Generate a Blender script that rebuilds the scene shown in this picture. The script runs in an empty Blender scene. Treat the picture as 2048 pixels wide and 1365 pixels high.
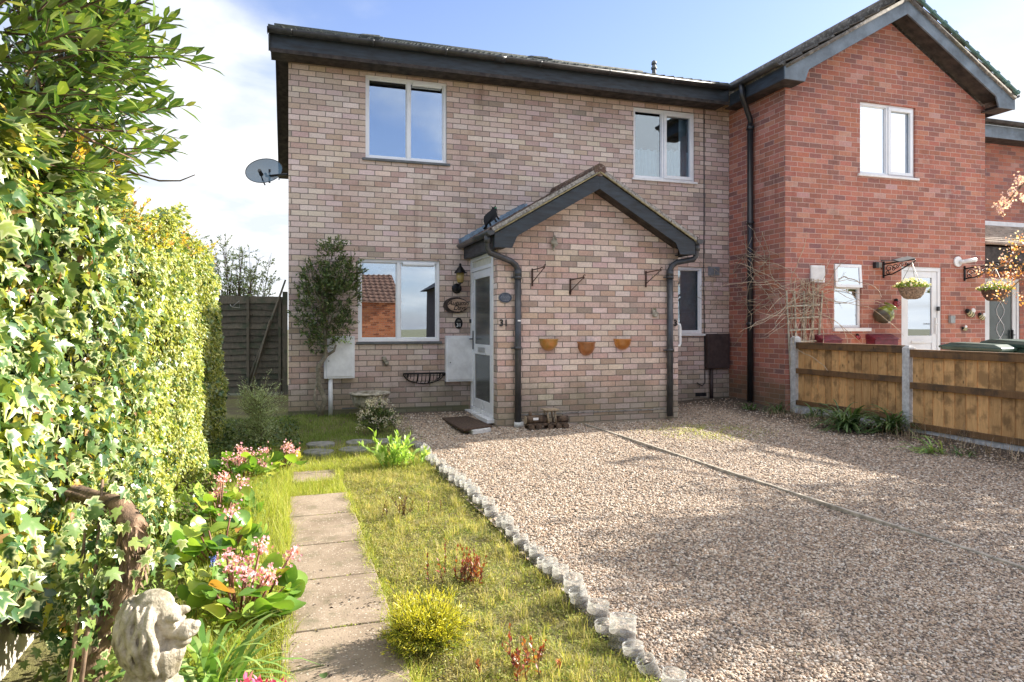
import bpy, math, random
import numpy as np
from mathutils import Vector, Matrix
R = math.radians
rnd = random.Random(7); rng = np.random.default_rng(7)
S = bpy.context.scene
COL = S.collection

# ------------------------------------------------------------------ camera, sky, sun, exposure
FOC, VX, HY, CAMH = 1370.0, 580.0, 655.0, 1.30          # focal length (px), facade-normal vanishing x, horizon y, eye height
PSI = math.atan((1024 - VX) / FOC); CP, SP = math.cos(PSI), math.sin(PSI)
cd = bpy.data.cameras.new('camera'); cam = bpy.data.objects.new('camera', cd); COL.objects.link(cam)
cam.location = (0, 0, CAMH); cam.rotation_euler = (R(90), 0, -PSI)
cd.sensor_width = 36; cd.lens = 36 * FOC / 2048; cd.shift_y = (HY - 682.5) / 2048
cd.clip_end = 3000; cd.clip_start = 0.05
S.camera = cam
SUN_EL = math.atan(1 / 1.945); SUN_AZ = math.atan2(1.0, 0.10)   # azimuth clockwise from +Y

world = bpy.data.worlds.new('World'); S.world = world; world.use_nodes = True
EXPOSURE = 1.83
SKY_STRENGTH = 0.15
SUN_STRENGTH = 4.5
S.view_settings.view_transform = 'Standard'; S.view_settings.look = 'None'
S.view_settings.exposure = EXPOSURE; S.view_settings.gamma = 1

class NT:
    """small node-tree writer"""
    def __init__(s, tree):
        s.t = tree; s.t.nodes.clear()
    def n(s, typ, ins=None, **props):
        nd = s.t.nodes.new(typ)
        for k, v in props.items(): setattr(nd, k, v)
        if ins:
            for k, v in ins.items():
                sock = nd.inputs[k]
                if isinstance(v, bpy.types.NodeSocket): s.t.links.new(v, sock)
                elif isinstance(v, bpy.types.Node): s.t.links.new(v.outputs[0], sock)
                else:
                    if sock.type == 'RGBA' and len(v) == 3: v = (*v, 1)
                    sock.default_value = v
        return nd
    def m(s, op, a, b=None, c=None, clamp=False):
        ins = {0: a}
        if b is not None: ins[1] = b
        if c is not None: ins[2] = c
        return s.n('ShaderNodeMath', ins, operation=op, use_clamp=clamp).outputs[0]
    def mix(s, fac, a, b, blend='MIX'):
        return s.n('ShaderNodeMix', {0: fac, 6: a, 7: b}, data_type='RGBA', blend_type=blend).outputs[2]
    def ramp(s, fac, stops, interp='LINEAR'):
        nd = s.n('ShaderNodeValToRGB', {0: fac}); cr = nd.color_ramp; cr.interpolation = interp
        while len(cr.elements) < len(stops): cr.elements.new(0.5)
        for e, (p, c) in zip(cr.elements, stops):
            e.position = p; e.color = (*c, 1) if len(c) == 3 else c
        return nd.outputs[0]
    def maprange(s, v, a, b, c=0.0, d=1.0, smooth=False):
        return s.n('ShaderNodeMapRange', {0: v, 1: a, 2: b, 3: c, 4: d},
                   interpolation_type='SMOOTHSTEP' if smooth else 'LINEAR').outputs[0]
    def noise(s, vec, scale, detail=3, rough=0.5, dist=0.0):
        return s.n('ShaderNodeTexNoise', {'Vector': vec, 'Scale': scale, 'Detail': detail, 'Roughness': rough, 'Distortion': dist})

w = NT(world.node_tree)
sky = w.n('ShaderNodeTexSky', sky_type='NISHITA', sun_disc=False, sun_elevation=SUN_EL, sun_rotation=SUN_AZ,
          altitude=50, air_density=1.0, dust_density=0.6, ozone_density=2.0)
tc = w.n('ShaderNodeTexCoord')
gen = tc.outputs['Generated']
sp = w.n('ShaderNodeSeparateXYZ', {0: gen})
zz = w.m('ADD', w.m('MAXIMUM', sp.outputs[2], 0.0), 0.16)
pv = w.n('ShaderNodeCombineXYZ', {0: w.m('DIVIDE', sp.outputs[0], zz), 1: w.m('DIVIDE', sp.outputs[1], zz), 2: 0.0})
nz = w.noise(pv, 1.15, 9, 0.56, 0.25).outputs[0]
nz2 = w.noise(pv, 0.45, 2, 0.5).outputs[0]
def dirbias(v, lo, hi):
    v = Vector(v).normalized()
    d = w.n('ShaderNodeVectorMath', {0: gen, 1: tuple(v)}, operation='DOT_PRODUCT').outputs['Value']
    return w.maprange(d, lo, hi, 0, 1, True)
b1 = dirbias((-0.22, 1.09, 0.17), 0.935, 0.995)       # the big white bank left of the house
b2 = dirbias((0.95, 0.72, 0.38), 0.955, 0.998)        # wisps right of the gable
b3 = dirbias((0.62, -0.9, 0.18), 0.90, 0.99)          # clouds behind the viewer, mirrored in the upper panes
b4 = dirbias((0.42, 1.0, 0.62), 0.90, 0.99)           # clear patch above the roof
low = w.maprange(sp.outputs[2], 0.0, 0.22, 1, 0, True)
dens = w.m('ADD', w.m('MULTIPLY', nz, 1.0), w.m('MULTIPLY', w.m('SUBTRACT', nz2, 0.5), 0.5))
dens = w.m('ADD', dens, w.m('MULTIPLY', b1, 0.34))
dens = w.m('ADD', dens, w.m('MULTIPLY', b2, 0.13))
dens = w.m('ADD', dens, w.m('MULTIPLY', b3, 0.28))
dens = w.m('SUBTRACT', dens, w.m('MULTIPLY', b4, 0.03))
dens = w.m('ADD', dens, w.m('MULTIPLY', low, 0.12))
cf = w.maprange(dens, 0.50, 0.78, 0, 1, True)
cshade = w.noise(pv, 2.6, 5, 0.55).outputs[0]
CLOUD = 2.15
ccol = w.mix(w.maprange(cshade, 0.35, 0.62), (CLOUD*.80, CLOUD*.86, CLOUD*.95), (CLOUD*1.15, CLOUD*1.15, CLOUD*1.15))
skyc = w.mix(1.0, sky.outputs[0], (.50, .46, .52), 'MULTIPLY')
skyc = w.mix(w.maprange(sp.outputs[2], .0, .45, .55, 0), skyc, (1.0, 1.25, 1.68))
zen = w.m('MULTIPLY', w.maprange(sp.outputs[2], .50, .72, 0, 1, True), w.maprange(sp.outputs[1], .35, -.1, .25, 1, True))   # unseen bright cloud overhead and behind, added to lift the shaded walls
dens = w.m('ADD', dens, w.m('MULTIPLY', zen, .4))
cf = w.maprange(dens, 0.50, 0.78, 0, 1, True)
ccol = w.mix(w.m('MULTIPLY', b3, .8), ccol, (4.4, 4.45, 4.5))
ccol = w.mix(zen, ccol, (3.6, 3.65, 3.75))
wc = w.mix(w.m('MULTIPLY', cf, 0.96), skyc, ccol)
bg = w.n('ShaderNodeBackground', {0: wc, 1: SKY_STRENGTH})
w.n('ShaderNodeOutputWorld', {0: bg})

sl = bpy.data.lights.new('sun', 'SUN'); sl.energy = SUN_STRENGTH; sl.angle = R(0.5); sl.color = (1.0, 0.93, 0.82)
so = bpy.data.objects.new('sun', sl); COL.objects.link(so); so.location = (30, 8, 20)
ldir = Vector((-math.sin(SUN_AZ) * math.cos(SUN_EL), -math.cos(SUN_AZ) * math.cos(SUN_EL), -math.sin(SUN_EL)))
so.rotation_euler = ldir.to_track_quat('-Z', 'Y').to_euler()

# ------------------------------------------------------------------ measured points: a picture point on a known real plane
def ray(px):
    k = (px - 1024) / FOC
    return k * CP + SP, CP - k * SP
def onY(px, py, Y):
    a, b = ray(px); t = Y / b
    return a * t, CAMH - (py - HY) * t / FOC
def onX(px, py, X):
    a, b = ray(px); t = X / a
    return b * t, CAMH - (py - HY) * t / FOC
def onZ(px, py, Z=0.0):
    a, b = ray(px); t = (CAMH - Z) * FOC / (py - HY)
    return a * t, b * t
def atT(px, py, t):
    a, b = ray(px)
    return Vector((a * t, b * t, CAMH - (py - HY) * t / FOC))

FY = 9.80      # grey-pink facade
GY = 8.43      # red gable front
GX = 7.00      # red side wall
PY = 8.46      # porch front
PX0, PX1 = 2.54, 5.20

def sstep(a, b, x):
    t = np.clip((x - a) / (b - a), 0, 1); return t * t * (3 - 2 * t)
def gz(x, y):
    return 0.085 * sstep(8.3, 9.7, y) + 0.05 * sstep(5.6, 7.0, x) * sstep(3.0, 6.0, y)

# ------------------------------------------------------------------ object helpers
ORG = {}
def tag(o, label=None, cat=None, group=None, kind=None):
    if label: o['label'] = label
    if cat: o['category'] = cat
    if group: o['group'] = group
    if kind: o['kind'] = kind
    return o
def thing(name, label, cat, loc=(0, 0, 0), group=None):
    o = bpy.data.objects.new(name, None); COL.objects.link(o); o.location = loc
    o.empty_display_size = 0.1
    ORG[o.name] = Vector(loc)
    return tag(o, label, cat, group)
def link(name, me, mat, parent=None, world_org=None):
    o = bpy.data.objects.new(name, me); COL.objects.link(o)
    if mat is not None: me.materials.append(mat)
    if parent is not None:
        o.parent = parent
    return o
def copy_tree(o, loc=None, label=None, rotz=None, parent=None, group=None):
    c = o.copy(); COL.objects.link(c)
    if parent is not None: c.parent = parent
    if loc is not None: c.location = loc
    if rotz is not None: c.rotation_euler = (c.rotation_euler[0], c.rotation_euler[1], rotz)
    if label: c['label'] = label
    if group: c['group'] = group
    for ch in [k for k in COL.objects if k.parent == o]: copy_tree(ch, parent=c)
    return c

class MB:
    def __init__(s): s.v = []; s.f = []; s.sm = []
    def add(s, vs, fs, smooth=False):
        b = len(s.v); s.v += [tuple(map(float, p)) for p in vs]
        s.f += [tuple(i + b for i in f) for f in fs]; s.sm += [smooth] * len(fs); return s
    def box(s, x0, x1, y0, y1, z0, z1):
        return s.add([(x0,y0,z0),(x1,y0,z0),(x1,y1,z0),(x0,y1,z0),(x0,y0,z1),(x1,y0,z1),(x1,y1,z1),(x0,y1,z1)],
              [(0,3,2,1),(4,5,6,7),(0,1,5,4),(1,2,6,5),(2,3,7,6),(3,0,4,7)])
    def bar(s, a, b, wd, h, up=(0, 0, 1)):
        """rectangular bar from a to b"""
        a, b = Vector(a), Vector(b); d = (b - a).normalized(); u = Vector(up)
        sd = d.cross(u)
        if sd.length < 1e-4: sd = d.cross(Vector((0, 1, 0)))
        sd.normalize(); u = sd.cross(d).normalized()
        vs = [p + sd * sx * wd / 2 + u * sz * h / 2 for p in (a, b) for sx, sz in ((-1,-1),(1,-1),(1,1),(-1,1))]
        return s.add(vs, [(0,1,2,3),(7,6,5,4),(0,4,5,1),(1,5,6,2),(2,6,7,3),(3,7,4,0)])
    def tube(s, pts, r, seg=8, cap=True, smooth=True):
        pts = [Vector(p) for p in pts]; n = len(pts)
        rs = r if isinstance(r, (list, tuple)) else [r] * n
        vs = []; prev = None
        for i, p in enumerate(pts):
            d = (pts[min(i+1, n-1)] - pts[max(i-1, 0)])
            if d.length < 1e-9: d = Vector((0, 0, 1))
            d.normalize()
            if prev is None:
                u = d.orthogonal().normalized()
            else:
                u = (prev - d * prev.dot(d))
                u = u.normalized() if u.length > 1e-6 else d.orthogonal().normalized()
            prev = u; w_ = d.cross(u)
            for k in range(seg):
                a = 2 * math.pi * k / seg
                vs.append(p + (u * math.cos(a) + w_ * math.sin(a)) * rs[i])
        fs = [(i*seg+k, i*seg+(k+1)%seg, (i+1)*seg+(k+1)%seg, (i+1)*seg+k) for i in range(n-1) for k in range(seg)]
        s.add(vs, fs, smooth)
        if cap:
            b = len(s.v) - len(vs)
            s.f.append(tuple(b + k for k in range(seg))[::-1]); s.sm.append(False)
            s.f.append(tuple(b + (n-1)*seg + k for k in range(seg))); s.sm.append(False)
        return s
    def prism(s, poly, axis, a, b):
        """poly in the plane normal to axis ('x': (y,z), 'y': (x,z), 'z': (x,y)), extruded from a to b"""
        def P(p, t): return {'x': (t, p[0], p[1]), 'y': (p[0], t, p[1]), 'z': (p[0], p[1], t)}[axis]
        n = len(poly); vs = [P(p, a) for p in poly] + [P(p, b) for p in poly]
        fs = [tuple(range(n)), tuple(range(2*n-1, n-1, -1))] + [(i, i+n, (i+1)%n+n, (i+1)%n) for i in range(n)]
        return s.add(vs, fs)
    def lathe(s, prof, c=(0, 0, 0), seg=20, flute=0, fl=0.0, half=False, arc=None):
        """prof [(r,z)], round the vertical axis through c"""
        n = len(prof); vs = []; A = arc or (0, 2*math.pi); closed = arc is None
        cnt = seg if closed else seg + 1
        for r, z in prof:
            for k in range(cnt):
                a = A[0] + (A[1]-A[0]) * k / seg
                rr = r * (1 + fl * math.cos(flute * a)) if flute else r
                vs.append((c[0] + rr*math.cos(a), c[1] + rr*math.sin(a), c[2] + z))
        fs = [(i*cnt+k, i*cnt+(k+1)%cnt, (i+1)*cnt+(k+1)%cnt, (i+1)*cnt+k) for i in range(n-1) for k in range(seg)]
        return s.add(vs, fs, True)
    def ball(s, c, r, seg=10, rings=7, rot=None):
        rx, ry, rz = (r, r, r) if not isinstance(r, (tuple, list)) else r
        vs = []
        for i in range(rings + 1):
            th = math.pi * i / rings
            for k in range(seg):
                a = 2*math.pi*k/seg
                v = Vector((rx*math.sin(th)*math.cos(a), ry*math.sin(th)*math.sin(a), rz*math.cos(th)))
                if rot is not None: v = rot @ v
                vs.append(v + Vector(c))
        fs = [(i*seg+k, (i+1)*seg+k, (i+1)*seg+(k+1)%seg, i*seg+(k+1)%seg) for i in range(rings) for k in range(seg)]
        return s.add(vs, fs, True)
    def xform(s, M, start=0):
        for i in range(start, len(s.v)): s.v[i] = tuple(M @ Vector(s.v[i]))
        return s
    def build(s, name, mat, parent=None, bevel=0.0, local=False, weld=False):
        org = Vector((0, 0, 0))
        if parent is not None and not local:
            r_ = parent
            while r_.parent is not None: r_ = r_.parent
            org = ORG.get(r_.name, Vector((0, 0, 0)))
        me = bpy.data.meshes.new(name)
        me.from_pydata([(x-org.x, y-org.y, z-org.z) for x, y, z in s.v], [], s.f)
        me.polygons.foreach_set('use_smooth', s.sm)
        me.update()
        o = link(name, me, mat, parent)
        if bevel:
            m = o.modifiers.new('bevel', 'BEVEL'); m.width = bevel; m.segments = 2; m.limit_method = 'ANGLE'; m.angle_limit = R(40)
        return o

def tri_mesh(name, V, T, mat, parent=None, attr=None, smooth=False, aname='edge', org=None):
    """numpy verts / triangles -> one mesh object"""
    V = np.asarray(V, dtype=np.float32).reshape(-1, 3); T = np.asarray(T, dtype=np.int32).reshape(-1, 3)
    if parent is not None and org is None:
        r_ = parent
        while r_.parent is not None: r_ = r_.parent
        org = ORG.get(r_.name, Vector((0, 0, 0)))
    if org is not None: V = V - np.array(org, dtype=np.float32)
    me = bpy.data.meshes.new(name)
    me.vertices.add(len(V)); me.vertices.foreach_set('co', V.ravel())
    me.loops.add(T.size); me.loops.foreach_set('vertex_index', T.ravel())
    me.polygons.add(len(T)); me.polygons.foreach_set('loop_start', np.arange(0, T.size, 3, dtype=np.int32))
    me.polygons.foreach_set('loop_total', np.full(len(T), 3, dtype=np.int32))
    if smooth: me.polygons.foreach_set('use_smooth', np.ones(len(T), dtype=bool))
    me.update(calc_edges=True)
    if attr is not None:
        a = me.attributes.new(aname, 'FLOAT', 'POINT'); a.data.foreach_set('value', np.asarray(attr, dtype=np.float32))
    return link(name, me, mat, parent)

def unit(a): return a / np.maximum(np.linalg.norm(a, axis=-1, keepdims=True), 1e-9)
def leaf_arrays(P, D, N, Sz, tpl):
    """P points, D leaf direction, N leaf normal, Sz size; tpl = (verts, tris, edge)"""
    tv, tt, te = tpl
    P = np.asarray(P, float); D = unit(np.asarray(D, float)); N = np.asarray(N, float)
    X = unit(np.cross(D, N)); N = np.cross(X, D); Sz = np.asarray(Sz, float).reshape(-1, 1, 1)
    V = P[:, None, :] + Sz * (tv[None, :, 0:1]*X[:, None, :] + tv[None, :, 1:2]*D[:, None, :] + tv[None, :, 2:3]*N[:, None, :])
    n = len(P); T = tt[None] + (np.arange(n) * len(tv))[:, None, None]
    return V.reshape(-1, 3), T.reshape(-1, 3), np.tile(te, n)
def leaves(name, P, D, N, Sz, tpl, mat, parent=None, smooth=False):
    V, T, E = leaf_arrays(P, D, N, Sz, tpl)
    return tri_mesh(name, V, T, mat, parent, E, smooth)

def fan(pts, c):
    v = np.array([c] + pts, float); n = len(pts)
    t = np.array([(0, i+1, (i+1) % n + 1) for i in range(n)])
    e = np.array([0.0] + [1.0]*n)
    return v, t, e
ivy_o = [(0,0),(.22,-.1),(.52,.10),(.30,.30),(.58,.62),(.20,.58),(0,1.02),(-.20,.58),(-.58,.62),(-.30,.30),(-.52,.10),(-.22,-.1)]
T_IVY = fan([(x, y, -.10*abs(x)*2 - .10*max(0, y-.5)) for x, y in ivy_o], (0, .34, .04))
T_IVY2 = fan([(x*.8, y*1.05, .22*abs(x)-.30*max(0, y-.3)**2) for x, y in [(0,0),(.25,-.02),(.46,.22),(.26,.38),(.34,.62),(.14,.66),(.03,1.08),(-.16,.62),(-.40,.55),(-.24,.34),(-.50,.20),(-.2,-.05)]], (0, .34, -.05))
T_OVAL = (np.array([(0,0,0),(-.15,.28,.05),(0,.28,0),(.15,.28,.05),(-.17,.62,.05),(0,.62,-.01),(.17,.62,.05),(0,1,-.07)]),
          np.array([(0,2,1),(0,3,2),(1,2,5),(1,5,4),(2,3,6),(2,6,5),(4,5,7),(5,6,7)]), np.array([.5,1,0,1,1,0,1,1.]))
T_SMALL = (np.array([(0,0,0),(-.26,.45,.08),(0,1,-.03),(.26,.45,.08),(0,.5,0)]),
           np.array([(0,4,1),(1,4,2),(4,3,2),(0,3,4)]), np.array([0,1,1,1,0.]))
T_ROUND = fan([(.5*math.sin(a)*(1+.05*math.sin(5*a)), .5-.5*math.cos(a), .11*math.cos(2*a)+.07) for a in [2*math.pi*k/14 for k in range(14)]], (0, .45, -.06))
T_PETAL = fan([(.5*math.sin(a)*(.55+.45*abs(math.cos(2.5*a))), .5*math.cos(a)*(.55+.45*abs(math.cos(2.5*a))), .14) for a in [2*math.pi*k/10 for k in range(10)]], (0, 0, 0))
T_NEEDLE = (np.array([(-.09,0,0),(.09,0,0),(.07,.6,.02),(-.07,.6,.02),(0,1,0)]), np.array([(0,1,2),(0,2,3),(3,2,4)]), np.array([0,0,.5,.5,1.]))

def blades(name, P, H, lean, width, mat, parent=None, seg=3, curl=1.0, seed=1):
    """grass-like curved blades standing on P"""
    g = np.random.default_rng(seed); n = len(P); P = np.asarray(P, float)
    H = np.broadcast_to(H, n).astype(float); a = g.uniform(0, 2*np.pi, n)
    ln = np.abs(g.normal(0, 1, n)) * lean
    d = np.stack([np.cos(a), np.sin(a)], 1); wdir = np.stack([-np.sin(a+g.normal(0,.6,n)), np.cos(a)], 1)
    wd = np.broadcast_to(width, n)
    V = np.zeros((n, 2*seg+1, 3)); E = np.zeros((n, 2*seg+1))
    for i in range(seg+1):
        t = i/seg; h = H*(t - .25*curl*ln*t*t); o = H*ln*(t**1.7)
        w_ = wd*(1-t)**.6*.5
        c = np.stack([P[:,0]+d[:,0]*o, P[:,1]+d[:,1]*o, P[:,2]+h], 1)
        if i < seg:
            V[:,2*i] = c; V[:,2*i,:2] += wdir*w_[:,None]; V[:,2*i+1] = c; V[:,2*i+1,:2] -= wdir*w_[:,None]
            E[:,2*i] = E[:,2*i+1] = t
        else: V[:,2*seg] = c; E[:,2*seg] = 1
    t = []
    for i in range(seg-1): b = 2*i; t += [(b,b+1,b+3),(b,b+3,b+2)]
    b = 2*(seg-1); t.append((b,b+1,b+2))
    T = np.array(t)[None] + (np.arange(n)*(2*seg+1))[:,None,None]
    return tri_mesh(name, V.reshape(-1,3), T.reshape(-1,3), mat, parent, E.ravel())

def straps(name, base, n, L, wd, mat, parent, seed=0, spread=1.0, droop=1.0, segs=6):
    """arching strap leaves from one crown"""
    g = random.Random(seed); mv = []; mt = []; me_ = []
    for k in range(n):
        a = g.uniform(0, 2*math.pi); l = L*g.uniform(.65, 1.1); el = g.uniform(.35, 1.35); w_ = wd*g.uniform(.7, 1.15)
        p = Vector(base) + Vector((g.gauss(0, .02*spread), g.gauss(0, .02*spread), 0)); b = len(mv)
        for i in range(segs+1):
            t = i/segs; sd = Vector((-math.sin(a), math.cos(a), 0))*w_*.5*(math.sin(math.pi*min(1,(t*.85+.15)))**.5)
            mv += [p+sd, p-sd+Vector((0,0,.15*w_)), ]; me_ += [t, t]
            d = Vector((math.cos(a)*math.cos(el), math.sin(a)*math.cos(el), math.sin(el)))
            p = p + d*l/segs; el -= droop*(.25+.25*g.random())*(1+t)*.6
            p.z = max(p.z, base[2]+.004)
        for i in range(segs): q = b+2*i; mt += [(q,q+1,q+3),(q,q+3,q+2)]
    return tri_mesh(name, np.array([tuple(x) for x in mv]), mt, mat, parent, me_)

def shoots(orgs, dirs, length, nleaf, lsize, seed=0, up=0.25, spread=0.9, tube=None, tr=0.002, droop=0.0, scat=0.15):
    """leafy shoots; returns leaf arrays P,D,N,S and fills tube MB with twigs"""
    g = np.random.default_rng(seed); P=[];D=[];N=[];Sz=[]
    for o, d in zip(orgs, dirs):
        d = d/np.linalg.norm(d); L = length*g.uniform(.6, 1.2); k = max(2, int(nleaf*g.uniform(.7, 1.2)))
        side = np.cross(d, [0.1, 0.2, 1.0]); side /= np.linalg.norm(side)+1e-9; fr = np.cross(side, d)
        ph = g.uniform(0, 6.28); pts = []
        bend = g.normal(0, .18, 3) + np.array([0, 0, -droop])
        for i in range(k):
            t = (i+.6)/k; p = o + d*L*t + bend*L*t*t; a = ph + i*2.4
            rd = side*math.cos(a) + fr*math.sin(a); sp_ = spread*(1.15-.6*t)
            dd = d + rd*sp_ + g.normal(0, scat, 3)
            P.append(p); D.append(dd); nn = np.array([0, 0, 1.0])*up*2 + d*.8 - rd*.3 + g.normal(0, .35, 3); N.append(nn)
            Sz.append(lsize*g.uniform(.6, 1.15)*(1.0 if t < .85 else .8))
        if tube is not None:
            tube.tube([o, o + d*L*.5 + bend*L*.25, o + d*L + bend*L], [tr*1.5, tr, tr*.5], 4, False)
    return np.array(P), np.array(D), np.array(N), np.array(Sz)

# ------------------------------------------------------------------ materials
def principled(t, **k):
    names = {'col': 'Base Color', 'rough': 'Roughness', 'metal': 'Metallic', 'spec': 'Specular IOR Level', 'normal': 'Normal', 'coat': 'Coat Weight'}
    return t.n('ShaderNodeBsdfPrincipled', {names.get(a, a): b for a, b in k.items()})
MATS = {}
def newmat(name):
    m = bpy.data.materials.new(name); m.use_nodes = True; return m, NT(m.node_tree)
def pos(t): return t.n('ShaderNodeNewGeometry').outputs['Position']
def mat(name, col, rough=0.6, metal=0.0, var=0.15, scale=12.0, bump=0.0, bscale=60.0, spec=0.5, col2=None, stretch=None, coat=0.0):
    """plain paint / wood / metal with worn variation"""
    m, t = newmat(name); p = t.n('ShaderNodeTexCoord').outputs['Object']
    if stretch: p = t.n('ShaderNodeMapping', {0: p, 3: stretch}).outputs[0]
    nz = t.noise(p, scale, 6, 0.6).outputs[0]
    c2 = col2 or tuple(max(0, c*(1-var*2.2)) for c in col); c1 = tuple(min(1, c*(1+var*.6)) for c in col)
    c = t.mix(t.maprange(nz, .33, .68), c2, c1)
    k = dict(col=c, rough=t.maprange(nz, .3, .7, min(1, rough*1.12), rough*.85), metal=metal, spec=spec, coat=coat)
    if bump:
        bn = t.noise(p, bscale, 5, 0.6).outputs[0]
        k['normal'] = t.n('ShaderNodeBump', {'Strength': bump, 'Distance': .01, 'Height': bn}).outputs[0]
    t.n('ShaderNodeOutputMaterial', {0: principled(t, **k)})
    return m

def brick(name, axis, stops, mortar, bw=0.225, bh=0.0768, joint=0.0055, zoff=0.0, cap=None, moss=0.35, uoff=0.0, stain=(.6,.55,.5)):
    """running-bond brickwork in true courses; axis = the horizontal axis the wall runs along"""
    m, t = newmat(name); g = t.n('ShaderNodeNewGeometry'); P = g.outputs['Position']
    s0 = t.n('ShaderNodeSeparateXYZ', {0: P})
    wob = t.noise(P, 14, 3, .6).outputs['Color']; ws = t.n('ShaderNodeSeparateXYZ', {0: wob})
    u = t.m('ADD', s0.outputs[0 if axis == 'x' else 1], t.m('MULTIPLY', t.m('SUBTRACT', ws.outputs[0], .5), .011))
    v = t.m('ADD', s0.outputs[2], t.m('MULTIPLY', t.m('SUBTRACT', ws.outputs[1], .5), .010))
    u = t.m('ADD', u, uoff + 10); v = t.m('ADD', v, zoff + 10)
    vr = t.m('DIVIDE', v, bh); row = t.m('FLOOR', vr); fv = t.m('FRACT', vr)
    half = t.m('MULTIPLY', t.m('MODULO', row, 2.0), .5)
    jit = t.m('MULTIPLY', t.m('SUBTRACT', t.n('ShaderNodeTexWhiteNoise', {'W': row}, noise_dimensions='1D').outputs[0], .5), .10)
    ur = t.m('ADD', t.m('ADD', t.m('DIVIDE', u, bw), half), jit); colm = t.m('FLOOR', ur); fu = t.m('FRACT', ur)
    du = t.m('MULTIPLY', t.m('MINIMUM', fu, t.m('SUBTRACT', 1.0, fu)), bw)
    dv = t.m('MULTIPLY', t.m('MINIMUM', fv, t.m('SUBTRACT', 1.0, fv)), bh)
    d = t.m('MINIMUM', du, dv)
    fine = t.noise(P, 160, 3, .7).outputs[0]
    d = t.m('ADD', d, t.m('MULTIPLY', t.m('SUBTRACT', fine, .5), .004))
    mask = t.maprange(d, joint*.75, joint*1.25, 0, 1, True)
    idv = t.n('ShaderNodeCombineXYZ', {0: colm, 1: row, 2: 0.0})
    wn = t.n('ShaderNodeTexWhiteNoise', {0: idv}, noise_dimensions='3D')
    big = t.noise(P, .9, 3, .6).outputs[0]
    f = t.m('ADD', t.m('MULTIPLY', wn.outputs[0], .86), t.m('MULTIPLY', t.m('SUBTRACT', big, .43), .6), clamp=True)
    bc = t.ramp(f, stops)
    hv = t.n('ShaderNodeSeparateXYZ', {0: wn.outputs[1]})
    bc = t.mix(1.0, bc, t.n('ShaderNodeCombineColor', {0: t.maprange(hv.outputs[0],0,1,.90,1.05), 1: t.maprange(hv.outputs[1],0,1,.94,1.04), 2: t.maprange(hv.outputs[2],0,1,.90,1.04)}).outputs[0], 'MULTIPLY')
    grain = t.noise(P, 45, 5, .7).outputs[0]; gr2 = t.noise(P, 240, 2, .6).outputs[0]
    tex = t.m('MULTIPLY', t.maprange(grain, .25, .75, .78, 1.18), t.maprange(gr2, .3, .7, .9, 1.1))
    bc = t.mix(1.0, bc, t.n('ShaderNodeCombineColor', {0: tex, 1: tex, 2: tex}).outputs[0], 'MULTIPLY')
    mm = t.mix(t.maprange(fine, .3, .7), tuple(c*.8 for c in mortar), tuple(c*1.15 for c in mortar))
    c = t.mix(mask, mm, bc)
    # weather marks: soot patches, algae near the ground
    st = t.maprange(t.noise(P, 1.7, 6, .65).outputs[0], .53, .74, 0, .55, True)
    c = t.mix(st, c, t.mix(1.0, c, stain, 'MULTIPLY'))
    sv = t.n('ShaderNodeMapping', {0: P, 3: (5.0, 5.0, .45)}).outputs[0]
    stk = t.m('MULTIPLY', t.maprange(t.noise(sv, 1.0, 5, .65).outputs[0], .52, .70, 0, .42, True), t.maprange(t.noise(P, .7, 2).outputs[0], .4, .6))
    c = t.mix(stk, c, t.mix(1.0, c, tuple(x*.85 for x in stain), 'MULTIPLY'))
    lt = t.maprange(t.noise(P, 3.3, 6, .7).outputs[0], .60, .74, 0, .38, True)
    c = t.mix(lt, c, (.62,.56,.50))
    low = t.maprange(t.m('ADD', s0.outputs[2], t.m('MULTIPLY', t.noise(P, 2.2, 5, .7).outputs[0], 1.1)), .75, 1.35, moss, 0, True)
    c = t.mix(low, c, (.105, .11, .062))
    if cap:   # course under the eaves
        z0, cc = cap
        k = t.maprange(s0.outputs[2], z0-.012, z0+.012)
        k = t.m('MULTIPLY', k, .75); k = t.m('MULTIPLY', k, mask)
        c = t.mix(k, c, cc)
    h = t.m('ADD', t.m('MULTIPLY', mask, 1.0), t.m('MULTIPLY', grain, .45))
    bp = t.n('ShaderNodeBump', {'Strength': .55, 'Distance': .006, 'Height': h}).outputs[0]
    t.n('ShaderNodeOutputMaterial', {0: principled(t, col=c, rough=.88, normal=bp, spec=.25)})
    return m

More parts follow.
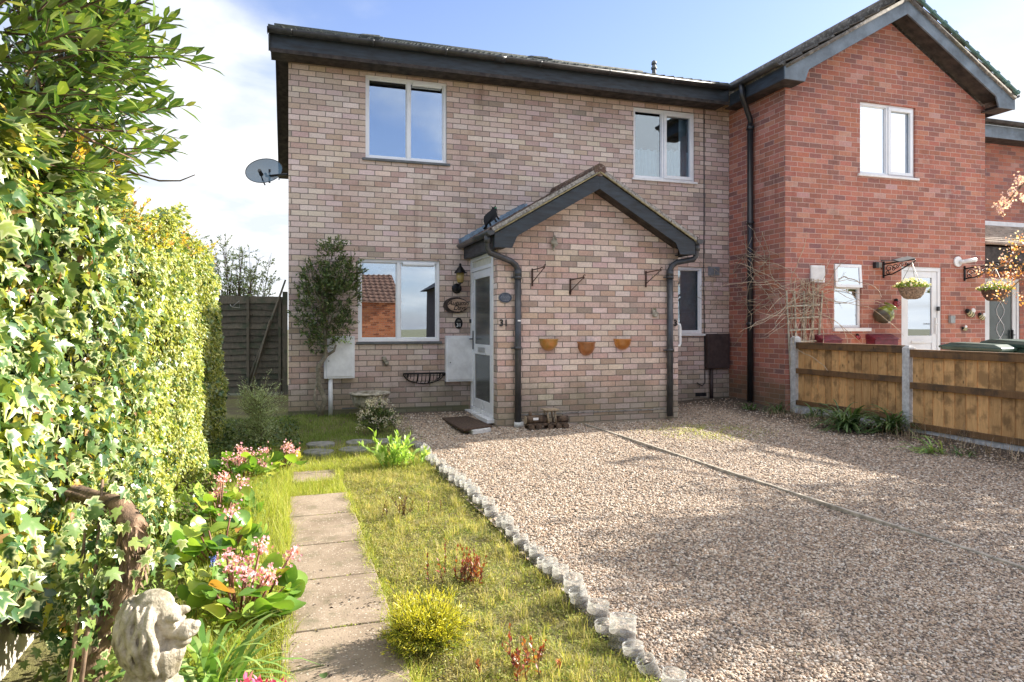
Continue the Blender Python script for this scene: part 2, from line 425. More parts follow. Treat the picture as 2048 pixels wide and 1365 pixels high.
def leafmat(name, stops, edge=None, ew=(.75, .95), rough=.42, trans=.3, spec=.5, vein=None, patch=None):
    m, t = newmat(name); g = t.n('ShaderNodeNewGeometry'); r = g.outputs['Random Per Island']
    c = t.ramp(r, stops)
    P = g.outputs['Position']
    v = t.maprange(t.noise(P, 6, 3).outputs[0], .3, .7, .78, 1.15)
    c = t.mix(1.0, c, t.n('ShaderNodeCombineColor', {0: v, 1: v, 2: v}).outputs[0], 'MULTIPLY')
    if patch is not None:
        for pc, sc_, a_, b_, am in patch: c = t.mix(t.maprange(t.noise(P, sc_, 4, .6).outputs[0], a_, b_, 0, am, True), c, pc)
    if edge is not None or vein is not None:
        e = t.n('ShaderNodeAttribute', attribute_name='edge').outputs['Fac']
        if edge is not None:
            ecol, frac = edge
            wn = t.n('ShaderNodeTexWhiteNoise', {'W': t.m('MULTIPLY', r, 517.0)}, noise_dimensions='1D').outputs[0]
            on = t.m('LESS_THAN', wn, frac)
            ee = t.m('ADD', e, t.m('MULTIPLY', t.m('SUBTRACT', t.noise(P, 60, 3).outputs[0], .5), .5))
            c = t.mix(t.m('MULTIPLY', t.maprange(ee, ew[0], ew[1], 0, 1, True), on), c, ecol)
        if vein is not None:
            c = t.mix(t.maprange(e, 0, .22, .6, 0), c, vein)
    b = principled(t, col=c, rough=rough, spec=spec)
    tr = t.n('ShaderNodeBsdfTranslucent', {0: t.mix(1.0, c, (1.5, 1.5, .7), 'MULTIPLY')})
    t.n('ShaderNodeOutputMaterial', {0: t.n('ShaderNodeMixShader', {0: trans, 1: b, 2: tr})})
    return m

# brickwork
PINK = [(0, (.38,.285,.25)), (.10, (.51,.335,.28)), (.28, (.57,.405,.345)), (.50, (.59,.46,.40)), (.72, (.62,.51,.455)), (.90, (.66,.57,.505)), (1, (.73,.65,.58))]
PMORT = (.20, .17, .145)
M_FAC = brick('house_brick', 'x', PINK, PMORT, zoff=.0, cap=(4.89, (.42,.27,.14)), moss=.5, stain=(.62,.55,.52))
PPINK = [(0, (.40,.29,.25)), (.14, (.54,.35,.29)), (.26, (.62,.40,.33)), (.45, (.61,.46,.40)), (.72, (.66,.54,.475)), (.9, (.71,.61,.54)), (1, (.78,.70,.62))]
M_PORCH = brick('porch_brick', 'x', PPINK, PMORT, zoff=.03, uoff=.06, moss=.55, stain=(.75,.72,.66))
M_PORCHS = brick('porch_brick_side', 'y', PPINK, PMORT, zoff=.03, moss=.55)
M_FACS = brick('house_brick_side', 'y', PINK, PMORT, moss=.5)
RED = [(0, (.25,.125,.115)), (.14, (.33,.14,.115)), (.40, (.385,.155,.115)), (.68, (.44,.17,.118)), (.88, (.47,.23,.17)), (1, (.47,.31,.27))]
M_RED = brick('red_brick', 'x', RED, (.52,.385,.335), bh=.0757, joint=.0040, moss=.35, stain=(.5,.5,.55))
M_REDS = brick('red_brick_side', 'y', RED, (.52,.385,.335), bh=.0757, joint=.0040, moss=.62, stain=(.6,.55,.5))
M_RED2 = brick('far_red_brick', 'x', RED, (.36,.27,.23), bh=.0757, joint=.0040, moss=.3, stain=(.6,.55,.5))

M_UPVC = mat('white_upvc', (.80,.82,.84), .28, var=.05, scale=3)
M_UPVCD = mat('white_door', (.78,.79,.80), .3, var=.06, scale=3)
M_CREAM = mat('cream_panel', (.72,.68,.55), .5, var=.08)
M_DARKW = mat('black_stained_board', (.022,.033,.044), .55, var=.28, scale=5, bump=.25, bscale=35, stretch=(1, 1, 6), col2=(.016,.018,.020))
M_BLUEB = mat('weathered_blue_grey_board', (.15,.19,.225), .5, var=.22, scale=4, bump=.2, bscale=30)
M_SOFF = mat('dark_soffit', (.045,.034,.028), .8, var=.4, scale=8, col2=(.012,.010,.009))
M_PLAS = mat('dark_grey_plastic', (.058,.060,.064), .38, var=.22, scale=7)
M_BLKP = mat('black_plastic', (.022,.023,.025), .35, var=.2, scale=7)
M_GUT = mat('weathered_gutter', (.055,.050,.046), .5, var=.3, scale=6)
M_LEAD = mat('lead_sheet', (.20,.27,.34), .45, metal=.25, var=.3, scale=9)
M_IRON = mat('rusty_black_iron', (.035,.022,.018), .6, metal=.4, var=.4, scale=30, col2=(.07,.025,.012))
M_BLKI = mat('black_iron', (.014,.014,.015), .42, metal=.5, var=.2)
M_SLATE = mat('grey_sill', (.12,.13,.135), .6, var=.15)
M_CONC = mat('concrete', (.60,.60,.58), .9, var=.16, scale=18, bump=.5, bscale=120)
M_STONE = mat('weathered_stone', (.44,.40,.33), .92, var=.25, scale=14, bump=.8, bscale=70, col2=(.13,.115,.075))
M_TERRA = mat('terracotta_glaze', (.42,.155,.035), .45, var=.35, scale=8, col2=(.20,.12,.02))
M_CAST = mat('dark_painted_metal', (.03,.03,.033), .5, metal=.3, var=.3)
M_BROWN = mat('brown_meter_box', (.055,.036,.034), .65, var=.2, scale=10, bump=.15)
M_WHBOX = mat('white_meter_box', (.80,.81,.82), .45, var=.1, scale=6)
M_MAROON = mat('maroon_box', (.16,.02,.035), .4, var=.2)
M_GREENB = mat('green_bin_plastic', (.035,.075,.06), .42, var=.2, scale=5)
M_BARK = mat('rough_bark', (.24,.155,.095), .95, var=.35, scale=22, bump=1.0, bscale=40, stretch=(1,1,.3), col2=(.06,.038,.025))
M_TWIG = mat('twig_bark', (.16,.095,.06), .85, var=.3, scale=20)
M_GREYW = mat('grey_weathered_wood', (.17,.155,.135), .9, var=.3, scale=18, bump=.4, stretch=(1,1,.2))
M_SILW = mat('silvered_wood', (.42,.37,.30), .9, var=.25, scale=18, bump=.3)
M_STRAW = mat('dry_stem', (.52,.42,.30), .85, var=.25, scale=18)
M_SOIL = mat('dark_soil', (.06,.042,.03), .95, var=.35, scale=30, bump=.8, bscale=90)

def tilemat(name, col, lich, amt=.5, scale=26, col2=None):
    m, t = newmat(name); P = pos(t)
    n1 = t.noise(P, 7, 6, .65).outputs[0]; n2 = t.noise(P, scale, 5, .6).outputs[0]; n3 = t.noise(P, 3, 3, .5).outputs[0]
    c = t.mix(t.maprange(n1, .35, .65), col2 or tuple(x*.5 for x in col), col)
    c = t.mix(t.m('MULTIPLY', t.maprange(n2, .52, .62, 0, 1, True), amt), c, lich)
    c = t.mix(t.maprange(n3, .55, .7, 0, .55, True), c, (.075,.07,.03))
    bp = t.n('ShaderNodeBump', {'Strength': .7, 'Distance': .01, 'Height': n2}).outputs[0]
    t.n('ShaderNodeOutputMaterial', {0: principled(t, col=c, rough=.9, normal=bp)})
    return m
M_TMAIN = tilemat('mossy_green_grey_tile', (.075,.085,.08), (.20,.21,.16), .35)
M_TPORCH = tilemat('brown_lichened_tile', (.15,.085,.06), (.42,.38,.32), .55, 34, (.06,.038,.03))
M_TRED = tilemat('grey_mossy_concrete_tile', (.17,.15,.13), (.36,.34,.30), .5, 18, (.07,.06,.05))
M_TEAL = tilemat('green_tinged_tile', (.12,.24,.22), (.25,.35,.32), .3)
M_TPALE = tilemat('pale_brown_tile', (.42,.34,.27), (.5,.46,.38), .4)
M_MORTAR = mat('verge_mortar', (.40,.37,.33), .95, var=.3, scale=30, bump=.6, bscale=80)

def fencewood(name, c0, c1, c2):
    m, t = newmat(name); g = t.n('ShaderNodeNewGeometry'); P = g.outputs['Position']; r = g.outputs['Random Per Island']
    off = t.n('ShaderNodeVectorMath', {0: P, 1: t.n('ShaderNodeCombineXYZ', {0: t.m('MULTIPLY', r, 9.0), 1: t.m('MULTIPLY', r, 5.0), 2: t.m('MULTIPLY', r, 31.0)})}, operation='ADD').outputs[0]
    mp = t.n('ShaderNodeMapping', {0: off, 3: (1, 1, .12)}).outputs[0]
    gr = t.noise(mp, 34, 6, .65, 1.2).outputs[0]; blot = t.noise(off, 5, 4, .6).outputs[0]
    c = t.mix(t.maprange(gr, .3, .7), c1, c0)
    c = t.mix(t.maprange(blot, .46, .66, 0, .85, True), c, c2)
    kn = t.n('ShaderNodeTexVoronoi', {'Vector': t.n('ShaderNodeMapping', {0: off, 3: (7, 7, 3.4)}).outputs[0], 'Scale': 1.0})
    c = t.mix(t.maprange(kn.outputs['Distance'], .045, .10, .85, 0, True), c, (.035,.018,.010))
    v = t.maprange(r, 0, 1, .72, 1.2)
    c = t.mix(1.0, c, t.n('ShaderNodeCombineColor', {0: v, 1: v, 2: v}).outputs[0], 'MULTIPLY')
    bp = t.n('ShaderNodeBump', {'Strength': .4, 'Distance': .004, 'Height': gr}).outputs[0]
    t.n('ShaderNodeOutputMaterial', {0: principled(t, col=c, rough=.75, normal=bp, spec=.3)})
    return m
M_FENCE = fencewood('treated_fence_board', (.70,.43,.19), (.48,.26,.10), (.24,.14,.06))
M_RAIL = fencewood('treated_rail', (.24,.135,.06), (.15,.08,.036), (.08,.055,.035))
M_LAP = fencewood('green_weathered_lap_board', (.20,.165,.11), (.10,.09,.06), (.075,.09,.05))

def glass(nm='window_glass', base=.46):
    m, t = newmat(nm)
    fr = t.n('ShaderNodeFresnel', {'IOR': 1.5}).outputs[0]
    wv = t.noise(pos(t), 1.3, 1).outputs[0]
    bp = t.n('ShaderNodeBump', {'Strength': .03, 'Distance': .02, 'Height': wv}).outputs[0]
    gl = t.n('ShaderNodeBsdfGlossy', {'Color': (.86,.93,1.0,1), 'Roughness': .0, 'Normal': bp})
    tr = t.n('ShaderNodeBsdfTransparent', {0: (.72,.78,.80,1)})
    f = t.m('ADD', t.m('MULTIPLY', fr, .9), base, clamp=True)
    t.n('ShaderNodeOutputMaterial', {0: t.n('ShaderNodeMixShader', {0: f, 1: tr, 2: gl})}); return m
M_GLASS = glass(); M_GLASS2 = glass('clear_window_glass', .10); M_GLASS3 = glass('bright_window_glass', .60)
def frosted(name, c, f):
    m, t = newmat(name); P = pos(t); n_ = t.noise(P, 90, 3, .6).outputs[0]
    bp = t.n('ShaderNodeBump', {'Strength': .3, 'Distance': .004, 'Height': n_}).outputs[0]
    cc = t.mix(t.maprange(t.noise(P, 2.5, 3).outputs[0], .35, .65), tuple(x*.6 for x in c), c)
    t.n('ShaderNodeOutputMaterial', {0: principled(t, col=cc, rough=f, normal=bp, spec=.8)}); return m
M_FROST = frosted('obscure_glass', (.065,.085,.085), .22)
M_ROOM = mat('unlit_room_dark', (.035,.032,.03), .9)  # dark colour stands in for the unlit rooms behind panes and doors
M_NET = mat('net_curtain', (.62,.75,.82), .9, var=.06)
M_BLIND = mat('grey_blind_slats', (.46,.55,.60), .8, var=.08)
M_WHITE = mat('white_plastic', (.78,.78,.77), .4, var=.06)
# ------------------------------------------------------------------ ground
def sheet(name, x0, x1, y0, y1, nx, ny, zf, m, xs=None):
    X = np.linspace(x0, x1, nx); Y = np.linspace(y0, y1, ny)
    gx, gy = np.meshgrid(X, Y); Z = zf(gx, gy)
    V = np.stack([gx, gy, Z], -1).reshape(-1, 3); T = []
    i, j = np.meshgrid(np.arange(nx-1), np.arange(ny-1)); a = (j*nx+i).ravel()
    T = np.concatenate([np.stack([a, a+1, a+nx+1], 1), np.stack([a, a+nx+1, a+nx], 1)])
    o = tri_mesh(name, V, T, m, smooth=True); return o
def lump(gx, gy, s, k):
    return s*(np.sin(gx*k+1.3*np.sin(gy*k*.7))*np.sin(gy*k*1.1+.5) + .5*np.sin(gx*k*2.3+gy*k*1.9))

def gravel_mat():
    m, t = newmat('pea_gravel'); P = pos(t)
    wob = t.noise(P, 30, 2).outputs['Color']
    v = t.n('ShaderNodeTexVoronoi', {'Vector': t.mix(.02, P, wob), 'Scale': 68.0}, feature='F1')
    e = t.n('ShaderNodeTexVoronoi', {'Vector': t.mix(.02, P, wob), 'Scale': 68.0}, feature='DISTANCE_TO_EDGE')
    sc = t.n('ShaderNodeSeparateXYZ', {0: v.outputs['Color']})
    c = t.ramp(sc.outputs[0], GRAV)
    big = t.m('MULTIPLY', t.maprange(t.noise(P, 1.1, 5, .6).outputs[0], .35, .65, .80, 1.1), t.maprange(t.noise(P, 5, 5, .7).outputs[0], .3, .7, .82, 1.12))
    c = t.mix(1.0, c, t.n('ShaderNodeCombineColor', {0: big, 1: big, 2: big}).outputs[0], 'MULTIPLY')
    c = t.mix(t.maprange(e.outputs['Distance'], 0.0, .13, .8, 0), c, (.09,.065,.045))
    rt = t.maprange(t.noise(t.n('ShaderNodeMapping', {0: P, 3: (1.6, .22, 1)}).outputs[0], 1.0, 4, .6).outputs[0], .52, .68, 0, .45, True)
    c = t.mix(rt, c, (.16,.12,.085))
    sx = t.n('ShaderNodeSeparateXYZ', {0: P})
    # grassy flush between the stones right of the porch, earth along the fence and walls
    gx = t.m('SUBTRACT', sx.outputs[0], 5.0); gy = t.m('SUBTRACT', sx.outputs[1], 7.4)
    dd = t.m('SQRT', t.m('ADD', t.m('MULTIPLY', gx, gx), t.m('MULTIPLY', t.m('MULTIPLY', gy, gy), .8)))
    gm = t.m('MULTIPLY', t.maprange(dd, .2, .95, 1, 0, True), t.maprange(t.noise(P, 9, 5, .7).outputs[0], .42, .6, 0, .75, True))
    c = t.mix(gm, c, (.22,.25,.045))
    sm = t.maprange(t.m('ADD', sx.outputs[0], t.m('MULTIPLY', t.noise(P, 2.5, 5, .7).outputs[0], 1.1)), 6.55, 7.2, 0, .9, True)
    c = t.mix(sm, c, (.055,.042,.032))
    s2 = t.maprange(t.m('ADD', sx.outputs[1], t.m('MULTIPLY', t.noise(P, 3.5, 5, .7).outputs[0], .5)), 9.2, 9.9, 0, .75, True)
    c = t.mix(s2, c, (.06,.048,.036))
    bp = t.n('ShaderNodeBump', {'Strength': .7, 'Distance': .006, 'Height': t.maprange(e.outputs['Distance'], 0, .4)}).outputs[0]
    t.n('ShaderNodeOutputMaterial', {0: principled(t, col=c, rough=.85, normal=bp, spec=.3)})
    return m
GRAV = [(0, (.11,.095,.08)), (.12, (.20,.155,.12)), (.26, (.34,.24,.165)), (.42, (.46,.36,.27)), (.58, (.53,.44,.345)), (.74, (.40,.29,.20)), (.88, (.62,.56,.48)), (1, (.32,.29,.26))]
M_GRAVEL = gravel_mat()
def soilmat():
    m, t = newmat('mossy_lawn_soil'); P = pos(t)
    n1 = t.noise(P, 3, 6, .65).outputs[0]; n2 = t.noise(P, 45, 4, .7).outputs[0]
    c = t.mix(t.maprange(n1, .38, .6), (.085,.06,.035), (.17,.17,.045))
    c = t.mix(t.maprange(n2, .4, .7, 0, .7), c, (.22,.21,.07))
    bp = t.n('ShaderNodeBump', {'Strength': 1.0, 'Distance': .02, 'Height': n2}).outputs[0]
    t.n('ShaderNodeOutputMaterial', {0: principled(t, col=c, rough=.95, normal=bp)}); return m
M_LAWNS = soilmat()
def plainmat(name, a, b, sc, bs):
    m, t = newmat(name); P = pos(t); n1 = t.noise(P, sc, 6, .65).outputs[0]; n2 = t.noise(P, bs, 4, .7).outputs[0]
    c = t.mix(t.maprange(n1, .35, .65), a, b); c = t.mix(t.maprange(n2, .5, .7, 0, .5), c, tuple(x*.5 for x in a))
    bp = t.n('ShaderNodeBump', {'Strength': .6, 'Distance': .01, 'Height': n2}).outputs[0]
    t.n('ShaderNodeOutputMaterial', {0: principled(t, col=c, rough=.95, normal=bp)}); return m
M_EARTH = plainmat('earth', (.10,.085,.05), (.13,.14,.06), 1.2, 30)
M_ASPH = plainmat('asphalt', (.05,.05,.05), (.065,.063,.06), 2, 120)
M_PAVE = plainmat('concrete_paving', (.44,.41,.37), (.52,.49,.44), 3, 60)

g = sheet('ground', -400, 400, -400, 400, 3, 3, lambda x, y: x*0 - .09, M_EARTH); tag(g, kind='structure')
g = sheet('garden_soil', -3.2, 1.27, -2, 13.2, 80, 200, lambda x, y: gz(x, y) + lump(x, y, .010, 3.1) - .012, M_LAWNS); tag(g, kind='structure')
g = sheet('gravel_drive', 1.27, 7.12, -2, 10.2, 120, 220, lambda x, y: gz(x, y) + lump(x, y, .008, 2.3), M_GRAVEL); tag(g, kind='structure')
g = sheet('neighbour_path', 7.12, 18, -2, 10.2, 4, 4, lambda x, y: x*0 + .02, M_PAVE); tag(g, kind='structure')
g = sheet('bounce_pavement', -40, 40, -7.6, -2.0, 4, 3, lambda x, y: x*0 - .04, M_PAVE); tag(g, kind='structure')  # unseen paving, made wide and pale to bounce sunlight onto the house front

# loose pebbles lying on the drive: geometry-node instances of a pebble
def pebbles():
    cand = rng.uniform([1.3, 1.2], [7.0, 9.6], (900000, 2))
    a = (cand[:,0]*CP - cand[:,1]*SP); t_ = cand[:,0]*SP + cand[:,1]*CP; px = 1024 + FOC*a/t_
    p = np.clip((3.4/np.maximum(t_, 1.5))**2.2, 0, 1)*.42
    keep = (px > 300) & (px < 2300) & (rng.random(len(cand)) < p) & (t_ > 1.6)
    P = cand[keep]; Z = gz(P[:,0], P[:,1]) + lump(P[:,0], P[:,1], .008, 2.3) + .002
    edge = (rng.random(len(P)) < np.clip((7.0-P[:,0])/1.2, 0, 1))
    P = P[edge]; Z = Z[edge]
    me = bpy.data.meshes.new('gravel'); me.vertices.add(len(P))
    me.vertices.foreach_set('co', np.column_stack([P, Z]).astype(np.float32).ravel())
    far = (P[:,0]*SP + P[:,1]*CP)
    at = me.attributes.new('size', 'FLOAT', 'POINT'); at.data.foreach_set('value', (1+np.clip(far-3, 0, 6)*.10).astype(np.float32))
    o = bpy.data.objects.new('gravel', me); COL.objects.link(o)
    tag(o, 'loose buff and brown pebbles covering the driveway', 'gravel', kind='stuff')
    m, t = newmat('pebble'); r = t.n('ShaderNodeObjectInfo').outputs['Random']
    c = t.ramp(r, GRAV, 'CONSTANT'); P_ = pos(t)
    c = t.mix(t.maprange(t.noise(P_, 300, 2).outputs[0], .4, .65, 0, .35), c, (.28,.2,.15))
    t.n('ShaderNodeOutputMaterial', {0: principled(t, col=c, rough=.7, spec=.35)})
    ng = bpy.data.node_groups.new('pebbles', 'GeometryNodeTree')
    ng.interface.new_socket('Geometry', in_out='INPUT', socket_type='NodeSocketGeometry')
    ng.interface.new_socket('Geometry', in_out='OUTPUT', socket_type='NodeSocketGeometry')
    N = ng.nodes; L = ng.links
    gi = N.new('NodeGroupInput'); go = N.new('NodeGroupOutput')
    ico = N.new('GeometryNodeMeshIcoSphere'); ico.inputs['Radius'].default_value = 1.0; ico.inputs['Subdivisions'].default_value = 2
    ns = N.new('ShaderNodeTexNoise'); ns.inputs['Scale'].default_value = .9
    sm = N.new('GeometryNodeSetShadeSmooth'); stm = N.new('GeometryNodeSetMaterial'); stm.inputs['Material'].default_value = m
    L.new(ico.outputs[0], sm.inputs[0]); L.new(sm.outputs[0], stm.inputs[0])
    iop = N.new('GeometryNodeInstanceOnPoints'); L.new(gi.outputs[0], iop.inputs['Points']); L.new(stm.outputs[0], iop.inputs['Instance'])
    rv = N.new('FunctionNodeRandomValue'); rv.data_type = 'FLOAT_VECTOR'
    rv.inputs[0].default_value = (-.5, -.5, 0); rv.inputs[1].default_value = (.5, .5, 6.28)
    e2r = N.new('FunctionNodeEulerToRotation'); L.new(rv.outputs[0], e2r.inputs[0]); L.new(e2r.outputs[0], iop.inputs['Rotation'])
    sv = N.new('FunctionNodeRandomValue'); sv.data_type = 'FLOAT_VECTOR'; sv.inputs[0].default_value = (.0035, .003, .0022); sv.inputs[1].default_value = (.0105, .0082, .0052); sv.inputs['Seed'].default_value = 5
    na = N.new('GeometryNodeInputNamedAttribute'); na.data_type = 'FLOAT'; na.inputs[0].default_value = 'size'
    ml = N.new('ShaderNodeVectorMath'); ml.operation = 'SCALE'; L.new(sv.outputs[0], ml.inputs[0]); L.new(na.outputs[0], ml.inputs['Scale'])
    L.new(ml.outputs[0], iop.inputs['Scale']); L.new(iop.outputs[0], go.inputs[0])
    md = o.modifiers.new('pebbles', 'NODES'); md.node_group = ng
    me.materials.append(m)
pebbles()

# ------------------------------------------------------------------ building helpers
def wall_holes(mb, x0, x1, z0, z1, Y, holes, rev=.10):
    xs = sorted({x0, x1} | {h[0] for h in holes} | {h[1] for h in holes}); zs = sorted({z0, z1} | {h[2] for h in holes} | {h[3] for h in holes})
    for i in range(len(xs)-1):
        for j in range(len(zs)-1):
            cx, cz = (xs[i]+xs[i+1])/2, (zs[j]+zs[j+1])/2
            if any(h[0] < cx < h[1] and h[2] < cz < h[3] for h in holes): continue
            mb.add([(xs[i],Y,zs[j]),(xs[i+1],Y,zs[j]),(xs[i+1],Y,zs[j+1]),(xs[i],Y,zs[j+1])], [(0,1,2,3)])
    for a, b, c, d in holes:
        mb.add([(a,Y,c),(a,Y+rev,c),(a,Y+rev,d),(a,Y,d)], [(0,1,2,3)])
        mb.add([(b,Y,c),(b,Y,d),(b,Y+rev,d),(b,Y+rev,c)], [(0,1,2,3)])
        mb.add([(a,Y,d),(a,Y+rev,d),(b,Y+rev,d),(b,Y,d)], [(0,1,2,3)])
        mb.add([(a,Y,c),(b,Y,c),(b,Y+rev,c),(a,Y+rev,c)], [(0,1,2,3)])
def frame_rect(mb, a, b, c, d, w_, y0, y1):
    mb.box(a, b, y0, y1, c, c+w_); mb.box(a, b, y0, y1, d-w_, d)
    mb.box(a, a+w_, y0+.0005, y1-.0005, c+w_, d-w_); mb.box(b-w_, b, y0+.0005, y1-.0005, c+w_, d-w_)
def window(parent, hole, Y, split, sash, sill='grey', vent=None, drape=None, name='window', rec=.035, sillx=.03, gm=None):
    a, b, c, d = hole; y = Y + rec; mb = MB()
    frame_rect(mb, a, b, c, d, .045, y, y+.06)
    xs = [a+.045] + [s_ for s_ in split] + [b-.045]
    for s_ in split: mb.box(s_-.024, s_+.024, y+.001, y+.059, c+.045, d-.045)
    panes = []
    for i in range(len(xs)-1):
        l = xs[i] + (.024 if i else 0); r = xs[i+1] - (.024 if i < len(xs)-2 else 0); bt, tp = c+.045, d-.045
        if sash[i]:
            frame_rect(mb, l-.012, r+.012, bt-.012, tp+.012, .052, y-.016, y+.03); l += .04; r -= .04; bt += .04; tp -= .04
        else:
            frame_rect(mb, l, r, bt, tp, .014, y+.018, y+.045); l += .014; r -= .014; bt += .014; tp -= .014
        panes.append((l, r, bt, tp))
    wn = mb.build(name, M_UPVC, parent, bevel=.004)
    for i, (l, r, bt, tp) in enumerate(panes):
        MB().box(l-.006, r+.006, y+.034, y+.038, bt-.006, tp+.006).build('pane', gm or M_GLASS, wn)
    if vent is not None:
        l, r, bt, tp = panes[vent]
        MB().box(l+.02, r-.02, y-.03, y+.02, tp-.012, tp+.028).box(l+.015, r-.015, y-.022, y+.02, tp-.026, tp-.012).build('trickle_vent', M_UPVC, wn, bevel=.004)
    sm = {'grey': M_SLATE, 'white': M_WHITE}[sill]
    MB().box(a-sillx, b+sillx, Y-.035, Y+.04, c-.035, c-.001).build('sill', sm, wn, bevel=.004)
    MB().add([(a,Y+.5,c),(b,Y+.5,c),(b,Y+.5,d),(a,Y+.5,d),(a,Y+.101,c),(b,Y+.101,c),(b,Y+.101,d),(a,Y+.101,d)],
             [(0,1,2,3),(4,5,1,0),(6,7,3,2),(5,6,2,1),(7,4,0,3)]).build('unlit_room_backing', M_ROOM, wn)
    if drape == 'net':
        mb = MB()
        for (l, r, bt, tp) in panes:
            n = 26
            for k in range(n):
                xa, xb = l-.03+(r-l+.06)*k/n, l-.03+(r-l+.06)*(k+1)/n
                ya, yb = Y+.13+.012*math.sin(k*1.9), Y+.13+.012*math.sin((k+1)*1.9)
                h = bt+.42; za = h+.035*abs(math.sin(k*.5)); zb = h+.035*abs(math.sin((k+1)*.5))
                mb.add([(xa,ya,bt-.02),(xb,yb,bt-.02),(xb,yb,zb),(xa,ya,za)], [(0,1,2,3)])
        mb.build('net_curtain', M_NET, wn)
        l, r, bt, tp = panes[1]; mb = MB()
        for k in range(8):
            xa, xb = r-.10+.018*k, r-.10+.018*(k+1)
            mb.add([(xa,Y+.2+.01*(k%2),bt-.02),(xb,Y+.2+.01*((k+1)%2),bt-.02),(xb,Y+.2,tp+.02),(xa,Y+.2,tp+.02)], [(0,1,2,3)])
        mb.build('curtain', M_NET, wn)
    if drape == 'blind':
        mb = MB()
        for (l, r, bt, tp) in panes:
            n = max(3, int((r-l)/.075))
            for k in range(n+1):
                x = l+(r-l)*k/n; mb.add([(x-.036,Y+.16,bt-.02),(x+.036,Y+.135,bt-.02),(x+.036,Y+.135,tp+.02),(x-.036,Y+.16,tp+.02)], [(0,1,2,3)])
        mb.build('blind', M_BLIND, wn)
    return wn
def rc(px0, px1, py0, py1, Y):
    x0, _ = onY(px0, 600, Y); x1, _ = onY(px1, 600, Y)
    return x0, x1, onY(px0, py1, Y)[1], onY(px0, py0, Y)[1]
def cchan(axis, c1, c2, a, b, r=.06, th=.006, open_=(0, math.pi)):
    """half-round gutter along axis; (c1,c2) centre in the cross plane"""
    n = 10; out = [(c1+r*math.cos(math.pi+math.pi*k/n), c2+r*math.sin(math.pi+math.pi*k/n)) for k in range(n+1)]
    inn = [(c1+(r-th)*math.cos(math.pi+math.pi*k/n), c2+(r-th)*math.sin(math.pi+math.pi*k/n)) for k in range(n+1)]
    mb = MB()
    def P(p, t): return (t, p[0], p[1]) if axis == 'x' else (p[0], t, p[1])
    vs = [P(p, a) for p in out] + [P(p, b) for p in out] + [P(p, a) for p in inn] + [P(p, b) for p in inn]; k = n+1
    fs = []
    for i in range(n):
        fs += [(i, i+1, k+i+1, k+i), (2*k+i, 3*k+i, 3*k+i+1, 2*k+i+1), (i, 2*k+i, 2*k+i+1, i+1), (k+i, k+i+1, 3*k+i+1, 3*k+i)]
    fs += [(0, k, 3*k, 2*k), (n, 2*k+n, 3*k+n, k+n)]
    mb.add(vs, fs, True)
    return mb
def slope(name, m, parent, o, u, v, ul, vl, period, amp, course, step, th=.03, ures=4, jag=0.0, lift=0.0, seed=1):
    """tiled roof slope: o eave corner, u along the eave, v up the slope"""
    g = np.random.default_rng(seed); o, u, v = map(lambda q: np.array(q, float), (o, u, v)); n = np.cross(u, v); n /= np.linalg.norm(n)
    if n[2] < 0: n = -n
    nu = max(2, int(ul/period*ures)); rows = max(1, int(round(vl/course))); us = np.linspace(0, ul, nu+1)
    prof = amp*np.maximum(0, np.cos(2*np.pi*us/period))**1.3
    V = []; T = []; base = 0
    tid = np.floor(us/max(period, .01)*.999).astype(int); 
    for r in range(rows):
        jt = g.normal(0, 1, tid.max()+2)*jag; jz = g.normal(0, 1, tid.max()+2)*jag*.4
        a, b = r*course, (r+1)*course+.01
        for s_, h in ((a, step+lift), (b, 0.0+lift), (a, step+lift-th)):
            ss = s_ + (jt[tid] if s_ == a else 0)
            V.append(o + us[:,None]*u + np.minimum(vl, ss+np.zeros(nu+1))[:,None]*v + (h+prof+jz[tid])[:,None]*n)
        k = nu+1
        for i in range(nu):
            T += [(base+i, base+i+1, base+k+i+1), (base+i, base+k+i+1, base+k+i), (base+2*k+i, base+2*k+i+1, base+i+1), (base+2*k+i, base+i+1, base+i)]
        base += 3*k
    # underside board
    c = [o, o+u*ul, o+u*ul+v*vl, o+v*vl]
    V.append(np.array([q - n*(th+.006) for q in c] + [q - n*.001 for q in c])); b = base
    T += [(b,b+2,b+1),(b,b+3,b+2),(b+4,b+5,b+6),(b+4,b+6,b+7)]
    for i in range(4):
        j = (i+1) % 4; T += [(b+i, b+j, b+4+j), (b+i, b+4+j, b+4+i)]
    return tri_mesh(name, np.concatenate([q.reshape(-1, 3) for q in V]), T, m, parent)

# ------------------------------------------------------------------ grey-pink terraced house
H = thing('terraced_house', 'long two storey house front of weathered pinkish grey brick with black fascia', 'house', (0, FY, 0))
HX0, HX1 = -.02, 7.0
wUL = rc(731, 894, 148, 316, FY); wLL = rc(716, 880, 517, 684, FY)
wUR = rc(1267, 1390, 213, 356, FY); wLR = rc(1290, 1406, 535, 668, FY)
wLR = (wLR[0], wLR[1], onY(1406, 668, FY)[1], onY(1406, 535, FY)[1])
mb = MB(); wall_holes(mb, HX0, HX1, -.1, 5.02, FY, [wUL, wLL, wUR, wLR]); mb.build('wall', M_FAC, H)
ze, zr, yr, yb = 5.10, 5.10+4.1*math.tan(R(22.5)), 13.55, 17.35
mb = MB(); mb.add([(HX0,FY,-.1),(HX0,yb,-.1),(HX0,yb,4.98),(HX0,yr,zr-.05),(HX0,FY,4.98)], [(0,4,3,2,1)]); mb.build('side_wall', M_FACS, H)
MB().box(HX0+.01, 12, yb-.02, yb, -.1, 4.98).build('rear_wall', M_FAC, H)
ev = 9.40; c22, s22 = math.cos(R(22.5)), math.sin(R(22.5)); vl = (yr-ev)/c22
